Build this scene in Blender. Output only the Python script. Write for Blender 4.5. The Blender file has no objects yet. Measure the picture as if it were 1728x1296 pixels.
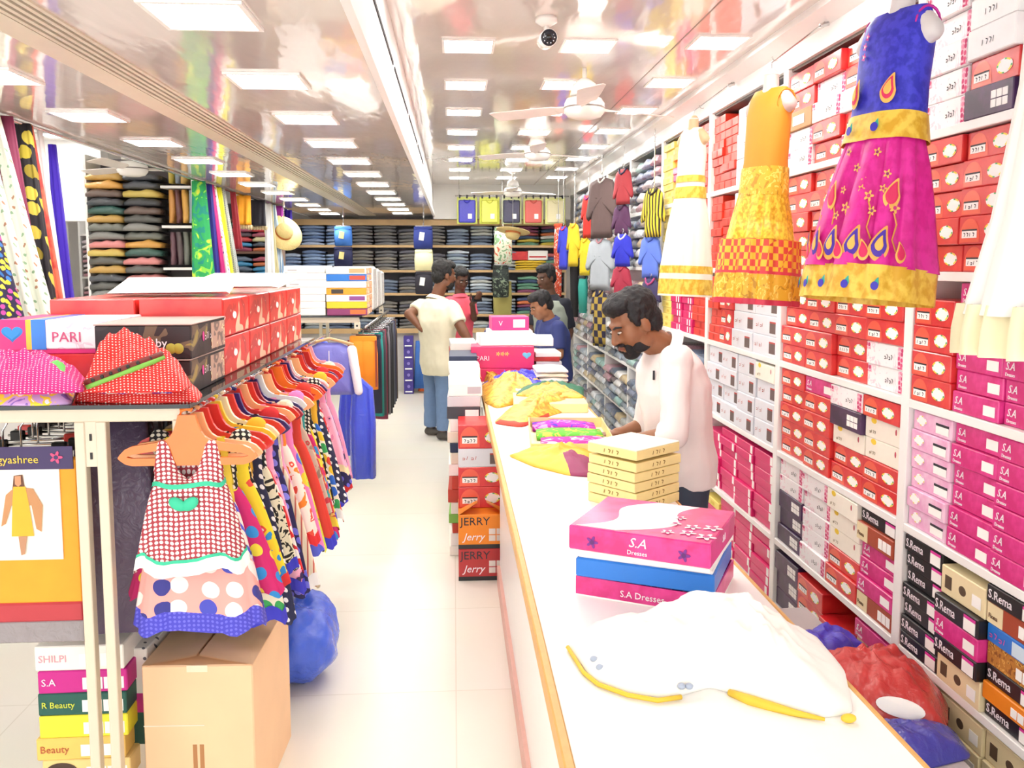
import bpy, math, random
import numpy as np
from mathutils import Vector, Matrix, noise as mnoise

rnd = random.Random(11)
SC = bpy.context.scene
COL = SC.collection

# ------------------------------------------------------------------ camera
F, U0, V0, H = 1450.0, 864.0, 584.0, 1.65          # pixels of a 1728x1296 frame
PITCH = math.atan(139 / F)
YAW = math.atan(99 / (F / math.cos(PITCH)))
cam = bpy.data.cameras.new('camera')
cam.sensor_width = 36
cam.lens = F / 1728 * 36
cam.shift_y = -64 / 1728
cam_ob = bpy.data.objects.new('camera', cam)
cam_ob.location = (0, 0, H)
cam_ob.rotation_euler = (math.pi / 2 - PITCH, 0, -YAW)
COL.objects.link(cam_ob)
SC.camera = cam_ob

# ------------------------------------------------------------------ daylight through the open shop front, exposure
world = bpy.data.worlds.new('daylight')
SC.world = world
world.use_nodes = True
bg = world.node_tree.nodes['Background']
bg.inputs[0].default_value = (1.0, 0.985, 0.96, 1)
bg.inputs[1].default_value = 2.2
SC.view_settings.view_transform = 'Standard'
SC.view_settings.look = 'None'
SC.view_settings.exposure = 0.65
SC.view_settings.gamma = 1
SC.view_settings.use_curve_mapping = False
PANEL_POWER = 22.0


# ------------------------------------------------------------------ pixel helpers (a direction only; distance from a plane)
def ray(u, v):
    x, y = (u - U0) / F, (V0 - v) / F
    c, s = math.cos(PITCH), math.sin(PITCH)
    fy, fz = c + s * y, -s + c * y
    cy, sy = math.cos(YAW), math.sin(YAW)
    return Vector((x * cy + fy * sy, -x * sy + fy * cy, fz))


def onz(u, v, z):
    d = ray(u, v)
    t = (z - H) / d.z
    return Vector((d.x * t, d.y * t, z))


def ony(u, v, y):
    d = ray(u, v)
    t = y / d.y
    return Vector((d.x * t, y, H + d.z * t))


def onx(u, v, x):
    d = ray(u, v)
    t = x / d.x
    return Vector((x, d.y * t, H + d.z * t))


# ------------------------------------------------------------------ materials
def lin(c):
    if isinstance(c, str):
        c = tuple(int(c[i:i + 2], 16) / 255 for i in (0, 2, 4))
        c = tuple(x / 12.92 if x <= 0.04045 else ((x + 0.055) / 1.055) ** 2.4 for x in c)
    return tuple(c) + (1.0,)


MATS = {}


def nodes_of(name):
    m = bpy.data.materials.new(name)
    m.use_nodes = True
    nt = m.node_tree
    return m, nt, nt.nodes['Principled BSDF']


def M(col, rough=0.6, metal=0.0, coat=0.0, vary=0.08, scale=14.0, name=None, bump=0.0):
    """plain surface with a little procedural colour variation"""
    key = (col, rough, metal, coat, vary, scale, bump)
    if key in MATS:
        return MATS[key]
    m, nt, b = nodes_of(name or 'surface_' + str(col))
    b.inputs['Roughness'].default_value = rough
    b.inputs['Metallic'].default_value = metal
    if coat:
        b.inputs['Coat Weight'].default_value = coat
        b.inputs['Coat Roughness'].default_value = 0.12
    tc = nt.nodes.new('ShaderNodeTexCoord')
    nz = nt.nodes.new('ShaderNodeTexNoise')
    nz.inputs['Scale'].default_value = scale
    nz.inputs['Detail'].default_value = 3
    nt.links.new(tc.outputs['Object'], nz.inputs['Vector'])
    mx = nt.nodes.new('ShaderNodeMix')
    mx.data_type = 'RGBA'
    c = lin(col)
    mx.inputs[6].default_value = tuple(x * (1 - vary) for x in c[:3]) + (1,)
    mx.inputs[7].default_value = tuple(min(1, x * (1 + vary)) for x in c[:3]) + (1,)
    nt.links.new(nz.outputs['Fac'], mx.inputs[0])
    nt.links.new(mx.outputs[2], b.inputs['Base Color'])
    if bump:
        bp = nt.nodes.new('ShaderNodeBump')
        bp.inputs['Strength'].default_value = bump
        bp.inputs['Distance'].default_value = 0.01
        nt.links.new(nz.outputs['Fac'], bp.inputs['Height'])
        nt.links.new(bp.outputs[0], b.inputs['Normal'])
    MATS[key] = m
    return m


def P(kind, base, c2, c3=None, scale=30.0, size=0.3, rough=0.75, coat=0.0, axis='x'):
    """printed cloth or card: dots, cells, check, stripe, floral, damask"""
    key = ('P', kind, base, c2, c3, scale, size, rough, coat, axis)
    if key in MATS:
        return MATS[key]
    m, nt, b = nodes_of('print_' + kind)
    N, L = nt.nodes, nt.links
    b.inputs['Roughness'].default_value = rough
    if coat:
        b.inputs['Coat Weight'].default_value = coat
        b.inputs['Coat Roughness'].default_value = 0.15
    tc = N.new('ShaderNodeTexCoord')

    def ramp(fac, stops, const=True):
        r = N.new('ShaderNodeValToRGB')
        r.color_ramp.interpolation = 'CONSTANT' if const else 'LINEAR'
        e = r.color_ramp.elements
        while len(e) < len(stops):
            e.new(0.5)
        for el, (p, c) in zip(e, stops):
            el.position = p
            el.color = lin(c)
        L.new(fac, r.inputs[0])
        return r.outputs[0]
    def flat():
        # cloth coordinates: across and along, so that prints do not break up in the folds
        sx = N.new('ShaderNodeSeparateXYZ')
        L.new(tc.outputs['Object'], sx.inputs[0])
        a1 = N.new('ShaderNodeMath')
        a1.operation = 'MULTIPLY_ADD'
        a1.inputs[1].default_value = 0.35
        L.new(sx.outputs[1], a1.inputs[0])
        L.new(sx.outputs[0], a1.inputs[2])
        a2 = N.new('ShaderNodeMath')
        a2.operation = 'MULTIPLY_ADD'
        a2.inputs[1].default_value = 0.9
        L.new(sx.outputs[1], a2.inputs[0])
        L.new(sx.outputs[2], a2.inputs[2])
        cb = N.new('ShaderNodeCombineXYZ')
        L.new(a1.outputs[0], cb.inputs[0])
        L.new(a2.outputs[0], cb.inputs[1])
        return cb.outputs[0]
    if kind == 'dots':
        vo = N.new('ShaderNodeTexVoronoi')
        vo.voronoi_dimensions = '2D'
        vo.inputs['Scale'].default_value = scale
        vo.inputs['Randomness'].default_value = 0.12
        L.new(flat(), vo.inputs['Vector'])
        col = ramp(vo.outputs['Distance'], [(0, c2), (size, base)])
    elif kind == 'cells':
        vo = N.new('ShaderNodeTexVoronoi')
        vo.inputs['Scale'].default_value = scale
        vo.voronoi_dimensions = '2D'
        vo.inputs['Randomness'].default_value = 0.5
        L.new(flat(), vo.inputs['Vector'])
        sp = N.new('ShaderNodeSeparateColor')
        L.new(vo.outputs['Color'], sp.inputs[0])
        pal = [base, c2] + list(c3 or [])
        inner = ramp(sp.outputs[0], [(i / max(1, len(pal) - 1), c) for i, c in enumerate(pal[1:])] if len(pal) > 2 else [(0, c2), (0.5, c2)])
        mx = N.new('ShaderNodeMix')
        mx.data_type = 'RGBA'
        lt = N.new('ShaderNodeMath')
        lt.operation = 'LESS_THAN'
        lt.inputs[1].default_value = size
        L.new(vo.outputs['Distance'], lt.inputs[0])
        L.new(lt.outputs[0], mx.inputs[0])
        mx.inputs[6].default_value = lin(base)
        L.new(inner, mx.inputs[7])
        col = mx.outputs[2]
    elif kind == 'check':
        ch = N.new('ShaderNodeTexChecker')
        ch.inputs['Scale'].default_value = scale
        ch.inputs[1].default_value = lin(base)
        ch.inputs[2].default_value = lin(c2)
        L.new(tc.outputs['Object'], ch.inputs['Vector'])
        col = ch.outputs[0]
    elif kind == 'stripe':
        wv = N.new('ShaderNodeTexWave')
        wv.bands_direction = axis.upper()
        wv.inputs['Scale'].default_value = scale
        L.new(tc.outputs['Object'], wv.inputs['Vector'])
        col = ramp(wv.outputs['Fac'], [(0, base), (size, c2)] + ([(0.75, c3)] if c3 else []))
    elif kind == 'floral':
        nz = N.new('ShaderNodeTexNoise')
        nz.inputs['Scale'].default_value = scale
        nz.inputs['Detail'].default_value = 1.5
        nz.inputs['Distortion'].default_value = 1.2
        L.new(tc.outputs['Object'], nz.inputs['Vector'])
        pal = list(c3 or [])
        st = [(0, c2), (0.40, base), (0.58, pal[0] if pal else c2), (0.66, pal[1] if len(pal) > 1 else base)]
        col = ramp(nz.outputs['Fac'], st)
    else:  # damask
        nz = N.new('ShaderNodeTexNoise')
        nz.inputs['Scale'].default_value = scale
        nz.inputs['Detail'].default_value = 4
        L.new(tc.outputs['Object'], nz.inputs['Vector'])
        col = ramp(nz.outputs['Fac'], [(0.42, base), (0.58, c2)], const=False)
    L.new(col, b.inputs['Base Color'])
    MATS[key] = m
    return m


def emission(name, col, strength):
    m = bpy.data.materials.new(name)
    m.use_nodes = True
    nt = m.node_tree
    nt.nodes.clear()
    e = nt.nodes.new('ShaderNodeEmission')
    e.inputs[0].default_value = lin(col)
    e.inputs[1].default_value = strength
    o = nt.nodes.new('ShaderNodeOutputMaterial')
    nt.links.new(e.outputs[0], o.inputs[0])
    return m


def plastic_film(name, tint=(0.96, 0.97, 1.0), alpha=0.22):
    m, nt, b = nodes_of(name)
    b.inputs['Base Color'].default_value = tuple(tint) + (1,)
    b.inputs['Roughness'].default_value = 0.12
    b.inputs['Alpha'].default_value = alpha
    return m


WHITE = M('f4f3f0', 0.55, vary=0.02)
LAM = M('f6f5f2', 0.3, vary=0.02)
WOODEDGE = M('d9a860', 0.45, vary=0.15, scale=40)
METAL = M('d8cdb8', 0.4, vary=0.04)
CHROME = M('c8c8c8', 0.2, metal=1.0, vary=0.05)
BLACK = M('141416', 0.5)
DARK = M('26242a', 0.7)
GLOSSWHITE = M('f5f3ee', 0.22, vary=0.02)


# ------------------------------------------------------------------ mesh builder
class MB:
    def __init__(s):
        s.V, s.F, s.I = [], [], []

    def add(s, verts, faces, m=0):
        o = len(s.V)
        s.V += [tuple(v) for v in verts]
        for f in faces:
            s.F.append(tuple(i + o for i in f))
            s.I.append(m)
        return s

    def box(s, x0, x1, y0, y1, z0, z1, m=0, bev=0.0):
        if bev <= 0:
            s.add([(x0, y0, z0), (x1, y0, z0), (x1, y1, z0), (x0, y1, z0), (x0, y0, z1), (x1, y0, z1), (x1, y1, z1), (x0, y1, z1)],
                  [(0, 3, 2, 1), (4, 5, 6, 7), (0, 1, 5, 4), (1, 2, 6, 5), (2, 3, 7, 6), (3, 0, 4, 7)], m)
            return s
        b = bev
        vs, idx = [], {}
        for ix, (xa, sx) in enumerate(((x0, 1), (x1, -1))):
            for iy, (ya, sy) in enumerate(((y0, 1), (y1, -1))):
                for iz, (za, sz) in enumerate(((z0, 1), (z1, -1))):
                    for ax, p in enumerate(((xa, ya + sy * b, za + sz * b), (xa + sx * b, ya, za + sz * b), (xa + sx * b, ya + sy * b, za))):
                        idx[ix, iy, iz, ax] = len(vs)
                        vs.append(p)
        fs = []
        fs += [tuple(idx[0, a, c, 0] for a, c in ((0, 0), (0, 1), (1, 1), (1, 0))), tuple(idx[1, a, c, 0] for a, c in ((0, 0), (1, 0), (1, 1), (0, 1)))]
        fs += [tuple(idx[a, 0, c, 1] for a, c in ((0, 0), (1, 0), (1, 1), (0, 1))), tuple(idx[a, 1, c, 1] for a, c in ((0, 0), (0, 1), (1, 1), (1, 0)))]
        fs += [tuple(idx[a, c, 0, 2] for a, c in ((0, 0), (0, 1), (1, 1), (1, 0))), tuple(idx[a, c, 1, 2] for a, c in ((0, 0), (1, 0), (1, 1), (0, 1)))]
        for i in (0, 1):
            for j in (0, 1):
                fs.append((idx[i, j, 0, 0], idx[i, j, 1, 0], idx[i, j, 1, 1], idx[i, j, 0, 1]))
                fs.append((idx[i, 0, j, 0], idx[i, 1, j, 0], idx[i, 1, j, 2], idx[i, 0, j, 2]))
                fs.append((idx[0, i, j, 1], idx[1, i, j, 1], idx[1, i, j, 2], idx[0, i, j, 2]))
                for k in (0, 1):
                    fs.append((idx[i, j, k, 0], idx[i, j, k, 1], idx[i, j, k, 2]))
        s.add(vs, fs, m)
        return s

    def obox(s, c, half, ax, m=0):
        """box with centre c, half sizes and three axis vectors"""
        c = Vector(c)
        ex, ey, ez = (Vector(a).normalized() * h for a, h in zip(ax, half))
        vs = [c + i * ex + j * ey + k * ez for k in (-1, 1) for j in (-1, 1) for i in (-1, 1)]
        s.add(vs, [(0, 2, 3, 1), (4, 5, 7, 6), (0, 1, 5, 4), (2, 6, 7, 3), (0, 4, 6, 2), (1, 3, 7, 5)], m)
        return s

    def loft(s, rings, m=0, cap0=True, cap1=True, closed=True, mfun=None):
        n = len(rings[0])
        o = len(s.V)
        for r in rings:
            s.V += [tuple(p) for p in r]
        for k in range(len(rings) - 1):
            for i in range(n if closed else n - 1):
                j = (i + 1) % n
                s.F.append((o + k * n + i, o + k * n + j, o + (k + 1) * n + j, o + (k + 1) * n + i))
                s.I.append(mfun(k, i) if mfun else m)
        if cap0:
            s.F.append(tuple(o + i for i in range(n))[::-1])
            s.I.append(mfun(0, 0) if mfun else m)
        if cap1:
            s.F.append(tuple(o + (len(rings) - 1) * n + i for i in range(n)))
            s.I.append(mfun(len(rings) - 2, 0) if mfun else m)
        return s

    def tube(s, pts, r, n=8, m=0, closed=False):
        pts = [Vector(p) for p in pts]
        rs = r if isinstance(r, (list, tuple)) else [r] * len(pts)
        rings = []
        up = Vector((0, 0, 1))
        K = len(pts)
        for k, p in enumerate(pts):
            if closed:
                d = pts[(k + 1) % K] - pts[k - 1]
            else:
                d = pts[min(k + 1, K - 1)] - pts[max(k - 1, 0)]
            d = d.normalized() if d.length > 1e-9 else Vector((0, 0, 1))
            a = d.cross(up if abs(d.z) < 0.95 else Vector((1, 0, 0))).normalized()
            b = d.cross(a)
            rings.append([p + rs[k] * (math.cos(t) * a + math.sin(t) * b) for t in (2 * math.pi * i / n for i in range(n))])
        if closed:
            rings.append(rings[0])
            return s.loft(rings, m, False, False)
        return s.loft(rings, m)

    def lathe(s, prof, n=20, m=0, c=(0, 0, 0), cap=True, mfun=None):
        rings = [[(c[0] + r * math.cos(2 * math.pi * i / n), c[1] + r * math.sin(2 * math.pi * i / n), c[2] + z) for i in range(n)] for r, z in prof]
        return s.loft(rings, m, cap, cap, mfun=mfun)

    def ell(s, c, rad, n=14, k=10, m=0, rot=None):
        c = Vector(c)
        rings = []
        for a in range(k + 1):
            th = math.pi * (0.001 + 0.998 * a / k)
            ring = []
            for i in range(n):
                ph = 2 * math.pi * i / n
                v = Vector((rad[0] * math.sin(th) * math.cos(ph), rad[1] * math.sin(th) * math.sin(ph), -rad[2] * math.cos(th)))
                if rot is not None:
                    v = rot @ v
                ring.append(c + v)
            rings.append(ring)
        return s.loft(rings, m)

    def cap(s, p, q, r1, r2, n=14, m=0):
        """tapered capsule"""
        p, q = Vector(p), Vector(q)
        d = (q - p)
        L = d.length
        d = d / L if L > 1e-6 else Vector((0, 0, 1))
        a = d.cross(Vector((0, 0, 1)) if abs(d.z) < 0.95 else Vector((1, 0, 0))).normalized()
        b = d.cross(a)
        rings = []
        for t in (-90, -60, -30, 0):
            th = math.radians(max(t, -89))
            rings.append((p + d * r1 * math.sin(th), r1 * math.cos(th)))
        for t in (0, 30, 60, 90):
            th = math.radians(min(t, 89))
            rings.append((q + d * r2 * math.sin(th), r2 * math.cos(th)))
        s.loft([[c + r * (math.cos(2 * math.pi * i / n) * a + math.sin(2 * math.pi * i / n) * b) for i in range(n)] for c, r in rings], m)
        return s

    def cone(s, p, q, r1, r2, n=18, m=0):
        p, q = Vector(p), Vector(q)
        d = (q - p).normalized()
        a = d.cross(Vector((0, 0, 1)) if abs(d.z) < 0.95 else Vector((1, 0, 0))).normalized()
        b = d.cross(a)
        s.loft([[c + r * (math.cos(2 * math.pi * i / n) * a + math.sin(2 * math.pi * i / n) * b) for i in range(n)] for c, r in ((p, r1), (q, r2))], m)
        return s

    def mesh(s, name, mats, smooth=False):
        me = bpy.data.meshes.new(name)
        me.from_pydata(s.V, [], s.F)
        for mt in (mats if isinstance(mats, (list, tuple)) else [mats]):
            me.materials.append(mt)
        me.polygons.foreach_set('material_index', s.I)
        if smooth:
            me.polygons.foreach_set('use_smooth', [True] * len(s.F))
        me.update()
        return me

    def build(s, name, mats, parent=None, smooth=False):
        return obj(name, s.mesh(name, mats, smooth), parent)


def obj(name, me, parent=None, loc=None, rotz=None):
    o = bpy.data.objects.new(name, me)
    COL.objects.link(o)
    if parent is not None:
        o.parent = parent
    if loc is not None:
        o.location = loc
    if rotz is not None:
        o.rotation_euler = (0, 0, rotz)
    return o


def T(o, label, cat, group=None, kind=None):
    o['label'] = label
    o['category'] = cat
    if group:
        o['group'] = group
    if kind:
        o['kind'] = kind
    return o


def S(o):
    o['kind'] = 'structure'
    return o


def thing(name, label, cat, loc=(0, 0, 0), rotz=0.0, group=None):
    o = obj(name, None, None, loc, rotz)
    return T(o, label, cat, group)


TXT = {}


def text_mesh(s, size, mat, align='LEFT', shear=0.0, extrude=0.0006):
    """lettering standing in the local XZ plane, reading from -Y"""
    key = (s, size, mat.name, align, shear)
    if key in TXT:
        return TXT[key]
    cu = bpy.data.curves.new('lettering', 'FONT')
    cu.body = s
    cu.size = size
    cu.align_x = align
    cu.shear = shear
    cu.resolution_u = 2
    cu.extrude = extrude
    t = bpy.data.objects.new('lettering', cu)
    COL.objects.link(t)
    dg = bpy.context.evaluated_depsgraph_get()
    me = bpy.data.meshes.new_from_object(t.evaluated_get(dg))
    bpy.data.objects.remove(t)
    bpy.data.curves.remove(cu)
    me.transform(Matrix(((1, 0, 0, 0), (0, 0, -1, 0), (0, 1, 0, 0), (0, 0, 0, 1))))
    me.materials.clear()
    me.materials.append(mat)
    me.name = 'lettering'
    TXT[key] = me
    return me


def rect_mesh(name, x0, x1, z0, z1, y, mat, t=0.0012):
    return MB().box(x0, x1, y - t, y, z0, z1).mesh(name, mat)


def oval_mesh(name, cx, cz, rx, rz, y, mats, n=20, t=0.0012):
    b = MB()
    ring = lambda f, yy: [(cx + f * rx * math.cos(2 * math.pi * i / n), yy, cz + f * rz * math.sin(2 * math.pi * i / n)) for i in range(n)]
    b.loft([ring(1, y), ring(1, y - t)], 0, True, False)
    b.loft([ring(1, y - t), ring(0.8, y - t)], 0, False, False, mfun=lambda k, i: 0 if i % 5 < 2 else (1 if i % 5 < 4 else 2))
    b.add(ring(0.8, y - t), [tuple(range(n))], 0)
    return b.mesh(name, mats)


def scribble_mesh(x0, x1, z, h, y, mat, seed):
    r = random.Random(seed)
    b = MB()
    n = 4
    for i in range(n):
        x = x0 + (x1 - x0) * (i + 0.2) / n
        w = (x1 - x0) / n * 0.55
        k = r.randrange(3)
        pts = {0: [(x, z), (x + w * 0.3, z + h)], 1: [(x, z + h), (x + w, z + h * 0.8), (x + w * 0.4, z)], 2: [(x, z + h * 0.5), (x + w, z + h * 0.5), (x + w, z), (x, z)]}[k]
        for p, q in zip(pts, pts[1:]):
            d = Vector((q[0] - p[0], 0, q[1] - p[1]))
            nn = Vector((-d.z, 0, d.x)).normalized() * 0.0016
            P0, Q0 = Vector((p[0], y, p[1])), Vector((q[0], y, q[1]))
            b.add([P0 - nn, Q0 - nn, Q0 + nn, P0 + nn], [(0, 1, 2, 3)])
    return b.mesh('handwriting', mat)


# ================================================================== the room
def ceiling_mat(name, col):
    m, nt, b = nodes_of(name)
    N, L = nt.nodes, nt.links
    b.inputs['Base Color'].default_value = lin(col)
    b.inputs['Roughness'].default_value = 0.10
    b.inputs['Specular IOR Level'].default_value = 0.9
    b.inputs['Coat Weight'].default_value = 0.6
    b.inputs['Coat Roughness'].default_value = 0.05
    tc = N.new('ShaderNodeTexCoord')
    mp = N.new('ShaderNodeMapping')
    mp.inputs['Scale'].default_value = (9, 2.2, 1)
    nz = N.new('ShaderNodeTexNoise')
    nz.inputs['Scale'].default_value = 1.6
    nz.inputs['Detail'].default_value = 2
    bp = N.new('ShaderNodeBump')
    bp.inputs['Strength'].default_value = 0.10
    bp.inputs['Distance'].default_value = 0.02
    L.new(tc.outputs['Object'], mp.inputs[0])
    L.new(mp.outputs[0], nz.inputs['Vector'])
    L.new(nz.outputs['Fac'], bp.inputs['Height'])
    L.new(bp.outputs[0], b.inputs['Normal'])
    L.new(bp.outputs[0], b.inputs['Coat Normal'])
    return m


def floor_mat():
    m, nt, b = nodes_of('cream_vitrified_tile')
    N, L = nt.nodes, nt.links
    b.inputs['Roughness'].default_value = 0.28
    tc = N.new('ShaderNodeTexCoord')
    br = N.new('ShaderNodeTexBrick')
    br.offset = 0
    br.inputs['Scale'].default_value = 1.0
    br.inputs['Brick Width'].default_value = 0.8
    br.inputs['Row Height'].default_value = 0.8
    br.inputs['Mortar Size'].default_value = 0.0025
    br.inputs[1].default_value = lin('eae5d8')
    br.inputs[2].default_value = lin('ece7dc')
    br.inputs[3].default_value = lin('dad3c4')
    nz = N.new('ShaderNodeTexNoise')
    nz.inputs['Scale'].default_value = 2.0
    mx = N.new('ShaderNodeMix')
    mx.data_type = 'RGBA'
    mx.blend_type = 'MULTIPLY'
    mx.inputs[0].default_value = 0.08
    L.new(tc.outputs['Object'], br.inputs['Vector'])
    L.new(tc.outputs['Object'], nz.inputs['Vector'])
    L.new(br.outputs[0], mx.inputs[6])
    L.new(nz.outputs['Color'], mx.inputs[7])
    L.new(mx.outputs[2], b.inputs['Base Color'])
    return m


ZL, ZR = 2.25, 2.65                      # lower and higher ceiling
XL, XR, YB, YF = -4.3, 1.88, 11.55, -1.3
XSTEP, XEDGE = -0.25, -1.83
CEIL = ceiling_mat('glossy_pvc_panel', 'e2d9d2')
PAINT = M('f3f1ef', 0.6, vary=0.02)
S(MB().box(XL, XR, YF, YB, -0.06, 0).build('floor', floor_mat()))
S(MB().box(XSTEP, XR, YF, YB, ZR, ZR + 0.06).build('ceiling', CEIL))
S(MB().box(XEDGE, XSTEP, YF, YB, ZL, ZL + 0.06).build('ceiling', CEIL))
S(MB().box(XL, XEDGE, YF, YB, ZR, ZR + 0.06).build('ceiling', M('e8e4e0', 0.3, vary=0.02)))
S(MB().box(XR, XR + 0.08, YF, YB, 0, ZR).build('wall_right', PAINT))
S(MB().box(XL - 0.08, XL, YF, YB, 0, ZR).build('wall_left', PAINT))
S(MB().box(XL - 0.08, XR + 0.08, YB, YB + 0.08, 0, ZR + 0.06).build('wall_back', PAINT))
# step between the two ceilings, with its long air slots
st = S(MB().box(XSTEP - 0.03, XSTEP, YF, YB, ZL + 0.06, ZR).build('trim_1', PAINT))
for y0, y1 in ((2.6, 3.75), (3.85, 4.95), (5.05, 6.15), (6.3, 7.4)):
    MB().box(XSTEP - 0.001, XSTEP + 0.004, y0, y1, 2.485, 2.5).build('air_slot', DARK, st)
S(MB().box(XSTEP - 0.004, XSTEP + 0.02, YF, YB, ZL - 0.004, ZL + 0.05).build('trim_2', WHITE))
S(MB().box(XEDGE - 0.03, XEDGE, YF, YB, ZL, ZR).build('trim_3', PAINT))
# cove above the wall shelves
S(MB().loft([[(1.40, y, ZR), (1.40, y, ZR - 0.03), (1.50, y, 2.60), (1.50, y, 2.515), (XR, y, 2.515), (XR, y, ZR)] for y in (YF, YB)]).build('trim_4', PAINT))
S(MB().box(1.025, 1.031, YF, YB, ZR - 0.0015, ZR + 0.001).build('trim_5', M('8f857c', 0.5)))
# white wall above the jeans shelves and the bulkhead over the doorway of the far wing
S(MB().box(-0.25, 1.5, 11.05, YB, 2.215, ZR).build('wall_back', PAINT))
S(MB().box(XL, -2.87, 7.35, 7.5, 2.0, ZR).build('wall_left', PAINT))
S(MB().box(XL, -3.22, 7.35, 7.5, 0, 2.0).build('wall_left', M('e4e2e0', 0.6, vary=0.03)))

# linear air diffuser in the lower ceiling
d = thing('linear_air_diffuser', 'long slotted metal air diffuser strip set in the lower glossy ceiling', 'air vent', (0, 0, ZL))
MB().box(-1.16, -1.075, YF, 10.9, -0.004, 0.001).box(-0.972, -0.96, YF, 10.9, -0.006, 0.001).build('frame', METAL, d)
MB().box(-1.075, -0.972, YF, 10.9, -0.001, 0.001).build('backing', M('57514e', 0.5), d)
for k in range(4):
    x = -1.066 + k * 0.024
    MB().box(x, x + 0.013, YF, 10.9, -0.007, -0.001).build('slat', METAL, d)

# panel lights
DIFF = emission('lit_diffuser', 'fffdf8', PANEL_POWER)
lf = MB()
for a, b_, c, e in ((-.12, .12, -.12, -.108), (-.12, .12, .108, .12), (-.12, -.108, -.108, .108), (.108, .12, -.108, .108)):
    lf.box(a, b_, c, e, -0.008, 0.0)
FRAME = lf.mesh('frame', GLOSSWHITE)
DFM = MB().box(-.108, .108, -.108, .108, -0.004, 0.0).mesh('diffuser', DIFF)


def panel(x, y, z, label, group):
    o = thing('panel_light', label, 'ceiling light', (x, y, z - 0.0005), 0, group)
    obj('frame', FRAME, o)
    obj('diffuser', DFM, o)


OR2 = ['first', 'second', 'third', 'fourth', 'fifth', 'sixth', 'seventh', 'eighth', 'ninth', 'tenth', 'eleventh', 'twelfth']
for k in range(12):
    panel(-0.60, 2.19 + 0.745 * k, ZL, 'square panel light between air diffuser and ceiling step, %s from the shop front' % OR2[k], 'panel lights beside the ceiling step')
for k in range(-1, 11):
    panel(-1.475, 2.92 + 0.76 * k, ZL, 'square panel light between air diffuser and hanging scarves, %s from the shop front' % OR2[k + 1], 'panel lights beside the hanging scarves')
for k in range(9):
    panel(0.075, 3.2 + 0.87 * k, ZR, 'square panel light on the upper ceiling along the step, %s from the front' % OR2[k], 'panel lights on the upper ceiling beside the step')
for k in range(9):
    panel(0.62, 3.16 + 0.87 * k, ZR, 'square panel light in the middle row of the upper ceiling, %s from the front' % OR2[k], 'panel lights in the middle of the upper ceiling')
for k in range(9):
    panel(1.2, 3.06 + 0.87 * k, ZR, 'square panel light in the row over the wall shelves, %s from the front' % OR2[k], 'panel lights over the wall shelves')
for x, y in ((-3.07, 7.05), (-3.05, 6.2), (-2.6, 5.3), (-3.5, 8.4), (-3.4, 5.3), (-2.5, 8.6)):
    panel(x, y, ZR, 'square white panel light in the side wing behind the hanging scarves', 'panel lights in the side wing')


# ceiling fans
def fan(x, y, zc, zm, label):
    o = thing('ceiling_fan', label, 'ceiling fan', (x, y, zm))
    h = zc - zm
    MB().lathe([(0.012, 0.05), (0.012, h)], 10).build('rod', GLOSSWHITE, o, True)
    MB().lathe([(0.02, 0.07), (0.075, 0.065), (0.06, 0.12), (0.02, 0.15)], 18).build('canopy', GLOSSWHITE, o, True)
    MB().lathe([(0.05, -0.055), (0.085, -0.045), (0.105, -0.02), (0.105, 0.02), (0.09, 0.045), (0.03, 0.055)], 24).build('motor_housing', GLOSSWHITE, o, True)
    MB().lathe([(0.107, -0.004), (0.107, 0.004)], 24).build('trim_ring', M('8d8580', 0.4), o, True)
    for k in range(3):
        a = math.radians(25 + 120 * k)
        rz = Matrix.Rotation(a, 4, 'Z')
        b = MB()
        secs = []
        for r, w in ((0.09, 0.02), (0.15, 0.03), (0.17, 0.05), (0.35, 0.06), (0.52, 0.065), (0.55, 0.05)):
            secs.append([rz @ Vector((r, -w, -0.012)), rz @ Vector((r, w, 0.010)), rz @ Vector((r, w, 0.014)), rz @ Vector((r, -w, -0.008))])
        b.loft(secs)
        b.build('blade', M('efe6df', 0.35), o)


fan(0.68, 4.5, ZR, 2.45, 'white ceiling fan over the counter beside the camera mount')
fan(0.68, 7.0, ZR, 2.53, 'white ceiling fan over the far end of the counter')
fan(0.69, 10.0, ZR, 2.47, 'white ceiling fan in front of the row of hung shirts')
fan(-2.3, 6.45, ZR, 2.33, 'white ceiling fan in the side wing over the stacked fabrics')

# security camera
o = thing('security_camera', 'small white bullet security camera with dark round lens under the ceiling', 'camera', (0.385, 3.6, ZR))
MB().lathe([(0.045, 0), (0.045, -0.02), (0.02, -0.035)][::-1], 18).build('base', GLOSSWHITE, o, True)
MB().tube([(0, 0, -0.03), (0, -0.01, -0.06), (0, -0.02, -0.08)], 0.012).build('bracket', GLOSSWHITE, o, True)
ca = Vector((0, -0.12, -0.075)) - Vector((0, 0.05, -0.095))
MB().tube([(0, 0.05, -0.082), (0, -0.10, -0.105)], 0.034, 20).build('housing', GLOSSWHITE, o, True)
fr = MB().tube([(0, -0.1, -0.105), (0, -0.106, -0.106)], 0.032, 20).build('lens_plate', M('1d2028', 0.25), o, True)
MB().tube([(0, -0.106, -0.106), (0, -0.11, -0.1066)], 0.012, 14).build('lens', M('05060a', 0.08), fr, True)
leds = MB()
for k in range(10):
    a = 2 * math.pi * k / 10
    leds.ell((0.022 * math.cos(a), -0.1075, -0.106 + 0.022 * math.sin(a)), (0.0025, 0.001, 0.0025), 6, 4)
leds.build('led_ring', M('b9bcc4', 0.2), fr)

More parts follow.
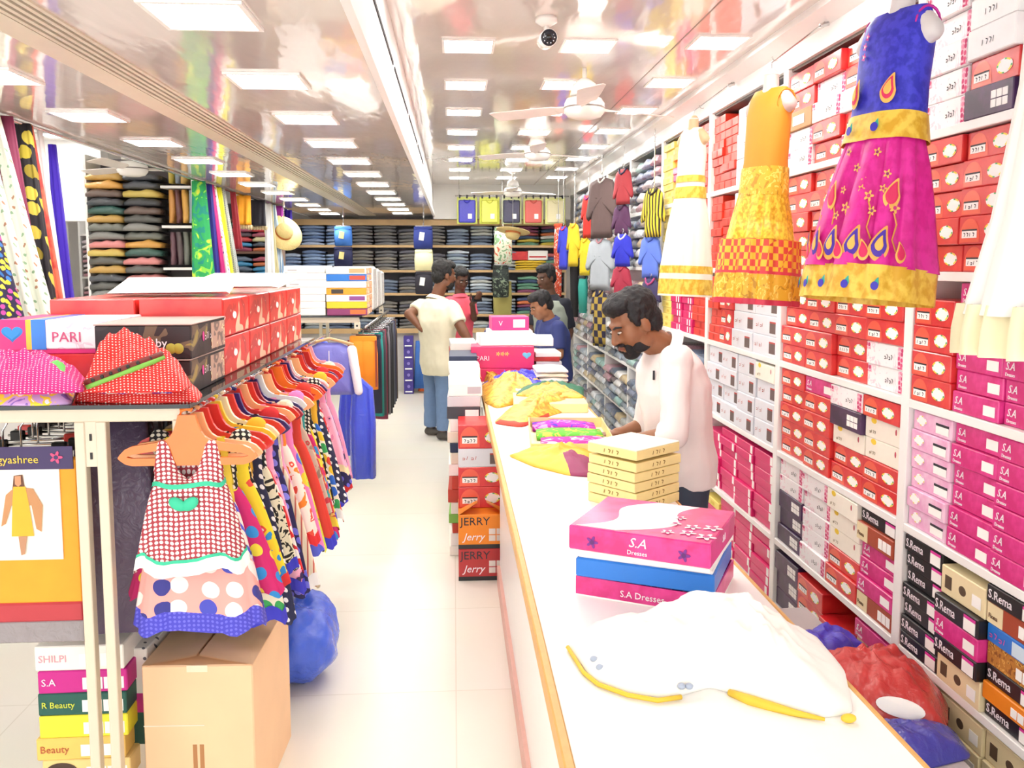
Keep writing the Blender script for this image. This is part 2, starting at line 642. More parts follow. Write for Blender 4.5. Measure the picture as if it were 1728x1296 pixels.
# ================================================================== printed garment boxes
RED = P('damask', 'd3222a', 'e23a36', scale=9, rough=0.35, coat=0.4)
REDARC = M('ea5a3e', 0.35, coat=0.4)
PINK = P('damask', 'cf1f78', 'e23a92', scale=16, rough=0.4, coat=0.3)
MAGENTA = M('d81f6c', 0.4, coat=0.2)
REMA = M('19171a', 0.4, coat=0.2)
PAPER = M('fbfaf6', 0.6, vary=0.01)
INK = M('2a2a33', 0.6)
FLORALW = P('floral', 'f6f3f4', 'f6f3f4', ('f3d6e0', 'f6f3f4'), scale=22, rough=0.45)
ROSE = P('cells', 'f0c3d2', 'd8517f', ('c23568', 'e98fae'), scale=60, size=0.45)
PURPLE = P('damask', '36203f', '4c2c58', scale=12, rough=0.4, coat=0.2)
CREAM = M('ecdcb0', 0.5)
CREAMW = M('f7f1e2', 0.5)
GREYW = M('dfe3ea', 0.5)
PALEP = P('damask', 'e9a9cf', 'f3cfe4', scale=12, rough=0.45)
ORANGERED = M('e0412c', 0.4, coat=0.2)
YELLOWB = M('ecc94e', 0.45)
LEMON = M('f0dc74', 0.45)
BROWN = M('a8492f', 0.45)
GOLD = P('floral', 'b9792f', '8a4f1c', ('d9a24a', '6d3a16'), scale=40)
BLUEB = M('1f78d6', 0.4, coat=0.2)
ORANGE = M('f08a1e', 0.4)
SKYW = M('cfe4f2', 0.5)
GREENS = M('3fae5c', 0.5)
YEL = M('f4dc3c', 0.5)
TAN = M('b98a5a', 0.5)
PINKLAB = M('e23aa0', 0.5)
KINDS = {}


def K(name, w, d, h, mats, parts=(), desc='', cat='box', extra=None, oname='garment_box'):
    b = MB().box(-w / 2, w / 2, 0, d, 0, h, 0, bev=0.003)
    if extra:
        extra(b)
    KINDS[name] = dict(w=w, d=d, h=h, me=b.mesh(oname, mats), parts=list(parts), desc=desc, cat=cat, oname=oname)


def grid_label(name, x0, x1, z0, z1, mat, nx, ny, y=0.0):
    b = MB()
    for i in range(nx):
        for j in range(ny):
            a, c = x0 + (x1 - x0) * i / nx, z0 + (z1 - z0) * j / ny
            b.box(a, a + (x1 - x0) / nx * 0.86, y - 0.0012, y, c, c + (z1 - z0) / ny * 0.86)
    return (name, b.mesh(name, mat), 'stuffless')


def arc(b, w, h, m):
    """lighter printed arch behind the price label"""
    n = 12
    pts = [(-w * 0.47, -0.0006, h * 0.06)] + [(-w * 0.26 + w * 0.21 * math.cos(math.pi - math.pi * i / n), -0.0006, h * 0.3 + h * 0.62 * math.sin(math.pi * i / n)) for i in range(n + 1)] + [(-w * 0.05, -0.0006, h * 0.06)]
    b.add(pts, [tuple(range(len(pts)))], m)


def red_parts(w, h, seed):
    return [('price_label', rect_mesh('price_label', -w * .42, -w * .1, h * .22, h * .47, -0.0008, PAPER)),
            ('label_header', rect_mesh('label_header', -w * .42, -w * .1, h * .47, h * .53, -0.0008, INK)),
            ('handwriting', scribble_mesh(-w * .39, -w * .13, h * .27, h * .13, -0.0023, INK, seed)),
            ('oval_sticker', oval_mesh('oval_sticker', w * .22, h * .48, w * .16, h * .25, -0.0008, [PAPER, YEL, GREENS]))]


for i in range(3):
    w, h = 0.262, 0.082
    K('red%d' % i, w, 0.3, h, [RED, REDARC], red_parts(w, h, i), 'red oval-stickered box', extra=lambda b: arc(b, 0.262, 0.082, 1))
w, h = 0.27, 0.098
K('redbig', w, 0.34, h, [RED, REDARC], red_parts(w, h, 9), 'red oval-stickered box', extra=lambda b: arc(b, 0.27, 0.098, 1))
SAW = M('fbeef4', 0.5)
sa1, sa2 = text_mesh('S.A', 0.034, SAW, shear=0.3), text_mesh('Dresses', 0.015, SAW)


def txt(me, x, z, y=-0.0012):
    m2 = me.copy()
    m2.transform(Matrix.Translation((x, y, z)))
    return m2


w, h = 0.262, 0.068
K('sa', w, 0.3, h, [PINK], [('lettering', txt(sa1, -w * .44, h * .42)), ('lettering', txt(sa2, -w * .44, h * .14)), ('price_label', rect_mesh('price_label', w * .2, w * .44, h * .22, h * .68, -0.0008, PAPER))], 'magenta white-lettered box')
rm = text_mesh('S.Rema', 0.041, SAW)
K('rema', w, 0.3, 0.0575, [REMA], [('lettering', txt(rm, -w * .46, 0.016)), ('price_label', rect_mesh('price_label', w * .2, w * .45, 0.006, 0.042, -0.0008, PAPER)), ('label_header', rect_mesh('label_header', w * .2, w * .45, 0.042, 0.051, -0.0008, PINKLAB))], 'black white-lettered box')


def floral_x(b):
    w_, h_ = 0.262, 0.082
    b.box(w_ * .36, w_ * .49, -0.001, 0.0, h_ * .05, h_ * .95, 1)
    b.box(-w_ * .49, -w_ * .38, -0.001, 0.0, h_ * .65, h_ * .95, 1)


K('floral', 0.262, 0.3, 0.082, [FLORALW, ROSE], [('handwriting', scribble_mesh(0.0, 0.06, 0.03, 0.016, -0.0012, INK, 5))], 'white rose-print box', extra=floral_x)
K('purple', 0.262, 0.3, 0.086, [PURPLE], [grid_label('price_label', 0.02, 0.11, 0.018, 0.068, PAPER, 3, 2)[:2]], 'dark purple box')


def yel_x(b):
    b.ell((-0.07, 0.0, 0.07), (0.02, 0.001, 0.012), 10, 6, 1)
    b.ell((0.085, 0.0, 0.055), (0.006, 0.001, 0.012), 8, 6, 2)


K('creamfloral', 0.262, 0.3, 0.082, [CREAMW, M('f2cf3a', 0.5), M('c04a5c', 0.5)], [('handwriting', scribble_mesh(-0.1, -0.05, 0.02, 0.012, -0.0012, M('8d7b58', 0.6), 6))], 'ivory yellow-flowered box', extra=yel_x)


def cream_x(b):
    b.box(-0.105, -0.065, -0.001, 0, 0.022, 0.062, 1)
    b.ell((0.0, 0.0, 0.042), (0.022, 0.001, 0.015), 12, 8, 1)


K('cream', 0.262, 0.3, 0.088, [CREAM, M('5a4634', 0.6)], [('price_label', rect_mesh('price_label', 0.06, 0.11, 0.02, 0.055, -0.0008, PAPER))], 'cream square-printed box', extra=cream_x)
fi = text_mesh('Fiona', 0.022, M('6a4a36', 0.6))
K('fiona', 0.262, 0.3, 0.072, [BROWN, CREAM], [('lettering', txt(fi, -0.122, 0.02, -0.002)), grid_label('price_label', 0.03, 0.12, 0.014, 0.058, PAPER, 3, 1)[:2]], 'brown cream-ended box', extra=lambda b: b.box(-0.13, -0.05, -0.001, 0, 0.003, 0.069, 1))
K('bluebox', 0.262, 0.3, 0.06, [BLUEB, SKYW], [('lettering', scribble_mesh(-0.12, -0.02, 0.02, 0.018, -0.002, M('e04a9a', 0.5), 34))], 'bright blue box', extra=lambda b: b.box(0.0, 0.13, -0.001, 0, 0.006, 0.05, 1))
K('goldbox', 0.262, 0.3, 0.075, [GOLD], [grid_label('price_label', 0.02, 0.12, 0.014, 0.055, PAPER, 3, 1)[:2]], 'golden photo-print box')
K('orangebox', 0.262, 0.3, 0.06, [ORANGE], [grid_label('price_label', 0.02, 0.12, 0.012, 0.045, PAPER, 3, 1)[:2]], 'plain orange box')
K('palepink', 0.262, 0.3, 0.068, [PALEP], [('oval_sticker', oval_mesh('oval_sticker', -0.07, 0.036, 0.035, 0.018, -0.0008, [PAPER, PALEP, YEL])), ('price_label', rect_mesh('price_label', 0.03, 0.115, 0.012, 0.038, -0.0008, PAPER)), ('label_header', rect_mesh('label_header', 0.03, 0.115, 0.038, 0.046, -0.0008, INK))], 'pale lilac box')
SKIRT = M('b5443f', 0.5)
K('greywhite', 0.30, 0.3, 0.132, [GREYW, M('6b5b58', 0.6), SKIRT], [('lettering', scribble_mesh(-0.13, -0.02, 0.06, 0.02, -0.0012, SKIRT, 32))], 'pale grey carton', extra=lambda b: (b.box(0.05, 0.12, -0.001, 0, 0.03, 0.085, 1), b.box(0.05, 0.12, -0.001, 0, 0.085, 0.095, 2)), oname='carton')
K('greysmall', 0.30, 0.3, 0.098, [GREYW, M('6b5b58', 0.6), SKIRT], [('lettering', scribble_mesh(-0.13, -0.02, 0.04, 0.018, -0.0012, SKIRT, 33))], 'pale grey carton', extra=lambda b: (b.box(0.05, 0.12, -0.001, 0, 0.015, 0.065, 1), b.box(0.05, 0.12, -0.001, 0, 0.065, 0.073, 2)), oname='carton')
K('magflat', 0.28, 0.3, 0.0445, [MAGENTA, PAPER], [], 'flat magenta box', extra=lambda b: b.box(0.095, 0.125, -0.001, 0, 0.003, 0.042, 1), oname='flat_box')
K('redflat', 0.30, 0.3, 0.0455, [ORANGERED, M('c23222', 0.5)], [], 'flat orange red box', extra=lambda b: b.box(-0.02, 0.02, -0.001, 0, 0.006, 0.038, 1), oname='flat_box')
K('yellowflat', 0.27, 0.3, 0.0455, [LEMON, M('d9c04a', 0.5)], [], 'flat pale yellow box', extra=lambda b: b.box(-0.02, 0.05, -0.001, 0, 0.012, 0.03, 1), oname='flat_box')
K('pinkflat', 0.27, 0.3, 0.0455, [MAGENTA, PAPER], [], 'flat pink striped box', extra=lambda b: (b.box(0.02, 0.04, -0.001, 0, 0.004, 0.04, 1), b.box(0.08, 0.1, -0.001, 0, 0.004, 0.04, 1)), oname='flat_box')
K('orangeflat', 0.27, 0.3, 0.0455, [ORANGE, PAPER], [], 'flat orange box', extra=lambda b: b.box(0.05, 0.08, -0.001, 0, 0.004, 0.04, 1), oname='flat_box')
K('white', 0.262, 0.3, 0.085, [M('f5f4f4', 0.5)], [('handwriting', scribble_mesh(-0.05, 0.03, 0.03, 0.016, -0.0012, INK, 8))], 'plain white box')
K('tan', 0.262, 0.3, 0.082, [TAN], [('price_label', rect_mesh('price_label', -0.06, 0.06, 0.02, 0.06, -0.0008, PAPER))], 'tan labelled box')


def place(kind, loc, rotz, label=None, group=None, sx=1.0, sz=1.0, sy=1.0, parts=True):
    k = KINDS[kind]
    o = obj(k['oname'], k['me'], None, loc, rotz)
    o.scale = (sx, sy, sz)
    T(o, label or k['desc'], k['cat'], group)
    if parts:
        for nm, me in k['parts']:
            obj(nm, me, o)
    return o


# ================================================================== shelving along the shop wall
EDGE = [1.6, 2.742, 3.878, 5.02, 6.178, 7.30, 8.42, 9.54, 10.66]
LEV = [2.065, 1.625, 1.205, 0.785, 0.365, 0.05]
TOPZ = 2.515
XF = 1.5
ORD = ['lowest', 'second', 'third', 'fourth', 'fifth', 'sixth', 'seventh', 'eighth', 'ninth', 'tenth', 'eleventh', 'twelfth', 'thirteenth', 'fourteenth', 'fifteenth', 'sixteenth', 'seventeenth', 'eighteenth', 'nineteenth']
STK = ['beside inner post', 'second from inner post', 'third from inner post', 'fourth from inner post']
BAYS = ['nearest shop front', 'behind magenta dress', 'behind yellow dress', 'behind cream dress', 'beside grey shirt', 'beside brown jacket', 'beside yellow shirts', 'in far corner']
BAY = ['bay nearest the shop front', 'bay behind the blue and pink dress', 'bay behind the yellow dress', 'bay behind the cream dress',
       'bay beside the grey shirt', 'bay beside the brown jacket', 'bay beside the yellow shirts', 'corner bay by the jeans']
LVN = ['top shelf', 'second shelf', 'third shelf', 'fourth shelf', 'fifth shelf', 'floor level']
for i in range(8):
    u = thing('wall_shelf_unit', 'white laminate shelf unit holding stock, ' + BAY[i], 'shelf', (0, 0, 0))
    y0, y1 = EDGE[i], EDGE[i + 1]
    MB().box(XF, 1.87, y1 - 0.025, y1 + 0.025, 0, TOPZ, bev=0.003).build('post', LAM, u)
    if i == 0:
        MB().box(XF, 1.87, y0 - 0.025, y0 + 0.025, 0, TOPZ, bev=0.003).build('post', LAM, u)
    MB().box(1.862, 1.875, y0 + 0.025, y1 - 0.025, 0, TOPZ).build('back_panel', M('d9d5d2', 0.6), u)
    MB().box(XF + 0.02, 1.86, y0 + 0.026, y1 - 0.026, TOPZ - 0.012, TOPZ).build('top_board', M('6f6763', 0.5), u)
    for z in LEV:
        MB().box(XF, 1.862, y0 + 0.026, y1 - 0.026, z - 0.028, z, bev=0.002).build('shelf', LAM, u)


def column(bay, lev, y_far, width, kinds, jitter=0.012, parts=True, xoff=0.0):
    z = LEV[lev] + 0.0005
    top = (TOPZ - 0.012 if lev == 0 else LEV[lev - 1] - 0.028) - 0.004
    tot = sum(KINDS[k]['h'] + 0.001 for k in kinds)
    sz = min(1.0, (top - z) / tot)
    j_ = min(3, int(round((EDGE[bay + 1] - 0.03 - y_far) / max(width, .2))))
    for n_, k in enumerate(kinds):
        kk = KINDS[k]
        sx = (width - 0.006) / kk['w']
        desc = kk['desc']
        lab = '%s, %s in stack %s, %s %s' % (desc, ORD[n_] if n_ < len(kinds) - 1 else 'topmost', STK[j_], LVN[lev], BAYS[bay])
        place(k, (XF + 0.012 + xoff + rnd.uniform(-jitter, jitter), y_far - width / 2 + rnd.uniform(-.002, .002), z), -math.pi / 2 + rnd.uniform(-.012, .012),
              lab, desc + ', ' + LVN[lev] + ', ' + BAY[bay], sx, sz, 1.0, parts)
        z += kk['h'] * sz + 0.001


def reds(n):
    return ['red%d' % rnd.randrange(3) for _ in range(n)]


# bay nearest the shop front
y1 = EDGE[1] - 0.03
W = 0.226
cA = [y1 - W * i for i in range(3)]
for j, ks in enumerate((['floral'] * 5, ['purple', 'red0', 'white', 'white', 'white'], ['purple', 'floral', 'floral', 'white'])):
    column(0, 0, cA[j], W, ks)
for j, ks in enumerate((reds(5), reds(5), ['floral', 'floral', 'red1', 'red0', 'red2'])):
    column(0, 1, cA[j], W, ks)
for j, ks in enumerate((reds(4), ['sa'] * 6, ['sa'] * 6)):
    column(0, 2, cA[j], W, ks)
for j, ks in enumerate((['palepink'] * 6, ['sa'] * 6, ['sa'] * 6)):
    column(0, 3, cA[j], W, ks)
column(0, 4, cA[0], W, ['rema'] * 7)
column(0, 4, cA[1], W, ['cream', 'rema', 'sa', 'rema', 'cream'], xoff=-0.02)
column(0, 4, cA[2], W, ['rema', 'orangebox', 'rema', 'goldbox', 'bluebox', 'fiona', 'rema'], xoff=-0.01)
for j, ks in enumerate((['sa', 'red0', 'cream'], ['cream'] * 3, ['cream', 'cream', 'cream'])):
    column(0, 5, cA[j], W, ks)
# bay behind the blue and pink dress
y1 = EDGE[2] - 0.03
W = 0.268
cB = [y1 - W * i for i in range(4)]
for j, ks in enumerate((['floral', 'floral', 'tan', 'red0', 'red1'], ['red2', 'red0', 'floral', 'floral', 'red1'], ['floral', 'red1', 'white', 'red2', 'red0'], ['red1', 'red0', 'red2', 'red1', 'sa'])):
    column(1, 0, cB[j], W, ks)
for j in range(4):
    column(1, 1, cB[j], W, reds(5))
for j, ks in enumerate((reds(4), reds(4), reds(4), ['floral', 'floral', 'red1', 'red0'])):
    column(1, 2, cB[j], W, ks)
for j, ks in enumerate((reds(5), reds(4) + ['sa'], ['red0', 'red2', 'creamfloral', 'purple', 'floral'], ['red1', 'red0', 'creamfloral', 'creamfloral', 'red2'])):
    column(1, 3, cB[j], W, ks)
for j, ks in enumerate((['purple', 'purple', 'purple', 'floral', 'floral'], ['floral'] * 5, ['red0', 'red2', 'creamfloral', 'creamfloral', 'creamfloral'], ['fiona', 'sa', 'sa', 'sa', 'fiona', 'rema'])):
    column(1, 4, cB[j], W, ks)
for j, ks in enumerate((['purple'] * 3, ['red1', 'red0', 'red2'], ['red1', 'red0'], ['bluebox', 'sa', 'fiona', 'sa'])):
    column(1, 5, cB[j], W, ks, xoff=-0.03 if j == 2 else 0)
# bay behind the yellow dress
y1 = EDGE[3] - 0.03
W3 = [0.2, 0.22, 0.33, 0.33]
cC = [y1, y1 - 0.2, y1 - 0.42, y1 - 0.75]
for j, ks in enumerate((['redflat'] * 9, ['redflat'] * 8, ['greywhite'] * 3, ['greywhite'] * 3)):
    column(2, 0, cC[j], W3[j], ks)
    column(2, 1, cC[j], W3[j], ks)
for j, ks in enumerate((['redflat'] * 8, ['redbig'] * 4, ['greysmall'] * 4, ['greysmall'] * 4)):
    column(2, 2, cC[j], W3[j], ks)
cC4 = [y1, y1 - 0.27, y1 - 0.54, y1 - 0.81]
for j, ks in enumerate((['greysmall'] * 4, ['greysmall'] * 4, ['greysmall'] * 4, ['greysmall'] * 3 + ['creamfloral'])):
    column(2, 3, cC4[j], 0.268, ks)
for j in range(4):
    column(2, 4, cC4[j], 0.268, ['magflat'] * (8 if j else 7))
    column(2, 5, cC4[j], 0.268, ['magflat'] * 6 if j else ['magflat'] * 4 + ['yellowflat'])
# bay behind the cream dress
y1 = EDGE[4] - 0.03
cD = [y1, y1 - 0.27, y1 - 0.54, y1 - 0.81]
for lev in (0, 1, 2):
    for j, ks in enumerate((['yellowflat'] * 9, ['yellowflat'] * 9 if lev == 1 else ['pinkflat'] * 5 + ['orangeflat'] * 3 if lev == 0 else ['pinkflat'] * 8, ['pinkflat'] * 8, ['redflat'] * 9)):
        column(3, lev, cD[j], 0.268, ks[:9 if lev != 2 else 8])

# ================================================================== cloth shapes
def loft_cloth(b, secs, folds=9, amp=0.12, seed=0, n=36, mfun=None, cap0=True, cap1=True, m=0, phase_drift=0.0):
    """secs: (centre xyz, half width, half depth, fold strength 0..1); the width runs along local x, folds are real ripples"""
    r = random.Random(seed)
    ph = [r.uniform(0, 6.28) for _ in range(4)]
    rings = []
    for q, (c, hw, hd, fs) in enumerate(secs):
        ring = []
        for i in range(n):
            t = 2 * math.pi * i / n
            k = 1 + amp * fs * (math.sin(folds * t + ph[0] + phase_drift * q) + 0.5 * math.sin((folds * 2 + 1) * t + ph[1]) + 0.4 * math.sin(3 * t + ph[2] + q * 0.4))
            ct, stt = math.cos(t), math.sin(t)
            x = hw * math.copysign(abs(ct) ** 0.8, ct) * (1 + 0.25 * (k - 1))
            y = hd * math.copysign(abs(stt) ** 0.8, stt) * k
            ring.append((c[0] + x, c[1] + y, c[2]))
        rings.append(ring)
    b.loft(rings, m, cap0, cap1, mfun=mfun)
    return rings


def heap(b, outline, z0, h, seed=0, n=72, k=12, wr=0.25, mfun=None, m=0, peak=None, power=1.6):
    """crumpled cloth lying on a surface; outline is star shaped around its middle"""
    r = random.Random(seed)
    P2 = [Vector((p[0], p[1])) for p in outline]
    c = sum(P2, Vector((0, 0))) / len(P2)
    L = [0]
    for i in range(len(P2)):
        L.append(L[-1] + (P2[(i + 1) % len(P2)] - P2[i]).length)
    pts = []
    for i in range(n):
        s_ = L[-1] * i / n
        j = max(q for q in range(len(P2)) if L[q] <= s_)
        f = (s_ - L[j]) / max(1e-6, L[j + 1] - L[j])
        pts.append(P2[j].lerp(P2[(j + 1) % len(P2)], f))
    pts = [(pts[i - 1] + pts[i] * 2 + pts[(i + 1) % n]) / 4 for i in range(n)]
    pk = Vector(peak[:2]) if peak is not None else c
    o = Vector((r.uniform(-50, 50), r.uniform(-50, 50), 0))
    rings = []
    ring0 = [(p.x, p.y, z0) for p in pts]
    rings.append(ring0)
    for a in range(k + 1):
        f = 1 - a / k * 0.985
        ring = []
        for p in pts:
            cc = c.lerp(pk, 1 - f)
            q = cc + (p - cc) * f
            hh = h * (1 - f ** power) + 0.006
            nz = mnoise.noise(Vector((q.x * 22, q.y * 22, 0)) + o) + 0.6 * mnoise.noise(Vector((q.x * 50, q.y * 50, 3)) + o)
            rd = 1 - abs(mnoise.noise(Vector((q.x * 16, q.y * 11, 7)) + o)) * 2
            hh *= 1 + wr * nz
            hh += h * wr * 0.5 * rd * (1 - f * f)
            ring.append((q.x, q.y, z0 + max(0.004, hh)))
        rings.append(ring)
    b.loft(rings, m, True, True, mfun=mfun)


def puff(b, outline, th, c0=None, n=64, k=5, m=0, axis='y', seed=0, mfun=None):
    """flat garment shape with soft thickness; outline in (x, z), star shaped around c0"""
    r = random.Random(seed)
    P2 = [Vector(p) for p in outline]
    c = Vector(c0) if c0 else sum(P2, Vector((0, 0))) / len(P2)
    L = [0]
    for i in range(len(P2)):
        L.append(L[-1] + (P2[(i + 1) % len(P2)] - P2[i]).length)
    pts = []
    for i in range(n):
        s_ = L[-1] * i / n
        j = max(q for q in range(len(P2)) if L[q] <= s_)
        f = (s_ - L[j]) / max(1e-6, L[j + 1] - L[j])
        pts.append(P2[j].lerp(P2[(j + 1) % len(P2)], f))
    o = r.uniform(0, 50)
    rings = []
    fs = [0.02] + [(a + 1) / k for a in range(k)]
    for f in fs:
        rings.append((f, -1))
    for f in fs[::-1][1:]:
        rings.append((f, 1))
    out = []
    for f, sd in rings:
        ring = []
        for p in pts:
            q = c + (p - c) * f
            d = th * (1 - f ** 3) + 0.002
            d *= 1 + 0.5 * mnoise.noise(Vector((q.x * 14, q.y * 9, o)))
            ring.append((q.x, sd * d, q.y))
        out.append(ring)
    b.loft(out, m, True, True, mfun=mfun)


def film_mat(col, rough=0.25):
    """cloth sealed in a crinkled clear bag"""
    key = ('film', col)
    if key in MATS:
        return MATS[key]
    m, nt, b = nodes_of('bagged_' + col)
    N, L = nt.nodes, nt.links
    b.inputs['Base Color'].default_value = lin(col)
    b.inputs['Roughness'].default_value = 0.6
    b.inputs['Coat Weight'].default_value = 1.0
    b.inputs['Coat Roughness'].default_value = 0.12
    tc = N.new('ShaderNodeTexCoord')
    nz = N.new('ShaderNodeTexNoise')
    nz.inputs['Scale'].default_value = 26
    nz.inputs['Detail'].default_value = 3
    nz.inputs['Distortion'].default_value = 1.5
    bp = N.new('ShaderNodeBump')
    bp.inputs['Strength'].default_value = 0.7
    bp.inputs['Distance'].default_value = 0.02
    L.new(tc.outputs['Object'], nz.inputs['Vector'])
    L.new(nz.outputs['Fac'], bp.inputs['Height'])
    L.new(bp.outputs[0], b.inputs['Coat Normal'])
    MATS[key] = m
    return m


def folded(seed, w=0.27, d=0.3, h=0.06, sag=0.15):
    """folded garment: soft slab, front (-y) edge rounded by the fold"""
    r = random.Random(seed)
    b = MB()
    nx, prof = 6, [(d, 0.0), (0.012, 0.0), (0.0, 0.32), (0.0, 0.6), (0.014, 0.95), (d * 0.5, 1.0), (d, 0.9)]
    rings = []
    for i in range(nx + 1):
        x = -w / 2 + w * i / nx
        e = 1 - 0.35 * abs(2 * i / nx - 1) ** 3
        k = 1 + r.uniform(-sag, sag)
        sh = r.uniform(-.006, .006)
        rings.append([(x, yy + sh * (1 if yy < d * .4 else 0), h * zz * (e * k if zz > 0 else 1)) for yy, zz in prof])
    b.loft(rings)
    return b


def variants(name, mats, n, **kw):
    out = []
    for i in range(n):
        bb = folded(100 + i, **kw)
        for m in mats:
            out.append(bb.mesh(name, m, True))
    return out


BAGCOL = ['b3bfca', '9aa9b8', '8c9aa8', 'd9dde3', '7c86a0', 'a8aca8', '5b6b86', 'b8b0b4', '46506a', '8fb6b2', 'c8b48c', 'b58a96', '5c6c84', 'efefef', '6c6068']
BAGS = variants('shirt_packet', [film_mat(c) for c in BAGCOL], 2, w=0.262, d=0.3, h=0.07, sag=0.1)
stuffb = MB()
stuffm = [film_mat(c) for c in BAGCOL]
CN = ['shirt packet in clear film, silvery and pale, on the %s of the %s']
for bay in (3, 4, 5, 6, 7):
    y1 = EDGE[bay + 1] - 0.03
    for lev in range(6):
        if bay == 3 and lev < 3:
            continue
        z_top = (TOPZ - 0.012 if lev == 0 else LEV[lev - 1] - 0.028)
        nl = int((z_top - LEV[lev] - 0.02) / 0.078)
        for c in range(4):
            for k in range(nl):
                y = y1 - 0.135 - 0.268 * c
                z = LEV[lev] + k * 0.078 + 0.0005
                i = rnd.randrange(len(BAGS))
                if lev == 5 or bay == 7 or (bay == 6 and lev == 4):
                    bb = folded(100 + i, w=0.262, d=0.3, h=0.072)
                    ci = rnd.randrange(len(BAGCOL))
                    stuffb.add([(XF - 0.012 + v[1], y - v[0], z + v[2]) for v in bb.V], bb.F, ci)
                else:
                    o = obj('shirt_packet', BAGS[i], None, (XF - 0.015 + rnd.uniform(-.012, .012), y, z), -math.pi / 2 + rnd.uniform(-.03, .03))
                    T(o, 'film-packed shirt, %s in stack %s, %s %s' % (ORD[k], STK[c], LVN[lev], BAYS[bay]), 'packet', 'film packed shirts, %s, %s' % (LVN[lev], BAY[bay]))
T(stuffb.build('packed_shirts', stuffm, None, True), 'film packed shirts filling the far corner shelves and the lowest shelves', 'packets', kind='stuff')


# ================================================================== display dresses hung before the wall shelves
def hook(x, y, z, label, r=0.018):
    o = thing('ceiling_hook', label, 'hook', (x, y, z))
    pts = [(0, 0, 0.06)] + [(r * math.sin(a) , 0, -r * math.cos(a) + 0.0) for a in [math.radians(t) for t in range(180, -91, -30)]]
    MB().tube(pts, 0.0025, 6).build('wire', CHROME, o, True)


def tilt(o, a, top, rz, k=1.0):
    o.scale = (k, k, 1)
    o.rotation_euler = (a, 0, rz)
    m = o.rotation_euler.to_matrix()
    x, y, z = top
    loc = Vector(top) - m @ Vector((0, 0, z))
    o.location = loc


def frock_body(b, prof, seed, folds, n=56, amp=0.13, mf=None):
    secs = [((0, 0, z), hw, hd, fs) for z, hw, hd, fs in prof]
    loft_cloth(b, secs, folds, amp, seed, n, mf, cap0=False, cap1=False)


BUST = M('d9d4d6', 0.35, vary=0.03)


def bust(name, label, loc, rotz, s=1.0, col=BUST):
    o = thing(name, label, 'mannequin', loc, rotz)
    b = MB()
    b.ell((0, 0, -0.16 * s), (0.12 * s, 0.075 * s, 0.2 * s))
    b.cap((0, 0, 0.0), (0, 0, 0.09 * s), 0.042 * s, 0.04 * s)
    for sd in (-1, 1):
        b.cap((0.08 * s * sd, 0, -0.02 * s), (0.128 * s * sd, 0, -0.07 * s), 0.042 * s, 0.04 * s)
    tmp = remesh(b, 0.012 * s, 6)
    tmp.materials.append(col)
    obj('torso', tmp, o)
    MB().lathe([(0.038 * s, 0.09 * s), (0.04 * s, 0.098 * s), (0.02 * s, 0.104 * s)], 16).build('neck_cap', M('e9e3dc', 0.4), o, True)
    return o


def remesh(b, voxel, smooth=4, fac=0.5):
    me = b.mesh('tmp', [], True)
    ob = bpy.data.objects.new('tmp', me)
    COL.objects.link(ob)
    md = ob.modifiers.new('r', 'REMESH')
    md.mode = 'VOXEL'
    md.voxel_size = voxel
    md.use_smooth_shade = True
    if smooth:
        sm = ob.modifiers.new('s', 'SMOOTH')
        sm.factor = fac
        sm.iterations = smooth
    dg = bpy.context.evaluated_depsgraph_get()
    out = bpy.data.meshes.new_from_object(ob.evaluated_get(dg))
    bpy.data.objects.remove(ob)
    bpy.data.meshes.remove(me)
    out.polygons.foreach_set('use_smooth', [True] * len(out.polygons))
    return out


def paisley(s=1.0, n=22):
    pts = []
    for i in range(n):
        t = 2 * math.pi * i / n
        r = 1.0
        x, z = 0.62 * math.cos(t), 0.8 * math.sin(t)
        if z > 0:
            x = x * (1 - 0.75 * z) + 0.55 * z * z
            z *= 1.5
        pts.append((x * s, z * s))
    return pts


def motif(pts, mat, name='motif', flip=1):
    b = MB()
    ring0 = [(p[0] * flip, 0, p[1]) for p in pts]
    c = Vector((sum(p[0] for p in ring0) / len(ring0), 0, sum(p[2] for p in ring0) / len(ring0)))
    ring1 = [(c.x + (p[0] - c.x) * 0.7, -0.002, c.z + (p[2] - c.z) * 0.7) for p in ring0]
    b.loft([ring0, ring1], 0, False, False)
    b.add(ring1, [tuple(range(len(ring1)))])
    return b.mesh(name, mat)


def flower_mesh(r, m1, m2):
    b = MB()
    n = 30
    pts = [(r * (0.7 + 0.3 * math.cos(5 * 2 * math.pi * i / n)) * math.cos(2 * math.pi * i / n), -0.001, r * (0.7 + 0.3 * math.cos(5 * 2 * math.pi * i / n)) * math.sin(2 * math.pi * i / n)) for i in range(n)]
    b.add(pts, [tuple(range(n))], 0)
    q = [(0.35 * r * math.cos(2 * math.pi * i / 8), -0.002, 0.35 * r * math.sin(2 * math.pi * i / 8)) for i in range(8)]
    b.add(q, [tuple(range(8))], 1)
    return b.mesh('flower', [m1, m2])


def zz(prof, z):
    """half width, half depth of a profile at height z"""
    for (a, w1, d1, *_), (c, w2, d2, *_) in zip(prof, prof[1:]):
        if c <= z <= a:
            f = (a - z) / (a - c)
            return w1 + (w2 - w1) * f, d1 + (d2 - d1) * f
    return prof[-1][1], prof[-1][2]


def stick(me, parent, prof, xr, z, out=0.012, name='motif'):
    """fasten a flat motif on the front of a frock at xr (-1..1 of the half width)"""
    hw, hd = zz(prof, z)
    a = math.asin(max(-0.97, min(0.97, xr)))
    x, y = hw * math.sin(a), -(hd * math.cos(a) ** 0.8 + out)
    o = obj(name, me, parent, (x, y, z))
    nx, ny = math.sin(a) / hw, -math.cos(a) / hd
    o.rotation_euler = (0, 0, math.atan2(ny, nx) + math.pi / 2)
    return o


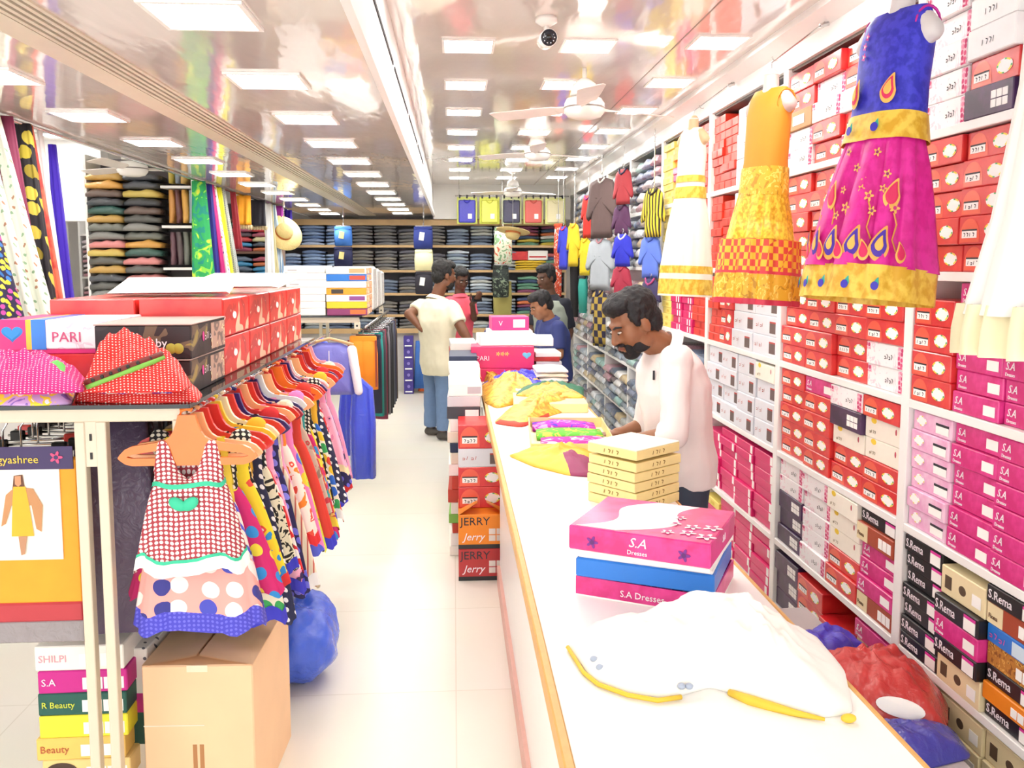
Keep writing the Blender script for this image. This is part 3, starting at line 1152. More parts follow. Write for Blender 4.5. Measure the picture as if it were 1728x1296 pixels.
GOLDC = P('damask', 'd9a62a', 'f0cc52', scale=30, rough=0.4)
GOLDF = P('floral', 'e0ac2c', 'b9851a', ('f2d264', 'e0ac2c'), scale=26, rough=0.4)
ZARI = M('e3b94a', 0.35, vary=0.1, scale=60)
# --- blue and magenta dress
DX = 1.22
base = onx(1510, 270, DX)
pk = thing('child_dress', 'blue bodice and magenta skirt dress with gold paisley borders on a bust form', 'dress', (DX, base.y, 0), math.radians(-68))
zt, zb = 2.33, 1.54
prof = [(zt, 0.105, 0.03, 0), (zt - .03, 0.118, 0.055, 0), (zt - .09, 0.122, 0.075, 0), (zt - .2, 0.118, 0.075, 0.05), (zt - .30, 0.125, 0.078, 0.1), (zt - .31, 0.133, 0.084, 0.2), (zt - .385, 0.14, 0.09, .25)]
MB_ = MB()
frock_body(MB_, prof[:5], 3, 9)
blu = P('damask', '2a2cb4', '3f3fd0', scale=40, rough=0.5)
MB_.build('bodice', blu, pk, True)
b = MB()
frock_body(b, [(zt - .285, 0.128, 0.082, .1), (zt - .36, 0.142, 0.094, .25)], 3, 9)
b.build('waist_border', GOLDC, pk, True)
b = MB()
sk = [(zt - .35, 0.125, 0.082, .2), (zt - .42, 0.14, 0.10, .9), (zt - .52, 0.158, 0.125, 1), (zt - .64, 0.176, 0.15, 1), (zb + .085, 0.192, 0.165, .8)]
frock_body(b, sk, 5, 11, 72, 0.15)
b.build('skirt', P('damask', 'd4188e', 'e32aa2', scale=30, rough=0.45), pk, True)
b = MB()
hemp = [(zb + .09, 0.193, 0.167, .8), (zb, 0.2, 0.172, .5)]
frock_body(b, hemp, 5, 11, 72, 0.10)
b.build('hem_border', GOLDC, pk, True)
pz_b, pz_g, pz_p = motif(paisley(0.036), M('4a2aa8', 0.6)), motif(paisley(0.02), M('f0b95a', 0.5)), motif(paisley(0.03), M('d9285f', 0.6))
pz_o, pz_o2 = motif(paisley(0.047), M('eaa84e', 0.5)), motif(paisley(0.04), M('f0b95a', 0.5))
allp = prof[:5] + sk + hemp
for i, xr in enumerate((-0.8, -0.42, -0.02, 0.4, 0.78)):
    q = stick(pz_o, pk, sk + hemp, xr, zb + .135, 0.022, 'gold_paisley')
    q2 = obj('violet_paisley', pz_b, q, (0, -0.003, 0.003))
    obj('gold_paisley', pz_g, q, (0, -0.006, 0.006))
    q = stick(pz_o2, pk, sk + hemp, xr + .2, zb + .12, 0.024, 'gold_paisley')
    q.scale = (-.7, 1, .7)
    obj('rose_paisley', pz_p, q, (0, -0.003, 0.003))
    if i in (1, 4):
        q = stick(pz_o2, pk, sk + hemp, xr + .08, zb + .27, 0.022, 'gold_paisley')
        obj('violet_paisley', pz_p, q, (0, -0.003, 0.003))
    f = stick(flower_mesh(0.016, M('e8b45c', 0.5), M('c5217a', 0.5)), pk, sk + hemp, xr + .12, zb + .24 + .03 * (i % 2), 0.02, 'flower_motif')
    f2 = stick(flower_mesh(0.012, M('e8b45c', 0.5), M('c5217a', 0.5)), pk, sk + hemp, xr - .05, zb + .29, 0.02, 'flower_motif')
    b = MB()
    b.tube([(0, 0, 0), (0.012, 0, -0.03), (0.004, 0, -0.07), (0.02, 0, -0.1)], 0.0025, 5)
    obj('vine', b.mesh('vine', M('e0a24e', 0.5)), f, (0, 0.002, -0.012))
    hp = stick(motif(paisley(0.014), M('2fae9a', 0.5)), pk, hemp, xr, zb + .04, 0.018, 'peacock_motif')
    obj('blue_eye', oval_mesh('blue_eye', 0, 0, 0.011, 0.011, 0, [M('3a32b8', 0.5)] * 3), hp, (-0.004, -0.003, -0.006))
for xr in (-0.55, 0.5):
    q = stick(pz_o2, pk, prof[:5], xr, zt - .235, 0.014, 'gold_paisley')
    obj('rose_paisley', pz_p, q, (0, -0.003, 0.003))
    obj('gold_paisley', pz_g, q, (0, -0.006, 0.006))
    hp = stick(motif(paisley(0.014), M('2fae9a', 0.5)), pk, [(zt - .285, 0.128, 0.082), (zt - .36, 0.142, 0.094)], xr * .7, zt - .325, 0.016, 'peacock_motif')
    obj('blue_eye', oval_mesh('blue_eye', 0, 0, 0.012, 0.012, 0, [M('3a32b8', 0.5)] * 3), hp, (-0.004, -0.003, -0.006))
fm_ = flower_mesh(0.013, M('e8b45c', 0.5), M('8a1a6c', 0.5))
for i, (xr, dz) in enumerate(((-.7, .36), (-.3, .40), (.1, .35), (.5, .39), (.75, .33), (-.5, .30), (.35, .31), (-.1, .22), (.6, .23), (-.75, .24))):
    stick(fm_, pk, sk + hemp, xr, zb + dz, 0.016, 'flower_motif')
for k in range(3):
    stick(flower_mesh(0.012, M('e3259a', 0.5), M('f4d7e6', 0.5)), pk, prof[:5], -0.45, zt - .07 - .028 * k, 0.008, 'button_motif')
for sd in (-1, 1):
    MB().tube([(sd * (0.108 + .012 * math.cos(t)), 0.045 * math.cos(t * 1.0) * .9, zt - .055 + .05 * math.sin(t)) for t in [2 * math.pi * i / 18 for i in range(18)]], 0.004, 6, closed=True).build('armhole_piping', M('c8289a', 0.5), pk, True)
tilt(pk, -0.12, (DX, base.y, zt), math.radians(-68), .86)
bf = bust('bust_form', 'white bust form wearing the blue and magenta dress', (DX, base.y, zt - .015), math.radians(-68), 0.82)
bf.rotation_euler[0] = -0.12
# --- yellow dress
DX2 = 1.26
base = onx(1297, 300, DX2)
yd = thing('child_dress', 'yellow bodice dress with gold brocade skirt and red checked hem on a bust form', 'dress', (DX2, base.y, 0), math.radians(-66))
zt, zb = 2.335, 1.485
prof = [(zt, 0.11, 0.03, 0), (zt - .03, 0.125, 0.055, 0), (zt - .1, 0.13, 0.078, 0), (zt - .28, 0.125, 0.08, 0.08), (zt - .32, 0.132, 0.082, 0.1)]
b = MB()
frock_body(b, prof, 7, 9)
b.build('bodice', M('d98a1c', 0.6, vary=.06), yd, True)
b = MB()
frock_body(b, [(zt - .31, 0.136, 0.088, .1), (zt - .42, 0.142, 0.094, .2)], 7, 9)
b.build('waistband', GOLDF, yd, True)
sk = [(zt - .41, 0.138, 0.09, .3), (zt - .5, 0.155, 0.115, .9), (zt - .62, 0.178, 0.14, 1), (zb + .255, 0.2, 0.165, 1)]
b = MB()
frock_body(b, sk, 8, 10, 72, 0.1)
b.build('skirt', P('damask', 'c9971c', 'efc63c', scale=60, rough=0.4), yd, True)
b = MB()
frock_body(b, [(zb + .255, 0.2, 0.165, 1), (zb + .13, 0.212, 0.175, 1)], 8, 10, 72, 0.1)
b.build('checked_band', P('check', 'e9b832', 'd5483a', scale=38, rough=0.5), yd, True)
b = MB()
frock_body(b, [(zb + .13, 0.212, 0.175, 1), (zb + .118, 0.2145, 0.177, 1)], 8, 10, 72, 0.1)
b.build('red_stripe', M('d23a4a', 0.5), yd, True)
b = MB()
frock_body(b, [(zb + .12, 0.213, 0.176, 1), (zb + .02, 0.218, 0.18, .9)], 8, 10, 72, 0.1)
b.build('hem_border', GOLDF, yd, True)
b = MB()
frock_body(b, [(zb + .022, 0.218, 0.18, .9), (zb, 0.219, 0.181, .8)], 8, 10, 72, 0.1)
b.build('hem_edge', M('c5304c', 0.5), yd, True)
MB().tube([(0.118 + .012 * math.cos(t), 0.05 * math.cos(t), zt - .06 + .05 * math.sin(t)) for t in [2 * math.pi * i / 18 for i in range(18)]], 0.004, 6, closed=True).build('armhole_piping', M('d98a1a', 0.5), yd, True)
tilt(yd, -0.07, (DX2, base.y, zt), math.radians(-66), .76)
bust('bust_form', 'pinkish bust form wearing the yellow brocade dress', (DX2, base.y, zt - .015), math.radians(-66), .78, M('cdb6b0', 0.4))
# --- cream dress with gold bands
DX3 = 1.27
base = onx(1168, 330, DX3)
cd = thing('child_dress', 'cream long dress with two gold bands on a wooden capped bust form', 'dress', (DX3, base.y, 0), math.radians(-62))
zt, zb = 2.36, 1.475
CR = M('f2ead6', 0.6)
b = MB()
frock_body(b, [(zt, 0.09, 0.03, 0), (zt - .03, 0.11, 0.055, 0), (zt - .12, 0.12, 0.075, 0), (zt - .26, 0.115, 0.075, .1), (zt - .34, 0.13, 0.08, .2)], 9, 9)
b.build('bodice', CR, cd, True)
for nm, p, mt in (('waist_band', [(zt - .25, 0.12, 0.08, .1), (zt - .285, 0.125, 0.083, .1)], GOLDC), ('waist_band', [(zt - .31, 0.135, 0.085, .2), (zt - .37, 0.14, 0.09, .2)], GOLDC),
                  ('skirt', [(zt - .36, 0.13, 0.085, .3), (zt - .5, 0.165, 0.12, .8), (zb + .15, 0.205, 0.155, .8)], CR), ('hem_band', [(zb + .16, 0.206, 0.156, .8), (zb + .12, 0.209, 0.158, .8)], GOLDC),
                  ('skirt_lower', [(zb + .12, 0.208, 0.157, .8), (zb + .09, 0.21, 0.158, .8)], CR), ('hem_band', [(zb + .09, 0.212, 0.16, .8), (zb + .01, 0.215, 0.163, .7)], GOLDC), ('hem_edge', [(zb + .01, 0.214, 0.162, .7), (zb, 0.214, 0.162, .7)], CR)):
    b = MB()
    frock_body(b, p, 9, 10, 64, 0.08)
    b.build(nm, mt, cd, True)
tilt(cd, -0.05, (DX3, base.y, zt), math.radians(-62), .7)
bust('bust_form', 'wooden capped bust form wearing the cream dress', (DX3, base.y, zt - .015), math.radians(-62), 0.68, M('d8b48c', 0.45))
# --- white dress cut by the picture edge
DX4 = 1.16
yw = onx(1728, 560, DX4).y
wd = thing('child_dress', 'white net dress with cream frilled hem beside the pink dress', 'dress', (DX4, 1.6, 0), math.radians(-70))
zt, zb = 2.34, 1.47
b = MB()
frock_body(b, [(zt, 0.09, 0.03, 0), (zt - .04, 0.11, 0.06, 0), (zt - .14, 0.12, 0.075, 0), (zt - .26, 0.115, 0.075, .1), (zt - .34, 0.12, 0.08, .4), (zt - .6, 0.17, 0.14, .9), (zb + .08, 0.235, 0.2, 1)], 12, 12, 72, 0.09)
b.build('gown', M('f5f3f0', 0.7, vary=0.02), wd, True)
b = MB()
frock_body(b, [(zb + .1, 0.232, 0.198, 1), (zb + .05, 0.245, 0.21, 1), (zb, 0.25, 0.21, 1)], 13, 22, 96, 0.14)
b.build('frill', M('f3e9c4', 0.8), wd, True)
bust('bust_form', 'white bust form wearing the white net dress', (DX4, 1.6, zt - .015), math.radians(-70), 0.6)
wd.scale = (.64, .64, 1)
for i, (uu, vv) in enumerate(((1312, 96), (1187, 178), (1107, 235))):
    q = onx(uu, vv, 1.497)
    hook(1.49, q.y, q.z, ('small bent wire hook on the white cove above the yellow dress', 'small bent wire hook on the white cove above the cream dress', 'small bent wire hook on the cove above the shirt packets')[i])


# ================================================================== garments hung in chains before the far wall shelves
def shirt_outline(w, h, sl=0.5, drop=0.10):
    """half width w/2, body length h, sleeve length factor; neck at the top (0,0)"""
    hw = w / 2
    s_ = sl * h
    return [(-0.05, 0), (0.05, 0), (hw * .92, -0.035), (hw * 1.3, -drop - s_ * .75), (hw * 1.02, -drop - s_ * .85), (hw * .82, -drop - 0.04), (hw * .86, -h), (-hw * .86, -h), (-hw * .82, -drop - 0.04), (-hw * 1.02, -drop - s_ * .85), (-hw * 1.3, -drop - s_ * .75), (-hw * .92, -0.035)]


HANGC = {}


def hung(name, u, v0, v1, X, w, mats, label, cat, sl=0.4, th=0.02, rz=-64, pant=False, extra=None, tag=False):
    """garment whose top shows at (u, v0) and hem at v1, hung in the plane x = X"""
    a, c = onx(u, v0, X), onx(u, v1, X)
    h = a.z - c.z
    w *= 1.1
    o = thing(name, label, cat, (X, a.y, a.z), math.radians(rz))
    b = MB()
    if pant:
        b2 = MB()
        loft_cloth(b2, [((0, 0, 0), w * .36, 0.02, 0), ((0, 0, -h * .3), w * .42, 0.03, .4), ((0, 0, -h), w * .34, 0.022, .6)], 4, .15, int(u))
        b2.build('leg_cloth', mats[0], o, True)
        MB().box(-w * .36, w * .36, -0.024, 0.024, -0.03, 0.004, 0, bev=0.006).build('waistband', mats[-1], o)
    else:
        puff(b, shirt_outline(w, h, sl), th, (0, -h * .35), seed=int(u))
        b.build('body_cloth', mats[0], o, True)
        cb = MB()
        cb.tube([(-0.05, -0.006, 0.002), (-0.03, -0.018, -0.03), (0, -0.022, -0.045), (0.03, -0.018, -0.03), (0.05, -0.006, 0.002)], 0.008, 6)
        cb.build('collar', mats[-1], o, True)
    MB().tube([(-0.012, 0, 0.03), (0, 0, 0.045), (0.012, 0, 0.03), (0, 0, 0.012), (0, 0, -0.01)], 0.003, 6).build('hanger_hook', CHROME, o, True)
    if tag:
        MB().box(-0.03, 0.03, -th - 0.012, -th - 0.008, -h * .55, -h * .3).build('price_tag', M('efe0a8', 0.6), o)
    return o


GREYS = M('aeb6bd', 0.8)
hung('brown_jacket', 1016, 300, 402, 1.36, 0.36, [M('6a5654', 0.8), M('efe9e4', 0.7)], 'dark brown open jacket over a white shirt hung on the wall shelves', 'jacket', .62)
hung('grey_shirt', 1013, 402, 490, 1.36, 0.34, [GREYS, M('c98d96', 0.7)], 'grey long sleeved shirt hung under the brown jacket', 'shirt', .5)
hung('checked_shirt', 1012, 490, 585, 1.36, 0.22, [P('check', '2c2740', 'b59a44', scale=16), M('2c2740', .8)], 'yellow and black checked shirt hung under the grey shirt', 'shirt', .3)
hung('red_navy_jacket', 1052, 285, 345, 1.4, 0.2, [M('b03a42', 0.7), M('2f3050', 0.7)], 'red sleeved navy jacket topmost on a hanging chain', 'jacket', .6)
hung('purple_shirt', 1049, 345, 397, 1.4, 0.2, [M('5a3158', 0.7), M('3d2140', .7)], 'dark purple shirt under the red and navy jacket', 'shirt', .5)
hung('blue_shirt', 1051, 395, 450, 1.4, 0.22, [M('2a32c8', 0.7), M('e8e4ea', .7)], 'bright blue shirt under the dark purple shirt', 'shirt', .45)
hung('maroon_shirt', 1049, 448, 500, 1.4, 0.22, [M('a82c46', 0.7), M('a82c46', .7)], 'maroon shirt lowest on the chain under the blue shirt', 'shirt', .4)
hung('yellow_black_shirt', 1103, 318, 400, 1.42, 0.2, [P('stripe', 'e3cf3a', '2e2a22', scale=10, size=.6), M('2e2a22', .7)], 'yellow and black shirt hung beside the yellow boxes', 'shirt', .5)
hung('light_blue_shirt', 1098, 397, 470, 1.42, 0.2, [M('5f7fe0', 0.7), M('4a66c0', .7)], 'light blue shirt under the yellow and black shirt', 'shirt', .45)
hung('navy_shirt', 1098, 470, 520, 1.42, 0.18, [M('3a3560', 0.7), M('a8447c', .7)], 'navy and pink shirt under the light blue shirt', 'shirt', .4)
hung('red_purple_shirt', 992, 330, 402, 1.42, 0.18, [M('d8362e', 0.7), M('8a2a7c', .7)], 'red shirt with purple top hung before the packets', 'shirt', .4)
hung('yellow_shirt', 987, 402, 465, 1.40, 0.2, [M('f0d62c', 0.7), M('e0c020', .7)], 'yellow shirt under the red and purple shirt', 'shirt', .35)
hung('teal_trousers', 984, 466, 528, 1.40, 0.16, [M('2f9f92', 0.7), M('35383e', .7)], 'teal and dark grey trousers under the yellow shirt', 'trousers', pant=True)
hung('yellow_dress_shirt', 968, 377, 450, 1.30, 0.2, [M('f2cf2c', 0.7), M('e8a92c', .7)], 'yellow and black long shirt above black trousers', 'shirt', .5)
hung('black_trousers', 970, 420, 535, 1.34, 0.16, [M('201e22', 0.8), M('201e22', .8)], 'long black trousers hung behind the yellow long shirt', 'trousers', pant=True)
hung('blue_red_shirt', 951, 382, 455, 1.22, 0.18, [M('3c44d0', 0.7), M('d83a5c', .7)], 'blue shirt with red hem hung by the corner', 'shirt', .5)
hung('orange_scarf', 942, 378, 500, 1.24, 0.16, [P('floral', 'e05a3c', 'f4efe6', ('c23a2a', 'f2b8a0'), scale=18), M('e05a3c', .7)], 'orange and white printed cloth hung by the corner', 'cloth', pant=True)

for X, zz0, nm in ((DX, 2.39, 'magenta dress form'), (DX2, 2.39, 'yellow dress form'), (DX3, 2.40, 'cream dress form'), (DX4, 2.38, 'white dress form')):
    yy = {DX: onx(1510, 270, DX).y, DX2: onx(1297, 300, DX2).y, DX3: onx(1168, 330, DX3).y, DX4: 1.6}[X]
    o = thing('hanging_wire', 'thin steel wire from the cove holding the ' + nm, 'wire', (0, 0, 0))
    MB().tube([(X, yy, zz0), (X, yy, zz0 + .05), (1.47, yy, 2.60)], .003, 6).build('wire', CHROME, o)
    MB().tube([(1.45, yy, 2.585), (1.485, yy, 2.595)], .009, 8).build('wall_eye', CHROME, o)

# ================================================================== counter
ct = thing('shop_counter', 'long white laminate shop counter with wood edged top', 'counter', (0, 0, 0))
CT = 0.85
MB().box(0.19, 0.745, 0.6, 7.9, CT - 0.022, CT, bev=0.002).build('worktop', LAM, ct)
MB().box(0.172, 0.19, 0.6, 7.9, CT - 0.045, CT - 0.0005, bev=0.003).build('wood_edge', WOODEDGE, ct)
MB().box(0.745, 0.757, 0.6, 7.9, CT - 0.045, CT - 0.0005, bev=0.003).build('wood_edge', WOODEDGE, ct)
MB().box(0.23, 0.245, 0.62, 4.3, 0.1, CT - 0.022).build('side_panel', LAM, ct)
MB().box(0.215, 0.235, 0.62, 4.3, 0.0, 0.1).build('skirting', M('e0b0a4', 0.5), ct)
MB().box(0.30, 0.315, 4.3, 7.88, 0.0, CT - 0.022).build('side_panel', LAM, ct)
MB().box(0.70, 0.715, 0.62, 7.88, 0.0, CT - 0.022).build('back_panel', LAM, ct)
for y in (0.62, 2.4, 4.3, 6.1, 7.87):
    MB().box(0.315, 0.70, y, y + 0.018, 0.0, CT - 0.022).build('partition', LAM, ct)

# --- box stack with the open trays
rz = math.radians(-29)


def loosebox(name, label, cat, c, z, w, d_, h, rz, mats, lid=None, group=None, bev=0.003):
    o = thing(name, label, cat, (c[0], c[1], z), rz, group)
    MB().box(-w / 2, w / 2, -d_ / 2, d_ / 2, 0, h, 0, bev=bev).build('body', mats[0], o)
    return o


def tray(name, label, c, z, w, d_, h, rz, mat, inside, t=0.004, group=None):
    o = thing(name, label, 'box', (c[0], c[1], z), rz, group)
    MB().box(-w / 2, w / 2, -d_ / 2, d_ / 2, 0, t).build('base', inside, o)
    for nm, a in (('side', (-w / 2, w / 2, -d_ / 2, -d_ / 2 + t)), ('side', (-w / 2, w / 2, d_ / 2 - t, d_ / 2)), ('side', (-w / 2, -w / 2 + t, -d_ / 2 + t, d_ / 2 - t)), ('side', (w / 2 - t, w / 2, -d_ / 2 + t, d_ / 2 - t))):
        MB().box(*a, t, h).build(nm, mat, o)
    return o


tr = tray('open_box', 'open magenta box tray with garments, lowest under the blue box', (0.5, 2.045), CT + .0005, 0.33, 0.27, 0.048, rz + .02, PINK, PAPER)
obj('lettering', txt(text_mesh('S.A Dresses', 0.022, SAW, 'CENTER'), 0.0, 0.014, -0.1365), tr)
hb = MB()
heap(hb, [(-.15, -.12), (.15, -.12), (.15, .12), (-.15, .12)], 0.005, 0.028, 4)
ho = hb.build('folded_garment', P('floral', 'f4f0ee', '3f8f5c', ('2f6f4a', 'f4f0ee'), scale=20), None, True)
T(ho, 'white and green printed garment lying inside the open magenta tray', 'garment')
ho.location = (0.5, 2.045, CT)
ho.rotation_euler[2] = rz
bb = thing('blue_box', 'bright blue garment box between the magenta boxes on the counter', 'box', (0.497, 2.045, CT + 0.05), rz + .05)
MB().box(-.165, .165, -.135, .135, 0, 0.046, bev=.003).build('body', BLUEB, bb)
MB().box(-.16, .16, -.13, .13, 0.046, 0.054, bev=.002).build('inner_tray', PAPER, bb)
sb = thing('dress_box', 'magenta floral white-lettered box, topmost of the stack on the counter', 'box', (0.49, 2.04, CT + 0.106), rz)
MB().box(-.168, .168, -.14, .14, 0, 0.012, bev=.002).build('inner_tray', PAPER, sb)
MB().box(-.17, .17, -.142, .142, 0.012, 0.07, bev=.003).build('lid', PINK, sb)
obj('lettering', txt(text_mesh('S.A', 0.032, SAW, 'CENTER', .3), 0.0, 0.038, -0.1432), sb)
obj('lettering', txt(text_mesh('Dresses', 0.015, SAW, 'CENTER'), 0.0, 0.02, -0.1432), sb)
sd_ = obj('lettering', text_mesh('S.A', 0.024, SAW, 'CENTER', .3), sb, (0.1712, 0.0, 0.036))
sd_.rotation_euler[2] = math.pi / 2
bfm = flower_mesh(0.016, M('7a2a8c', 0.5), M('5b1f6c', .5))
for x in (-0.11, 0.11):
    obj('butterfly_motif', bfm, sb, (x, -0.1432, 0.036))
n = 26
wpts = []
for i in range(n + 1):
    f = i / n
    wpts.append((-0.155 + .13 * f + 0.035 * math.sin(f * 6.3), -0.135 + .27 * f, 0.0705))
wp2 = [(x + 0.10 + 0.05 * math.sin(3 * (i / n)), y, z) for i, (x, y, z) in enumerate(wpts)]
b = MB()
b.loft([wpts, wp2], 0, False, False, closed=False)
b.build('white_swirl', PAPER, sb)
for i in range(7):
    fl = obj('blossom_print', flower_mesh(0.017 + .004 * (i % 3), M('f7e3ee', 0.5), M('c53a86', .5)), sb, (0.06 + .045 * (i % 3), -0.10 + .06 * (i // 3) + .012 * (i % 2), 0.0712))
    fl.rotation_euler[0] = -math.pi / 2

# --- yellow box stack
OCH = M('f2e09a', 0.5)
ytx = scribble_mesh(-.035, .035, 0.0, .012, 0.0, M('8a6a24', 0.6), 31)
for k in range(6):
    o = thing('yellow_box', 'flat yellow box with brown script, %s in the stack on the counter' % (ORD[k] if k < 5 else 'topmost'), 'box', (0.605 + rnd.uniform(-.003, .003), 2.82, CT + 0.033 * k + (0.006 if k == 5 else 0)), math.radians(38 + rnd.uniform(-1.5, 1.5)), 'yellow boxes stacked on the counter')
    MB().box(-.115, .115, -.105, .105, 0, 0.03, bev=.002).build('body', OCH, o)
    obj('lettering', txt(ytx, 0.0, 0.009, -0.1055), o)
    q = obj('lettering', ytx, o, (-0.1158, 0.0, 0.009))
    q.rotation_euler[2] = -math.pi / 2
    if k == 5:
        MB().box(-.114, .114, -.104, .104, 0.0302, 0.034, bev=.001).build('lid_paper', M('fff6d8', 0.6), o)


def heap_px(name, label, cat, px, z0, h, mats, seed, peak=None, wr=0.25, mfun=None, n=72, k=12, power=1.6):
    out = [onz(u, v, z0).to_2d() for u, v in px]
    c = sum(out, Vector((0, 0))) / len(out)
    b = MB()
    heap(b, [p - c for p in out], 0, h, seed, n, k, wr, mfun, 0, (onz(*peak, z0).to_2d() - c) if peak else None, power)
    o = b.build(name, mats, None, True)
    o.location = (c.x, c.y, z0)
    return T(o, label, cat)


# --- white dress spread on the counter
WCL = M('f3f1ec', 0.75, vary=0.02)
wo = heap_px('white_dress', 'white cloth dress with yellow piping spread over the near counter', 'dress', [(958, 1092), (1000, 1150), (1060, 1172), (1130, 1180), (1200, 1160), (1290, 1190), (1390, 1212), (1440, 1205), (1425, 1135), (1375, 1075), (1320, 1068), (1240, 1096), (1120, 1075), (1010, 1050)], CT + 0.0005, 0.13, [WCL], 21, (1245, 1112), 0.2, n=120, k=22, power=1.1)
pts = [onz(u, v, CT + 0.006) - wo.location for u, v in [(958, 1092), (985, 1135), (1010, 1155), (1060, 1173), (1110, 1182), (1150, 1176)]]
MB().tube(pts, 0.0045, 6).build('yellow_piping', M('e8c23c', 0.6), wo, True)
pts = [onz(u, v, CT + 0.006) - wo.location for u, v in [(1230, 1168), (1265, 1182), (1300, 1192), (1345, 1204), (1392, 1214)]]
MB().tube(pts, [0.006, 0.01, 0.009, 0.006, 0.003], 6).build('yellow_piping', M('e8c23c', 0.6), wo, True)
q = onz(1432, 1212, CT + 0.008) - wo.location
MB().ell(q, (0.014, 0.008, 0.008)).build('yellow_bow', M('e8c23c', 0.6), wo, True)
for u, v in ((1002, 1112), (1012, 1126), (1150, 1158), (1163, 1158)):
    q = onz(u, v, CT + 0.02) - wo.location
    MB().ell(q, (0.008, 0.007, 0.006), 8, 6).build('printed_motif', M('a8b4c8', 0.6), wo, True)
# --- yellow cloth with maroon edge
yc = heap_px('yellow_skirt', 'golden yellow silk skirt with maroon patch lying before the box stack', 'skirt', [(858, 770), (900, 788), (960, 803), (1000, 806), (1010, 775), (990, 757), (940, 756), (890, 762)], CT + .0005, 0.05, [M('e6b93c', 0.5, vary=.15), M('8c2f5c', 0.6)], 33, None, .3, mfun=lambda k, i: 1 if (21 <= i <= 35 and k <= 9) else 0)
# --- tray with folded pieces
p0 = (onz(895, 757, CT + .03) + onz(1045, 757, CT + .03) + onz(885, 700, CT + .03) + onz(1000, 700, CT + .03)) / 4
tr2 = tray('open_yellow_box', 'shallow open yellow box showing three folded silk blouses', (0.52, 3.82), CT + .0005, 0.36, 0.62, 0.05, math.radians(-4), OCH, M('f6ecc8', .6))
for i, (mt, lab) in enumerate(((P('floral', 'b428b8', '5a3ad0', ('e89ad8', 'c838c0'), scale=16), 'magenta and violet printed folded blouse in the open yellow box'), (P('floral', '62c23a', '8ad860', ('e8c84a', '62c23a'), scale=14), 'bright green folded blouse in the open yellow box'), (P('floral', 'b01c98', 'd03ab8', ('f4c8e0', 'b01c98'), scale=14), 'deep magenta folded blouse in the open yellow box'))):
    fb = folded(300 + i, 0.30, 0.17 if i else 0.2, 0.035)
    o = fb.build('folded_blouse', mt, None, True)
    o.location = (0.52, 3.99 - 0.21 * i - (0 if i else 0.0), CT + 0.006)
    o.rotation_euler[2] = math.radians(-4)
    T(o, lab, 'blouse')
# --- further along: box, garments
loosebox('flat_box', 'long flat yellow box under the green and gold blouse', 'flat box', (0.53, 4.75), CT + .0005, 0.40, 0.42, 0.05, math.radians(-3), [OCH])
loosebox('flat_box', 'white lidded flat box behind the green and gold blouse', 'flat box', (0.55, 5.12), CT + .0005, 0.38, 0.24, 0.06, math.radians(3), [PAPER])
gold2 = P('damask', 'c9922a', 'ecc34c', scale=26, rough=.45)
heap_px('gold_blouse', 'gold silk skirt piece with red edge hanging over the counter rim', 'skirt', [(833, 715), (880, 722), (935, 700), (975, 690), (990, 672), (960, 662), (900, 668), (860, 690)], CT + .001, 0.07, [gold2, M('c0402c', .6)], 41, None, .3, mfun=lambda k, i: 1 if (k <= 1 and i < 14) else 0)
gb = heap_px('green_blouse', 'dark green and gold blouse lying on the yellow box', 'blouse', [(870, 668), (930, 672), (985, 672), (985, 655), (930, 650), (880, 655)], CT + .051, 0.05, [M('1f6a4c', .6), gold2], 43, None, .3, mfun=lambda k, i: 1 if i < 20 else 0)
heap_px('purple_skirt', 'violet and gold silk skirt lying before the pink box', 'skirt', [(838, 690), (880, 680), (935, 672), (945, 640), (900, 632), (835, 640), (812, 650), (818, 680)], CT + .001, 0.10, [P('floral', '3a34c0', '6a6ae8', ('e0b44a', '3a34c0'), scale=14), gold2], 47, None, .28, mfun=lambda k, i: 1 if (i < 10 or i > 52) else 0)
heap_px('gold_border_skirt', 'copper gold brocade skirt end draped beside the violet skirt', 'skirt', [(796, 630), (815, 640), (835, 680), (845, 690), (850, 640), (830, 625)], CT + .001, 0.06, [P('floral', 'c08a2a', 'a05a1c', ('e8c24a', 'c08a2a'), scale=22)], 53)
pb = loosebox('pink_box', 'large pink box with blue heart on the counter', 'box', (0.335, 5.95), CT + .09, 0.43, 0.3, 0.15, math.radians(-2), [M('e0306c', .4, coat=.2)])
obj('lettering', txt(text_mesh('PARI', 0.045, SAW), -0.18, 0.055, -0.1515), pb)
hp = [(0.03 * math.sin(t) ** 3, 0.026 * (0.81 * math.cos(t) - 0.31 * math.cos(2 * t) - 0.12 * math.cos(3 * t) - 0.06 * math.cos(4 * t))) for t in [2 * math.pi * i / 28 for i in range(28)]]
obj('heart_emblem', motif(hp, M('6fc8e0', .5), 'heart_emblem'), pb, (0.165, -0.1505, 0.09))
for x in (-.03, .0, .03):
    obj('butterfly_motif', flower_mesh(0.016, M('f0c070', .5), M('e89a4a', .5)), pb, (x, -0.1515, 0.1))
loosebox('pink_box', 'pink box underneath the large heart box', 'box', (0.335, 5.95), CT + .0005, 0.42, 0.3, 0.088, 0, [M('e0306c', .4, coat=.2)])
loosebox('white_box', 'wide white box lying on the pink heart box', 'box', (0.37, 6.0), CT + .241, 0.40, 0.3, 0.07, math.radians(4), [PAPER])
loosebox('white_box', 'white paper covered box at the wall side of the counter', 'box', (0.62, 6.5), CT + .19, 0.26, 0.34, 0.06, math.radians(-4), [PAPER])
vb = loosebox('pink_box', 'small pink box with white V and white label', 'box', (0.42, 6.55), CT + .302, 0.28, 0.24, 0.10, math.radians(3), [M('e8408c', .4)])
obj('lettering', txt(text_mesh('V', 0.05, SAW), -0.09, 0.035, -0.1215), vb)
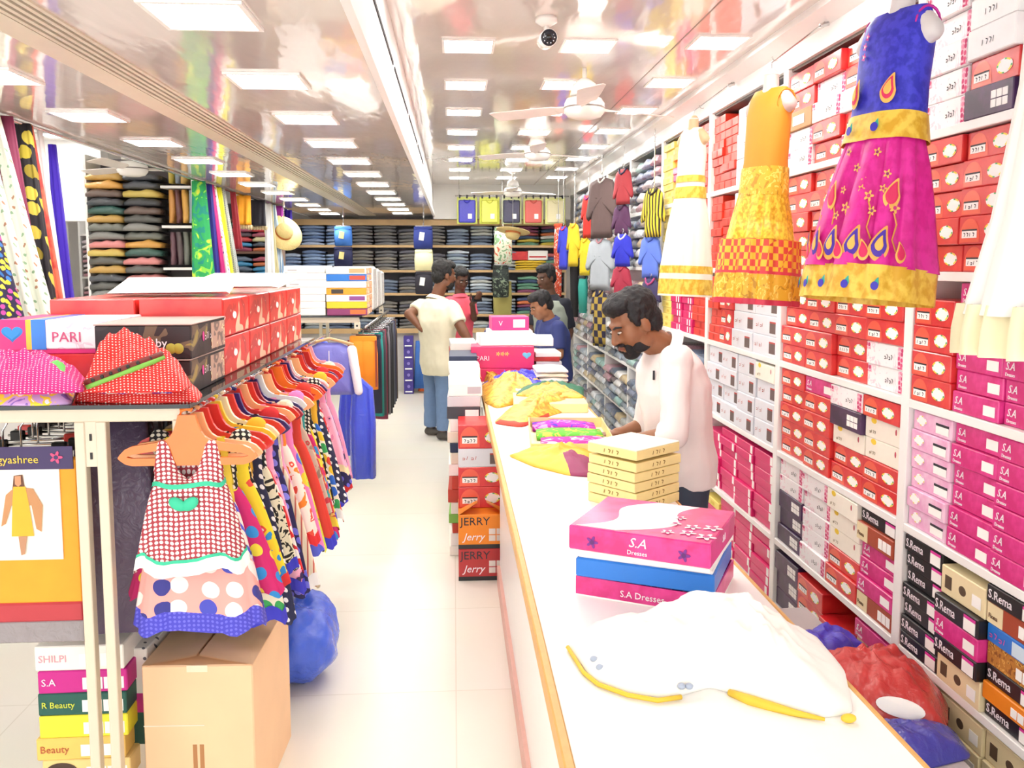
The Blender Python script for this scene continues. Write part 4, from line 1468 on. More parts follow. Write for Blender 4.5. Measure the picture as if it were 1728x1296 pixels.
obj('price_label', rect_mesh('price_label', 0.02, 0.11, 0.02, 0.08, -0.1203, PAPER), vb)
loosebox('white_box', 'white box supporting the pink V box', 'box', (0.42, 6.55), CT + .0005, 0.34, 0.3, 0.3, 0, [M('eef0f2', .5)])
hues = [('1f2a48', 'navy'), ('e8e2d4', 'ivory'), ('d8a83c', 'mustard'), ('cfd3d8', 'grey'), ('b8322c', 'red'), ('f4f2ee', 'white')]
for k in range(6):
    hx, nm = hues[k % 6]
    loosebox('flat_box', '%s flat box in the pile at the wall side of the counter' % nm, 'flat box', (0.65, 6.05), CT + .0005 + .031 * k, 0.18, 0.3, 0.03, math.radians(rnd.uniform(-4, 4)), [M(hx, .5)])
for k in range(5):
    fb = folded(330 + k, 0.2, 0.3, 0.024)
    o = fb.build('folded_cloth', M(('f2ece0', 'efe6d2', 'f4f0ea', 'e9dfc8', 'f6f2ee')[k], .8), None, True)
    o.location = (0.62, 5.35, CT + .0005 + .028 * k)
    T(o, 'off white folded cloth, %s in the pile on the counter' % ORD[k], 'cloth', 'off white folded cloths on the counter')
loosebox('white_box', 'white box with green strip under the navy garment', 'box', (0.34, 7.25), CT + .0005, 0.3, 0.4, 0.14, 0, [M('e4e8ee', .5)])
b = MB()
heap(b, [(-.13, -.15), (.12, -.16), (.13, .12), (-.1, .14)], 0, .14, 61, power=2.4)
o = b.build('navy_garment', M('2f2c58', .8), None, True)
o.location = (.34, 7.25, CT + .141)
T(o, 'crumpled navy garment on the white box at the far counter end', 'garment')
# --- tall stacks standing on the floor along the counter
jx0, jx1, jy = 0.018, 0.265, 4.36
jt = text_mesh('Jerry', 0.055, SAW, 'LEFT', .3)
jt2 = text_mesh('JERRY', 0.06, INK, 'LEFT')


def jerry(z, h, col, label, openflap=False):
    o = thing('garment_carton', label, 'box', ((jx0 + jx1) / 2, jy, z))
    w = jx1 - jx0
    MB().box(-w / 2, w / 2, 0, 0.32, 0.0, h, bev=.003).build('body', col, o)
    MB().box(-w / 2 - .001, w / 2 + .001, -0.0015, 0, 0, 0.022).build('black_band', REMA, o)
    obj('lettering', txt(jt, -w * .4, 0.045), o)
    obj('lettering', txt(jt2, -w * .46, h - .055), o)
    g = grid_label('price_grid', w * .14, w * .46, 0.04, 0.11, M('e8dcd4', .6), 2, 2)
    obj('price_grid', g[1], o)
    if openflap:
        for sx in (-1, 1):
            fl = MB()
            fl.add([(0, 0, 0), (0, 0.1, 0), (sx * -0.10, 0.1, 0.05), (sx * -0.10, 0.02, 0.06)], [(0, 1, 2, 3)])
            fl.add([(0, 0, -.003), (0, 0.1, -.003), (sx * -0.10, 0.1, 0.047), (sx * -0.10, 0.02, 0.057)], [(3, 2, 1, 0)])
            q = fl.build('flap', col, o)
            q.location = (sx * w / 2, 0.0, h)
    return o


jerry(0.0005, 0.17, M('b8282c', .4, coat=.3), 'red carton with white script standing on the floor')
jerry(0.172, 0.18, ORANGE, 'orange carton with white script and open flaps on the red carton', True)
z = 0.3535
for nm, kk, sz in (('red box with oval sticker third from the floor in the counter side stack', 'redbig', 1.15), ('red box with white script in the counter side stack', 'redbig', 1.1), ('grey white box in the counter side stack', 'greysmall', 1.0), ('red box with white price strip, topmost of the counter side stack', 'redbig', 1.3)):
    k = KINDS[kk]
    place(kk, (0.145, jy + 0.12, z), 0, nm, None, 0.25 / k['w'], sz, 0.8)
    z += k['h'] * sz + .001
cols = ['f2ede2', 'e9dfca', 'c9ccd2', '22304e', 'b8402e', 'f4f2ee', 'd8d2c4', '3c4048', 'e4e0d8', 'e9dfca', '7ab34a', 'f0ece6', 'a8432f', 'dcd6ca']
nmc = ['ivory', 'cream', 'grey', 'navy', 'rust red', 'white', 'stone', 'charcoal', 'pale grey', 'light cream', 'green', 'off white', 'brick red', 'putty']
for s_i, (y, ztop, hh) in enumerate(((4.95, 0.92, .062), (5.36, 1.0, .06), (5.80, 1.02, .055), (6.24, 1.05, .055))):
    z, n_ = 0.0005, -1
    while z < ztop:
        n_ += 1
        c = rnd.randrange(len(cols))
        h = hh * rnd.uniform(.85, 1.25)
        o = thing('stacked_box', '%s flat box, %s in the %s floor stack beside the counter' % (nmc[c], ORD[n_], ('script carton side', 'second', 'third', 'farthest')[s_i]), 'box', (0.068 + rnd.uniform(-.012, .006), y, z), math.radians(rnd.uniform(-2, 2)), 'flat boxes in the floor stacks beside the counter')
        MB().box(-.092, .092, -.2, .2, 0, h - .001, bev=.003).build('body', M(cols[c], .5), o)
        if rnd.random() < .6:
            obj('price_label', rect_mesh('price_label', 0.01, 0.085, h * .2, h * .75, -0.2005, PAPER if c != 5 else M('b8b4bc', .6)), o)
        z += h


# ================================================================== people
def frame(fwd, up=(0, 0, 1)):
    f = Vector(fwd).normalized()
    r = f.cross(Vector(up)).normalized()
    u = r.cross(f)
    return Matrix((r, f, u)).transposed()      # columns right, forward, up


def hand(b, wrist, dirv, nrm, thumb, s=1.0, curl=0.5):
    d = Vector(dirv).normalized()
    n = Vector(nrm)
    n = (n - d * n.dot(d)).normalized()
    l = d.cross(n) * thumb
    w = Vector(wrist)
    b.ell(w + d * .048 * s, (.037 * s, .052 * s, .015 * s), rot=Matrix((l, d, n)).transposed())
    b.cap(w - d * .02 * s, w + d * .03 * s, .024 * s, .026 * s)
    for i, (o, L) in enumerate(((.028, .072), (.010, .082), (-.009, .076), (-.027, .06))):
        p = w + d * .088 * s + l * o * s
        v = d.copy()
        seg = L * s / 3 * 1.15
        r = (.0098, .0098, .0094, .0088)[i] * s
        for k in range(3):
            a = curl * (0.5 + 0.45 * k)
            v2 = (d * math.cos(a) - n * math.sin(a) + l * o * 1.5).normalized()
            q = p + v2 * seg
            b.cap(p, q, r * (1 - .06 * k), r * (.94 - .06 * k), 10)
            p = q
    p = w + d * .03 * s + l * .03 * s
    for k in range(3):
        v2 = (d * (.6 + .15 * k) + l * (.8 - .35 * k) - n * (.25 + .2 * k)).normalized()
        q = p + v2 * .03 * s
        b.cap(p, q, .0125 * s, .011 * s, 10)
        p = q


def spine_loft(b, J, lat, grow=0.0, hem=None, w=1.0, neck=True):
    """torso as rings along the spine: pelvis, waist, chest, shoulders"""
    lat = Vector(lat).normalized()
    pts = [Vector(J[k]) for k in ('pelvis', 'waist', 'chest', 'neck')]
    dn = (pts[0] - pts[1]).normalized()
    low = Vector(hem) if hem is not None else pts[0] + dn * .10
    data = [(low, .155, .105), (pts[0], .165, .115), (pts[0].lerp(pts[1], .6), .152, .108), (pts[1], .15, .105), (pts[1].lerp(pts[2], .6), .165, .115), (pts[2], .175, .118), (pts[2].lerp(pts[3], .55), .168, .098), (pts[2].lerp(pts[3], .82), .12, .075)]
    if neck:
        data.append((pts[3], .065, .06))
    rings = []
    for i, (c, a, dd) in enumerate(data):
        t = (data[min(i + 1, len(data) - 1)][0] - data[max(i - 1, 0)][0]).normalized()
        f = t.cross(lat).normalized()
        rings.append([c + lat * (a * w + grow) * math.cos(x) + f * (dd * w + grow) * math.sin(x) for x in [2 * math.pi * k / 24 for k in range(24)]])
    b.loft(rings)


def wrinkle(me, amp, freq, seed):
    n = len(me.vertices)
    co = np.empty(n * 3)
    me.vertices.foreach_get('co', co)
    co = co.reshape(-1, 3)
    no = np.empty(n * 3)
    me.vertex_normals.foreach_get('vector', no)
    no = no.reshape(-1, 3)
    o = Vector((seed * 3.1, seed * 1.7, 0))
    d = np.array([mnoise.noise(Vector((p[0] * freq, p[1] * freq, p[2] * freq * .8)) + o) + .5 * mnoise.noise(Vector((p[0] * freq * 2.3, p[1] * freq * 2.3, p[2] * freq * 1.6)) + o) for p in co])
    co += no * (d * amp)[:, None]
    me.vertices.foreach_set('co', co.ravel())
    me.update()


def person(label, J, skin, hair, shirt, trousers, vox=0.009, sleeve=0.75, long_sleeve=None, hs=1.0, beard=False, shoes='2a2624', w=1.0, hair_long=False, seed=1, collar=True, hem_extra=0.0, vest=None, legs=True):
    root = thing('person', label, 'person', (0, 0, 0))
    H_ = frame(J['face'], J.get('headup', (0, 0, 1)))
    hc = Vector(J['head'])
    L = lambda x, y, z: hc + H_ @ (Vector((x, y, z)) * hs)
    b = MB()
    e = lambda p, r: b.ell(L(*p), tuple(x * hs for x in r), rot=H_)
    e((0, -.012, .042), (.071, .092, .080))
    e((0, .025, -.02), (.058, .066, .088))
    e((0, .048, -.078), (.036, .036, .030))
    for sx in (-1, 1):
        e((sx * .04, .035, -.015), (.028, .045, .04))
        e((sx * .073, -.008, -.002), (.010, .020, .032))
        e((sx * .045, .01, -.06), (.022, .04, .035))
    e((0, .074, .034), (.048, .018, .014))
    b.cap(L(0, .088, .018), L(0, .106, -.020), .009 * hs, .013 * hs)
    e((.013, .096, -.024), (.009, .01, .007))
    e((-.013, .096, -.024), (.009, .01, .007))
    e((0, .086, -.049), (.024, .012, .006))
    e((0, .085, -.060), (.021, .012, .007))
    nb = Vector(J['neck'])
    b.cap(nb, L(0, -.02, -.06), .058 * hs, .054 * hs)
    lat = Vector(J['lat'])
    spine_loft(b, J, lat, 0.0, None, w * .96)
    for s_ in 'LR':
        sh, el, wr = (Vector(J[k + s_]) for k in ('sh', 'el', 'wr'))
        b.cap(sh, el, .048 * w, .040 * w)
        b.cap(el, wr, .039 * w, .027)
        hd = J.get('hand' + s_)
        if hd:
            hand(b, wr, hd[0], hd[1], hd[2], 1.0, hd[3])
        else:
            hand(b, wr, wr - el, (0, 0, 1), 1 if s_ == 'L' else -1)
        if legs:
            hp, kn, an = (Vector(J[k + s_]) for k in ('hip', 'kn', 'an'))
            b.cap(hp, kn, .085 * w, .058)
            b.cap(kn, an, .055, .036)
    me = remesh(b, vox, 3)
    me.materials.append(M(skin, 0.5, vary=.06, scale=30))
    obj('body', me, root)
    # hair
    hb = MB()
    h = lambda p, r: hb.ell(L(*p), tuple(x * hs for x in r), rot=H_)
    h((0, -.030, .058), (.080, .092, .084))
    h((0, .02, .098), (.068, .072, .044))
    h((0, -.06, .0), (.070, .058, .075))
    for sx in (-1, 1):
        h((sx * .062, -.012, .045), (.018, .05, .05))
        h((sx * .070, .018, .03), (.008, .014, .03))
    if hair_long:
        h((0, -.075, -.05), (.065, .04, .12))
    hm = remesh(hb, max(.006, vox * .8), 2)
    wrinkle(hm, .006, 55, seed)
    hm.materials.append(M(hair, 0.65, vary=.25, scale=90, bump=.4))
    obj('hair', hm, root)
    EY, IR = M('cfc4ba', .4), M('1c120c', .2)
    for sx in (-1, 1):
        MB().ell(L(sx * .029, .083, .012), (.012 * hs, .007 * hs, .0042 * hs), rot=H_).build('eye', EY, root, True)
        MB().ell(L(sx * .029, .0895, .009), (.0055 * hs, .003 * hs, .004 * hs), rot=H_).build('iris', IR, root, True)
        MB().tube([L(sx * .012, .092, .030), L(sx * .030, .090, .036), L(sx * .05, .076, .031)], [.004 * hs, .005 * hs, .003 * hs], 6).build('eyebrow', M(hair, .7), root, True)
    MB().tube([L(-.022, .091, -.054), L(0, .099, -.053), L(.022, .091, -.054)], [.002 * hs, .0035 * hs, .002 * hs], 6).build('lips', M('8a4a40', .5), root, True)
    if beard:
        bm = MB()
        q = lambda p, r: bm.ell(L(*p), tuple(x * hs for x in r), rot=H_)
        q((0, .055, -.088), (.036, .036, .028))
        for sx in (-1, 1):
            q((sx * .048, .022, -.068), (.016, .045, .028))
            q((sx * .053, .006, -.03), (.007, .018, .034))
            q((sx * .018, .092, -.038), (.019, .010, .007))
            q((sx * .030, .074, -.062), (.010, .018, .022))
        bmm = remesh(bm, max(.005, vox * .6), 2)
        bmm.materials.append(M(hair, .8, vary=.25, scale=90))
        obj('beard', bmm, root)
    # shirt
    sb = MB()
    pv, wa = Vector(J['pelvis']), Vector(J['waist'])
    spine_loft(sb, J, lat, .022, pv + (pv - wa).normalized() * (.07 + hem_extra), w)
    for s_ in 'LR':
        sh, el, wr = (Vector(J[k + s_]) for k in ('sh', 'el', 'wr'))
        sb.ell(sh, (.068 * w, .068 * w, .062 * w))
        if long_sleeve is None:
            sb.cone(sh, sh.lerp(el, sleeve), .068 * w, .064 * w)
        else:
            sb.cap(sh, el, .064 * w, .056 * w)
            sb.cone(el, el.lerp(wr, long_sleeve), .055 * w, .05 * w)
    sm = remesh(sb, vox * 1.3, 4)
    wrinkle(sm, .0075, 11, seed + 3)
    sm.materials.append(shirt)
    so = obj('shirt', sm, root)
    nd = (Vector(L(0, -.02, -.06)) - nb).normalized()
    if collar:
        cbm = MB()
        a = nd.cross(lat).normalized()
        ringf = lambda c, r, dz: [c + lat.normalized() * r * math.cos(t) + a * r * math.sin(t) + nd * dz for t in [2 * math.pi * k / 24 for k in range(24)]]
        cbm.loft([ringf(nb, .072 * hs, -.012), ringf(nb, .063 * hs, .022), ringf(nb, .069 * hs, .022), ringf(nb, .092 * hs, -.016)], 0, False, False)
        cbm.build('collar', shirt, so, True)
    if vest:
        vb_ = MB()
        spine_loft(vb_, J, lat, .036, pv + (pv - wa).normalized() * .05, w * 1.0, False)
        vm = remesh(vb_, vox * 1.3, 4)
        wrinkle(vm, .005, 12, seed + 7)
        vm.materials.append(vest)
        obj('waistcoat', vm, root)
    if legs:
        tb = MB()
        tb.ell(pv - Vector((0, 0, .01)), (.135 * w, .112 * w, .1))
        for s_ in 'LR':
            hp, kn, an = (Vector(J[k + s_]) for k in ('hip', 'kn', 'an'))
            tb.cap(hp, kn, .088 * w, .078)
            tb.cone(kn - (an - kn).normalized() * .02, an.lerp(kn, .05), .077, .068)
        tm = remesh(tb, vox * 1.4, 4)
        wrinkle(tm, .008, 10, seed + 5)
        tm.materials.append(trousers)
        obj('trousers', tm, root)
        fd = Vector(J['foot']).normalized()
        for s_ in 'LR':
            an = Vector(J['an' + s_])
            fb = MB()
            fb.cap((an.x, an.y, .045), (an.x + fd.x * .13, an.y + fd.y * .13, .036), .04, .034)
            fb.cap((an.x - fd.x * .03, an.y - fd.y * .03, .04), (an.x, an.y, .07), .038, .04)
            fm = remesh(fb, .01, 2)
            fm.materials.append(M(shoes, .5))
            obj('shoe', fm, root)
    return root


def V3(u, v, y):
    return ony(u, v, y)


# man in the white shirt leaning over the counter
J = dict(head=V3(1070, 548, 3.66), face=(-.84, -.30, -.46), headup=(-.42, -.1, .9), neck=V3(1122, 588, 3.70), chest=V3(1136, 650, 3.70), waist=V3(1143, 716, 3.70), pelvis=V3(1148, 775, 3.70), lat=(.22, -.97, 0),
         shL=V3(1140, 608, 3.53), elL=V3(1138, 733, 3.46), wrL=V3(1064, 744, 3.55), shR=V3(1112, 600, 3.87), elR=V3(1090, 715, 3.95), wrR=V3(1052, 729, 3.92),
         handL=((-1, .12, -.12), (0, 0, 1), -1, .7), handR=((-1, -.1, -.1), (0, 0, 1), 1, .7))
px_, py_ = J['pelvis'].x, J['pelvis'].y
for s_, dy in (('L', -.09), ('R', .09)):
    J['hip' + s_] = (px_ + .01, py_ + dy, J['pelvis'].z - .04)
    J['kn' + s_] = (px_ + .01, py_ + dy * 1.1, .46)
    J['an' + s_] = (px_ + .02, py_ + dy * 1.2, .07)
J['foot'] = (-1, 0, 0)
WS = M('f3ecea', .7, vary=.02)
man = person('man in a white shirt leaning over the counter with eyes lowered', J, '8f5f42', '16151a', WS, M('3c4658', .8), .0065, long_sleeve=.35, hs=1.14, beard=True, w=1.08, seed=2, hem_extra=.03)
q = V3(1098, 640, 3.545)
MB().box(-.004, .004, -.004, .004, -.02, .02).build('pen', M('22242c', .4), man).location = (J['chest'].x - .115, 3.585, J['chest'].z + .06)

# man in the cream shirt seen from behind
J = dict(head=V3(750, 466, 8.12), face=(.86, .42, -.12), neck=V3(737, 503, 8.1), chest=V3(737, 540, 8.1), waist=V3(738, 580, 8.1), pelvis=V3(740, 612, 8.1), lat=(.55, -.83, 0),
         shR=V3(762, 520, 7.98), elR=V3(783, 562, 7.85), wrR=V3(800, 586, 7.80), shL=V3(714, 518, 8.26), elL=V3(690, 530, 8.15), wrL=V3(712, 556, 8.03),
         handR=((.5, .3, -.75), (.4, -.6, .2), 1, .5), handL=((.7, .1, -.5), (-.5, -.6, -.2), -1, .6))
c = J['pelvis']
for s_, d in (('L', -1), ('R', 1)):
    J['hip' + s_] = (c.x + .05 * d, c.y - .075 * d, c.z - .04)
    J['kn' + s_] = (c.x + .06 * d - .01, c.y - .09 * d, .48)
    J['an' + s_] = (c.x + .06 * d - .02, c.y - .12 * d - .0, .07)
J['foot'] = (.8, -.3, 0)
person('man in a cream shirt and blue jeans with one hand on hip', J, '74482f', '1a1716', M('e6dfc4', .75, vary=.03), M('6d87ad', .8, vary=.1, scale=30), .009, sleeve=.62, hs=1.1, beard=True, w=1.2, seed=4, hem_extra=.035, shoes='4a4440')

# man in the navy shirt behind the counter boxes
J = dict(head=V3(913, 517, 7.6), face=(-.85, -.3, -.42), headup=(-.4, -.1, .9), neck=V3(928, 541, 7.62), chest=V3(934, 566, 7.62), waist=V3(938, 598, 7.62), pelvis=V3(940, 630, 7.62), lat=(.3, -.95, 0),
         shL=V3(942, 552, 7.46), elL=V3(944, 600, 7.40), wrL=V3(916, 612, 7.42), shR=V3(916, 547, 7.78), elR=V3(908, 596, 7.80), wrR=V3(896, 600, 7.7))
c = J['pelvis']
for s_, d in (('L', -.08), ('R', .08)):
    J['hip' + s_] = (c.x, c.y + d, c.z - .04)
    J['kn' + s_] = (c.x, c.y + d * 1.1, .4)
    J['an' + s_] = (c.x + .02, c.y + d * 1.2, .07)
J['foot'] = (-1, 0, 0)
person('man in a navy blue shirt looking down behind the stacked counter boxes', J, '9a6848', '191718', M('2a3670', .75, vary=.06), M('2c2c34', .8), .010, sleeve=.8, hs=1.02, w=.98, seed=6)

# man in the grey waistcoat behind him
J = dict(head=V3(921, 470, 8.5), face=(-.72, -.62, -.22), neck=V3(929, 500, 8.52), chest=V3(930, 535, 8.52), waist=V3(932, 572, 8.52), pelvis=V3(934, 605, 8.52), lat=(.72, -.66, 0),
         shL=V3(953, 512, 8.42), elL=V3(962, 560, 8.45), wrL=V3(952, 592, 8.35), shR=V3(908, 512, 8.62), elR=V3(898, 556, 8.6), wrR=V3(898, 590, 8.5))
c = J['pelvis']
for s_, d in (('L', 1), ('R', -1)):
    J['hip' + s_] = (c.x + .06 * d, c.y - .06 * d, c.z - .04)
    J['kn' + s_] = (c.x + .07 * d, c.y - .06 * d, .48)
    J['an' + s_] = (c.x + .07 * d, c.y - .07 * d, .07)
J['foot'] = (-.7, -.7, 0)
person('man in a grey waistcoat over a black shirt standing behind the navy shirt', J, '5d3c2a', '131214', M('1c1e2a', .8), M('2a2a30', .8), .010, sleeve=.85, hs=1.04, seed=8, vest=M('8c9488', .8, vary=.1))

# person in the coral shirt beyond the cream shirt
J = dict(head=V3(778, 472, 9.0), face=(.35, -.85, -.40), headup=(.1, -.4, .9), neck=V3(776, 500, 9.02), chest=V3(775, 528, 9.02), waist=V3(774, 560, 9.02), pelvis=V3(774, 588, 9.02), lat=(.9, .35, 0),
         shL=V3(794, 508, 8.98), elL=V3(800, 538, 8.9), wrL=V3(797, 512, 8.75), shR=V3(758, 508, 9.05), elR=V3(756, 540, 9.0), wrR=V3(772, 548, 8.85))
c = J['pelvis']
for s_, d in (('L', 1), ('R', -1)):
    J['hip' + s_] = (c.x + .07 * d, c.y, c.z - .04)
    J['kn' + s_] = (c.x + .075 * d, c.y, .46)
    J['an' + s_] = (c.x + .075 * d, c.y, .07)
J['foot'] = (.3, -.9, 0)
J['handL'] = ((.3, -.4, .3), (0, -.5, -.8), -1, .7)
person('person in a coral red shirt looking down at a phone', J, '5a3626', '0f0e10', M('e0566a', .75), M('2c2430', .8), .010, sleeve=.8, hs=.98, w=.86, seed=9)
p = J['wrL'] + Vector((.045, -.06, .045))
ph = thing('phone', 'dark smartphone held up by the person in the coral shirt', 'phone', p)
MB().box(-.055, .055, -.004, .004, -.03, .03, bev=.003).build('case', M('15161a', .3), ph)
MB().box(-.05, .05, -.0052, -.004, -.027, .027).build('screen', M('0a0b10', .1), ph)
ph.rotation_euler = (-.5, 0, .3)


# ================================================================== rack of children's frocks with a glass top
def glass_mat():
    m = bpy.data.materials.new('clear_glass')
    m.use_nodes = True
    nt = m.node_tree
    nt.nodes.clear()
    o = nt.nodes.new('ShaderNodeOutputMaterial')
    mx = nt.nodes.new('ShaderNodeMixShader')
    tr = nt.nodes.new('ShaderNodeBsdfTransparent')
    gl = nt.nodes.new('ShaderNodeBsdfGlossy')
    fr = nt.nodes.new('ShaderNodeFresnel')
    tr.inputs[0].default_value = (0.86, 0.9, 0.9, 1)
    gl.inputs['Roughness'].default_value = 0.03
    fr.inputs['IOR'].default_value = 1.5
    nt.links.new(fr.outputs[0], mx.inputs[0])
    nt.links.new(tr.outputs[0], mx.inputs[1])
    nt.links.new(gl.outputs[0], mx.inputs[2])
    nt.links.new(mx.outputs[0], o.inputs[0])
    return m


GLASS = glass_mat()
GEDGE = M('20262a', 0.15)
TZ = 1.285


def rack(y0, y1, x0, x1, label, posts_x, top=TZ):
    o = thing('display_rack', label, 'rack', (0, 0, 0))
    g = MB().box(x0, x1, y0, y1, top - .010, top).build('glass_top', GLASS, o)
    e = MB()
    e.box(x0, x1, y0 - .002, y0, top - .011, top).box(x1, x1 + .002, y0, y1, top - .011, top)
    e.build('glass_edge', GEDGE, g)
    for y in (y0 + .03, y1 - .06):
        MB().box(x0 + .05, x1 - .02, y, y + .03, top - .05, top - .012, bev=.003).build('cross_bar', METAL, o)
        MB().box(x1 - .055, x1 - .015, y - .004, y + .034, top - .095, top - .045, bev=.004).build('end_bracket', METAL, o)
        MB().tube([(x1 - .035, y - .006, top - .07), (x1 - .035, y - .004, top - .07)], .007, 12).build('bolt_hole', BLACK, o)
        for px in posts_x:
            MB().box(px - .013, px + .013, y, y + .03, 0, top - .05, bev=.002).build('post', METAL, o)
        if len(posts_x) > 1:
            for zc in (top - .12,):
                pl = MB().box(posts_x[0] + .013, posts_x[1] - .013, y + .004, y + .02, zc - .05, zc + .07).build('slot_plate', METAL, o)
                for k in range(2):
                    MB().box((posts_x[0] + posts_x[1]) / 2 - .003, (posts_x[0] + posts_x[1]) / 2 + .003, y + .002, y + .004, zc - .03 + .05 * k, zc - .012 + .05 * k).build('slot', BLACK, pl)
    return o


rk = rack(2.27, 3.18, -1.75, -0.69, 'metal display rack with glass top carrying boxes over the children frocks', (-.985, -.93))
rack(3.19, 4.30, -1.75, -0.69, 'second glass topped metal rack carrying the red boxes', (-.985, -.93))
ra = thing('hanging_rail', 'round metal rail carrying the children frocks', 'rail', (0, 0, 0))
MB().tube([(-.705, 2.31, TZ - .028), (-.705, 4.75, TZ - .028)], .006, 12).build('rail', CHROME, ra, True)


def hanger_mesh(col, W=.18, t=.006, necky=.08):
    b = MB()
    xs = [-W, -W * .97, -W * .9, -W * .8, -W * .62, -W * .45, -W * .32, -W * .25, -W * .2, -W * .16, -.022, .022, W * .16, W * .2, W * .25, W * .32, W * .45, W * .62, W * .8, W * .9, W * .97, W]

    def ztop(x):
        a = abs(x)
        if a <= .024:
            return necky
        base = .012 - .02 * (a / W) ** 1.5
        z = base + (necky * .8) * math.exp(-(a - .024) / .013)
        if a > W * .8:
            z -= .024 * ((a - W * .8) / (W * .2)) ** 2
        return z

    def zbot(x):
        a = abs(x)
        z = -.055
        if a > W * .8:
            z += .02 * ((a - W * .8) / (W * .2)) ** 2
        return z
    for p, q in zip(xs, xs[1:]):
        a = (abs(p) + abs(q)) / 2
        slots = W * .4 < a < W * .93
        segs = [(zbot, 0)]
        if slots:
            mid1 = lambda x: zbot(x) + .02
            mid2 = lambda x: ztop(x) - .022
            parts = [(zbot, mid1), (mid2, ztop)]
        else:
            parts = [(zbot, ztop)]
        for lo, hi in parts:
            vs = [(x, y, f(x)) for y in (-t, t) for x, f in ((p, lo), (q, lo), (q, hi), (p, hi))]
            b.add(vs, [(0, 1, 2, 3), (7, 6, 5, 4), (3, 2, 6, 7), (0, 4, 5, 1), (1, 5, 6, 2), (0, 3, 7, 4)])
    b.tube([(-.018, 0, necky - .004), (-.014, 0, necky + .012), (0, 0, necky + .017), (.014, 0, necky + .012)], .006, 8)
    return b.mesh('hanger_body', col)


HC = [('orange', 'f07a2c'), ('red', 'd8342c'), ('peach', 'f4b07c'), ('cream', 'f0dcb8'), ('navy', '2c2a6c'), ('pink', 'e89aa4'), ('white', 'ecebe8'), ('maroon', '9a2a3c'), ('yellow', 'f0c838')]
HM = {n: hanger_mesh(M(c, .35, coat=.3)) for n, c in HC}


def frock(y, hang, label, mats, L, hw0, hw1, zs, seed, bands=(), sleeve=None, th=.026, bow=None, rz=0.0, xoff=0.0, hanger=True, cat='frock', group=None):
    """mats: bodice, skirt; bands: (from, to, material, name) as fractions of the length"""
    o = thing('child_frock', label, cat, (-.705 + xoff, y, zs), rz, group)
    b = MB()
    n = 48

    def half(f):
        if f < .34:
            return hw0 * (1 - .04 * math.sin(f / .34 * 3.14))
        g = (f - .34) / .66
        return hw0 + (hw1 - hw0) * g ** .75

    def depth(f):
        return th * (.35 + 1.1 * min(1, f * 3)) * (1 + .8 * max(0, f - .34))

    def row(f, grow=0.0):
        ring = []
        for i in range(n):
            t = 2 * math.pi * i / n
            ct, s2 = math.cos(t), math.sin(t)
            k = 1 + (.16 * math.sin(9 * t + seed) + .1 * math.sin(17 * t + seed * 2)) * max(0, (f - .3)) * 1.3
            x = (half(f) + grow) * math.copysign(abs(ct) ** .7, ct) * (1 + .12 * (k - 1))
            yy = (depth(f) + grow) * math.copysign(abs(s2) ** .8, s2) * k
            ax = abs(x) / hw0
            z = -L * f
            if f < .3:
                fall = (1 - f / .3)
                scoop = .30 * L * max(0, 1 - (ax / .55) ** 2) * (1.0 if yy < 0 else .45)
                arm = .26 * L * max(0, (ax - .82) / .18)
                z -= (scoop + arm) * fall
            z += .012 * f * math.sin(5 * t + seed)
            ring.append((x, yy, z))
        return ring
    fs = [0, .03, .07, .12, .18, .25, .3, .34]
    b.loft([row(f) for f in fs], 0, False, False)
    b.build('bodice', mats[0], o, True)
    b = MB()
    fs = [.34, .38, .45, .55, .65, .75, .85, .93, 1.0]
    b.loft([row(f) for f in fs], 0, False, False)
    b.build('skirt', mats[1], o, True)
    for f0, f1, mt, nm in bands:
        b = MB()
        b.loft([row(f0 + (f1 - f0) * k / 2, .0025) for k in range(3)], 0, False, False)
        b.build(nm, mt, o, True)
    if sleeve:
        for sd in (-1, 1):
            b = MB()
            b.ell((sd * hw0 * 1.08, 0, -.035), (.036, th * 1.1, .045), 14, 8, rot=Matrix.Rotation(sd * .5, 3, 'Y'))
            b.build('puff_sleeve', sleeve, o, True)
    if bow:
        for sd in (-1, 1):
            b = MB()
            b.ell((sd * .016, -depth(.45) - .012, -L * .46), (.025, .009, .016), 14, 8, rot=Matrix.Rotation(sd * -.6, 3, 'Y'))
            b.build('bow', bow, o, True)
    if hanger:
        h = thing('clothes_hanger', '%s plastic hanger of the %s' % (hang, label.replace(' hung on the rail', '').replace(' hung foremost', '').replace(' hung second behind the bow frock', '')), 'hanger', (-.705 + xoff, y, zs - .012), rz, 'plastic hangers on the frock rail')
        obj('hanger_body', HM[hang], h)
    return o


RW = P('dots', 'a83a46', 'f4e8e6', scale=75, size=.37)
GRN = M('35c49a', .6)
frock(2.295, 'orange', 'red and white printed sleeveless frock with green bow hung foremost', [RW, RW], .345, .092, .148, 1.185, 1, [(.31, .345, GRN, 'green_ribbon'), (.875, .90, GRN, 'green_piping'), (.90, 1.0, M('f5f3ef', .7), 'white_hem')], bow=GRN)
BP = P('dots', '4a50d0', 'ece6dc', scale=17, size=.38)
PF = P('cells', 'f0a8a0', 'f6eae4', ('4a50c0', 'f6eae4', '3a3a8c'), scale=15, size=.36)
frock(2.36, 'peach', 'blue dotted and pink floral long frock hung second behind the bow frock', [M('e0c83c', .7), BP], .53, .10, .175, 1.18, 4, [(.62, .64, M('c8ccd8', .7), 'lace_band'), (.64, .9, PF, 'floral_band'), (.9, 1.0, P('dots', '4a48c4', '6c6adc', scale=80, size=.3), 'blue_hem')])
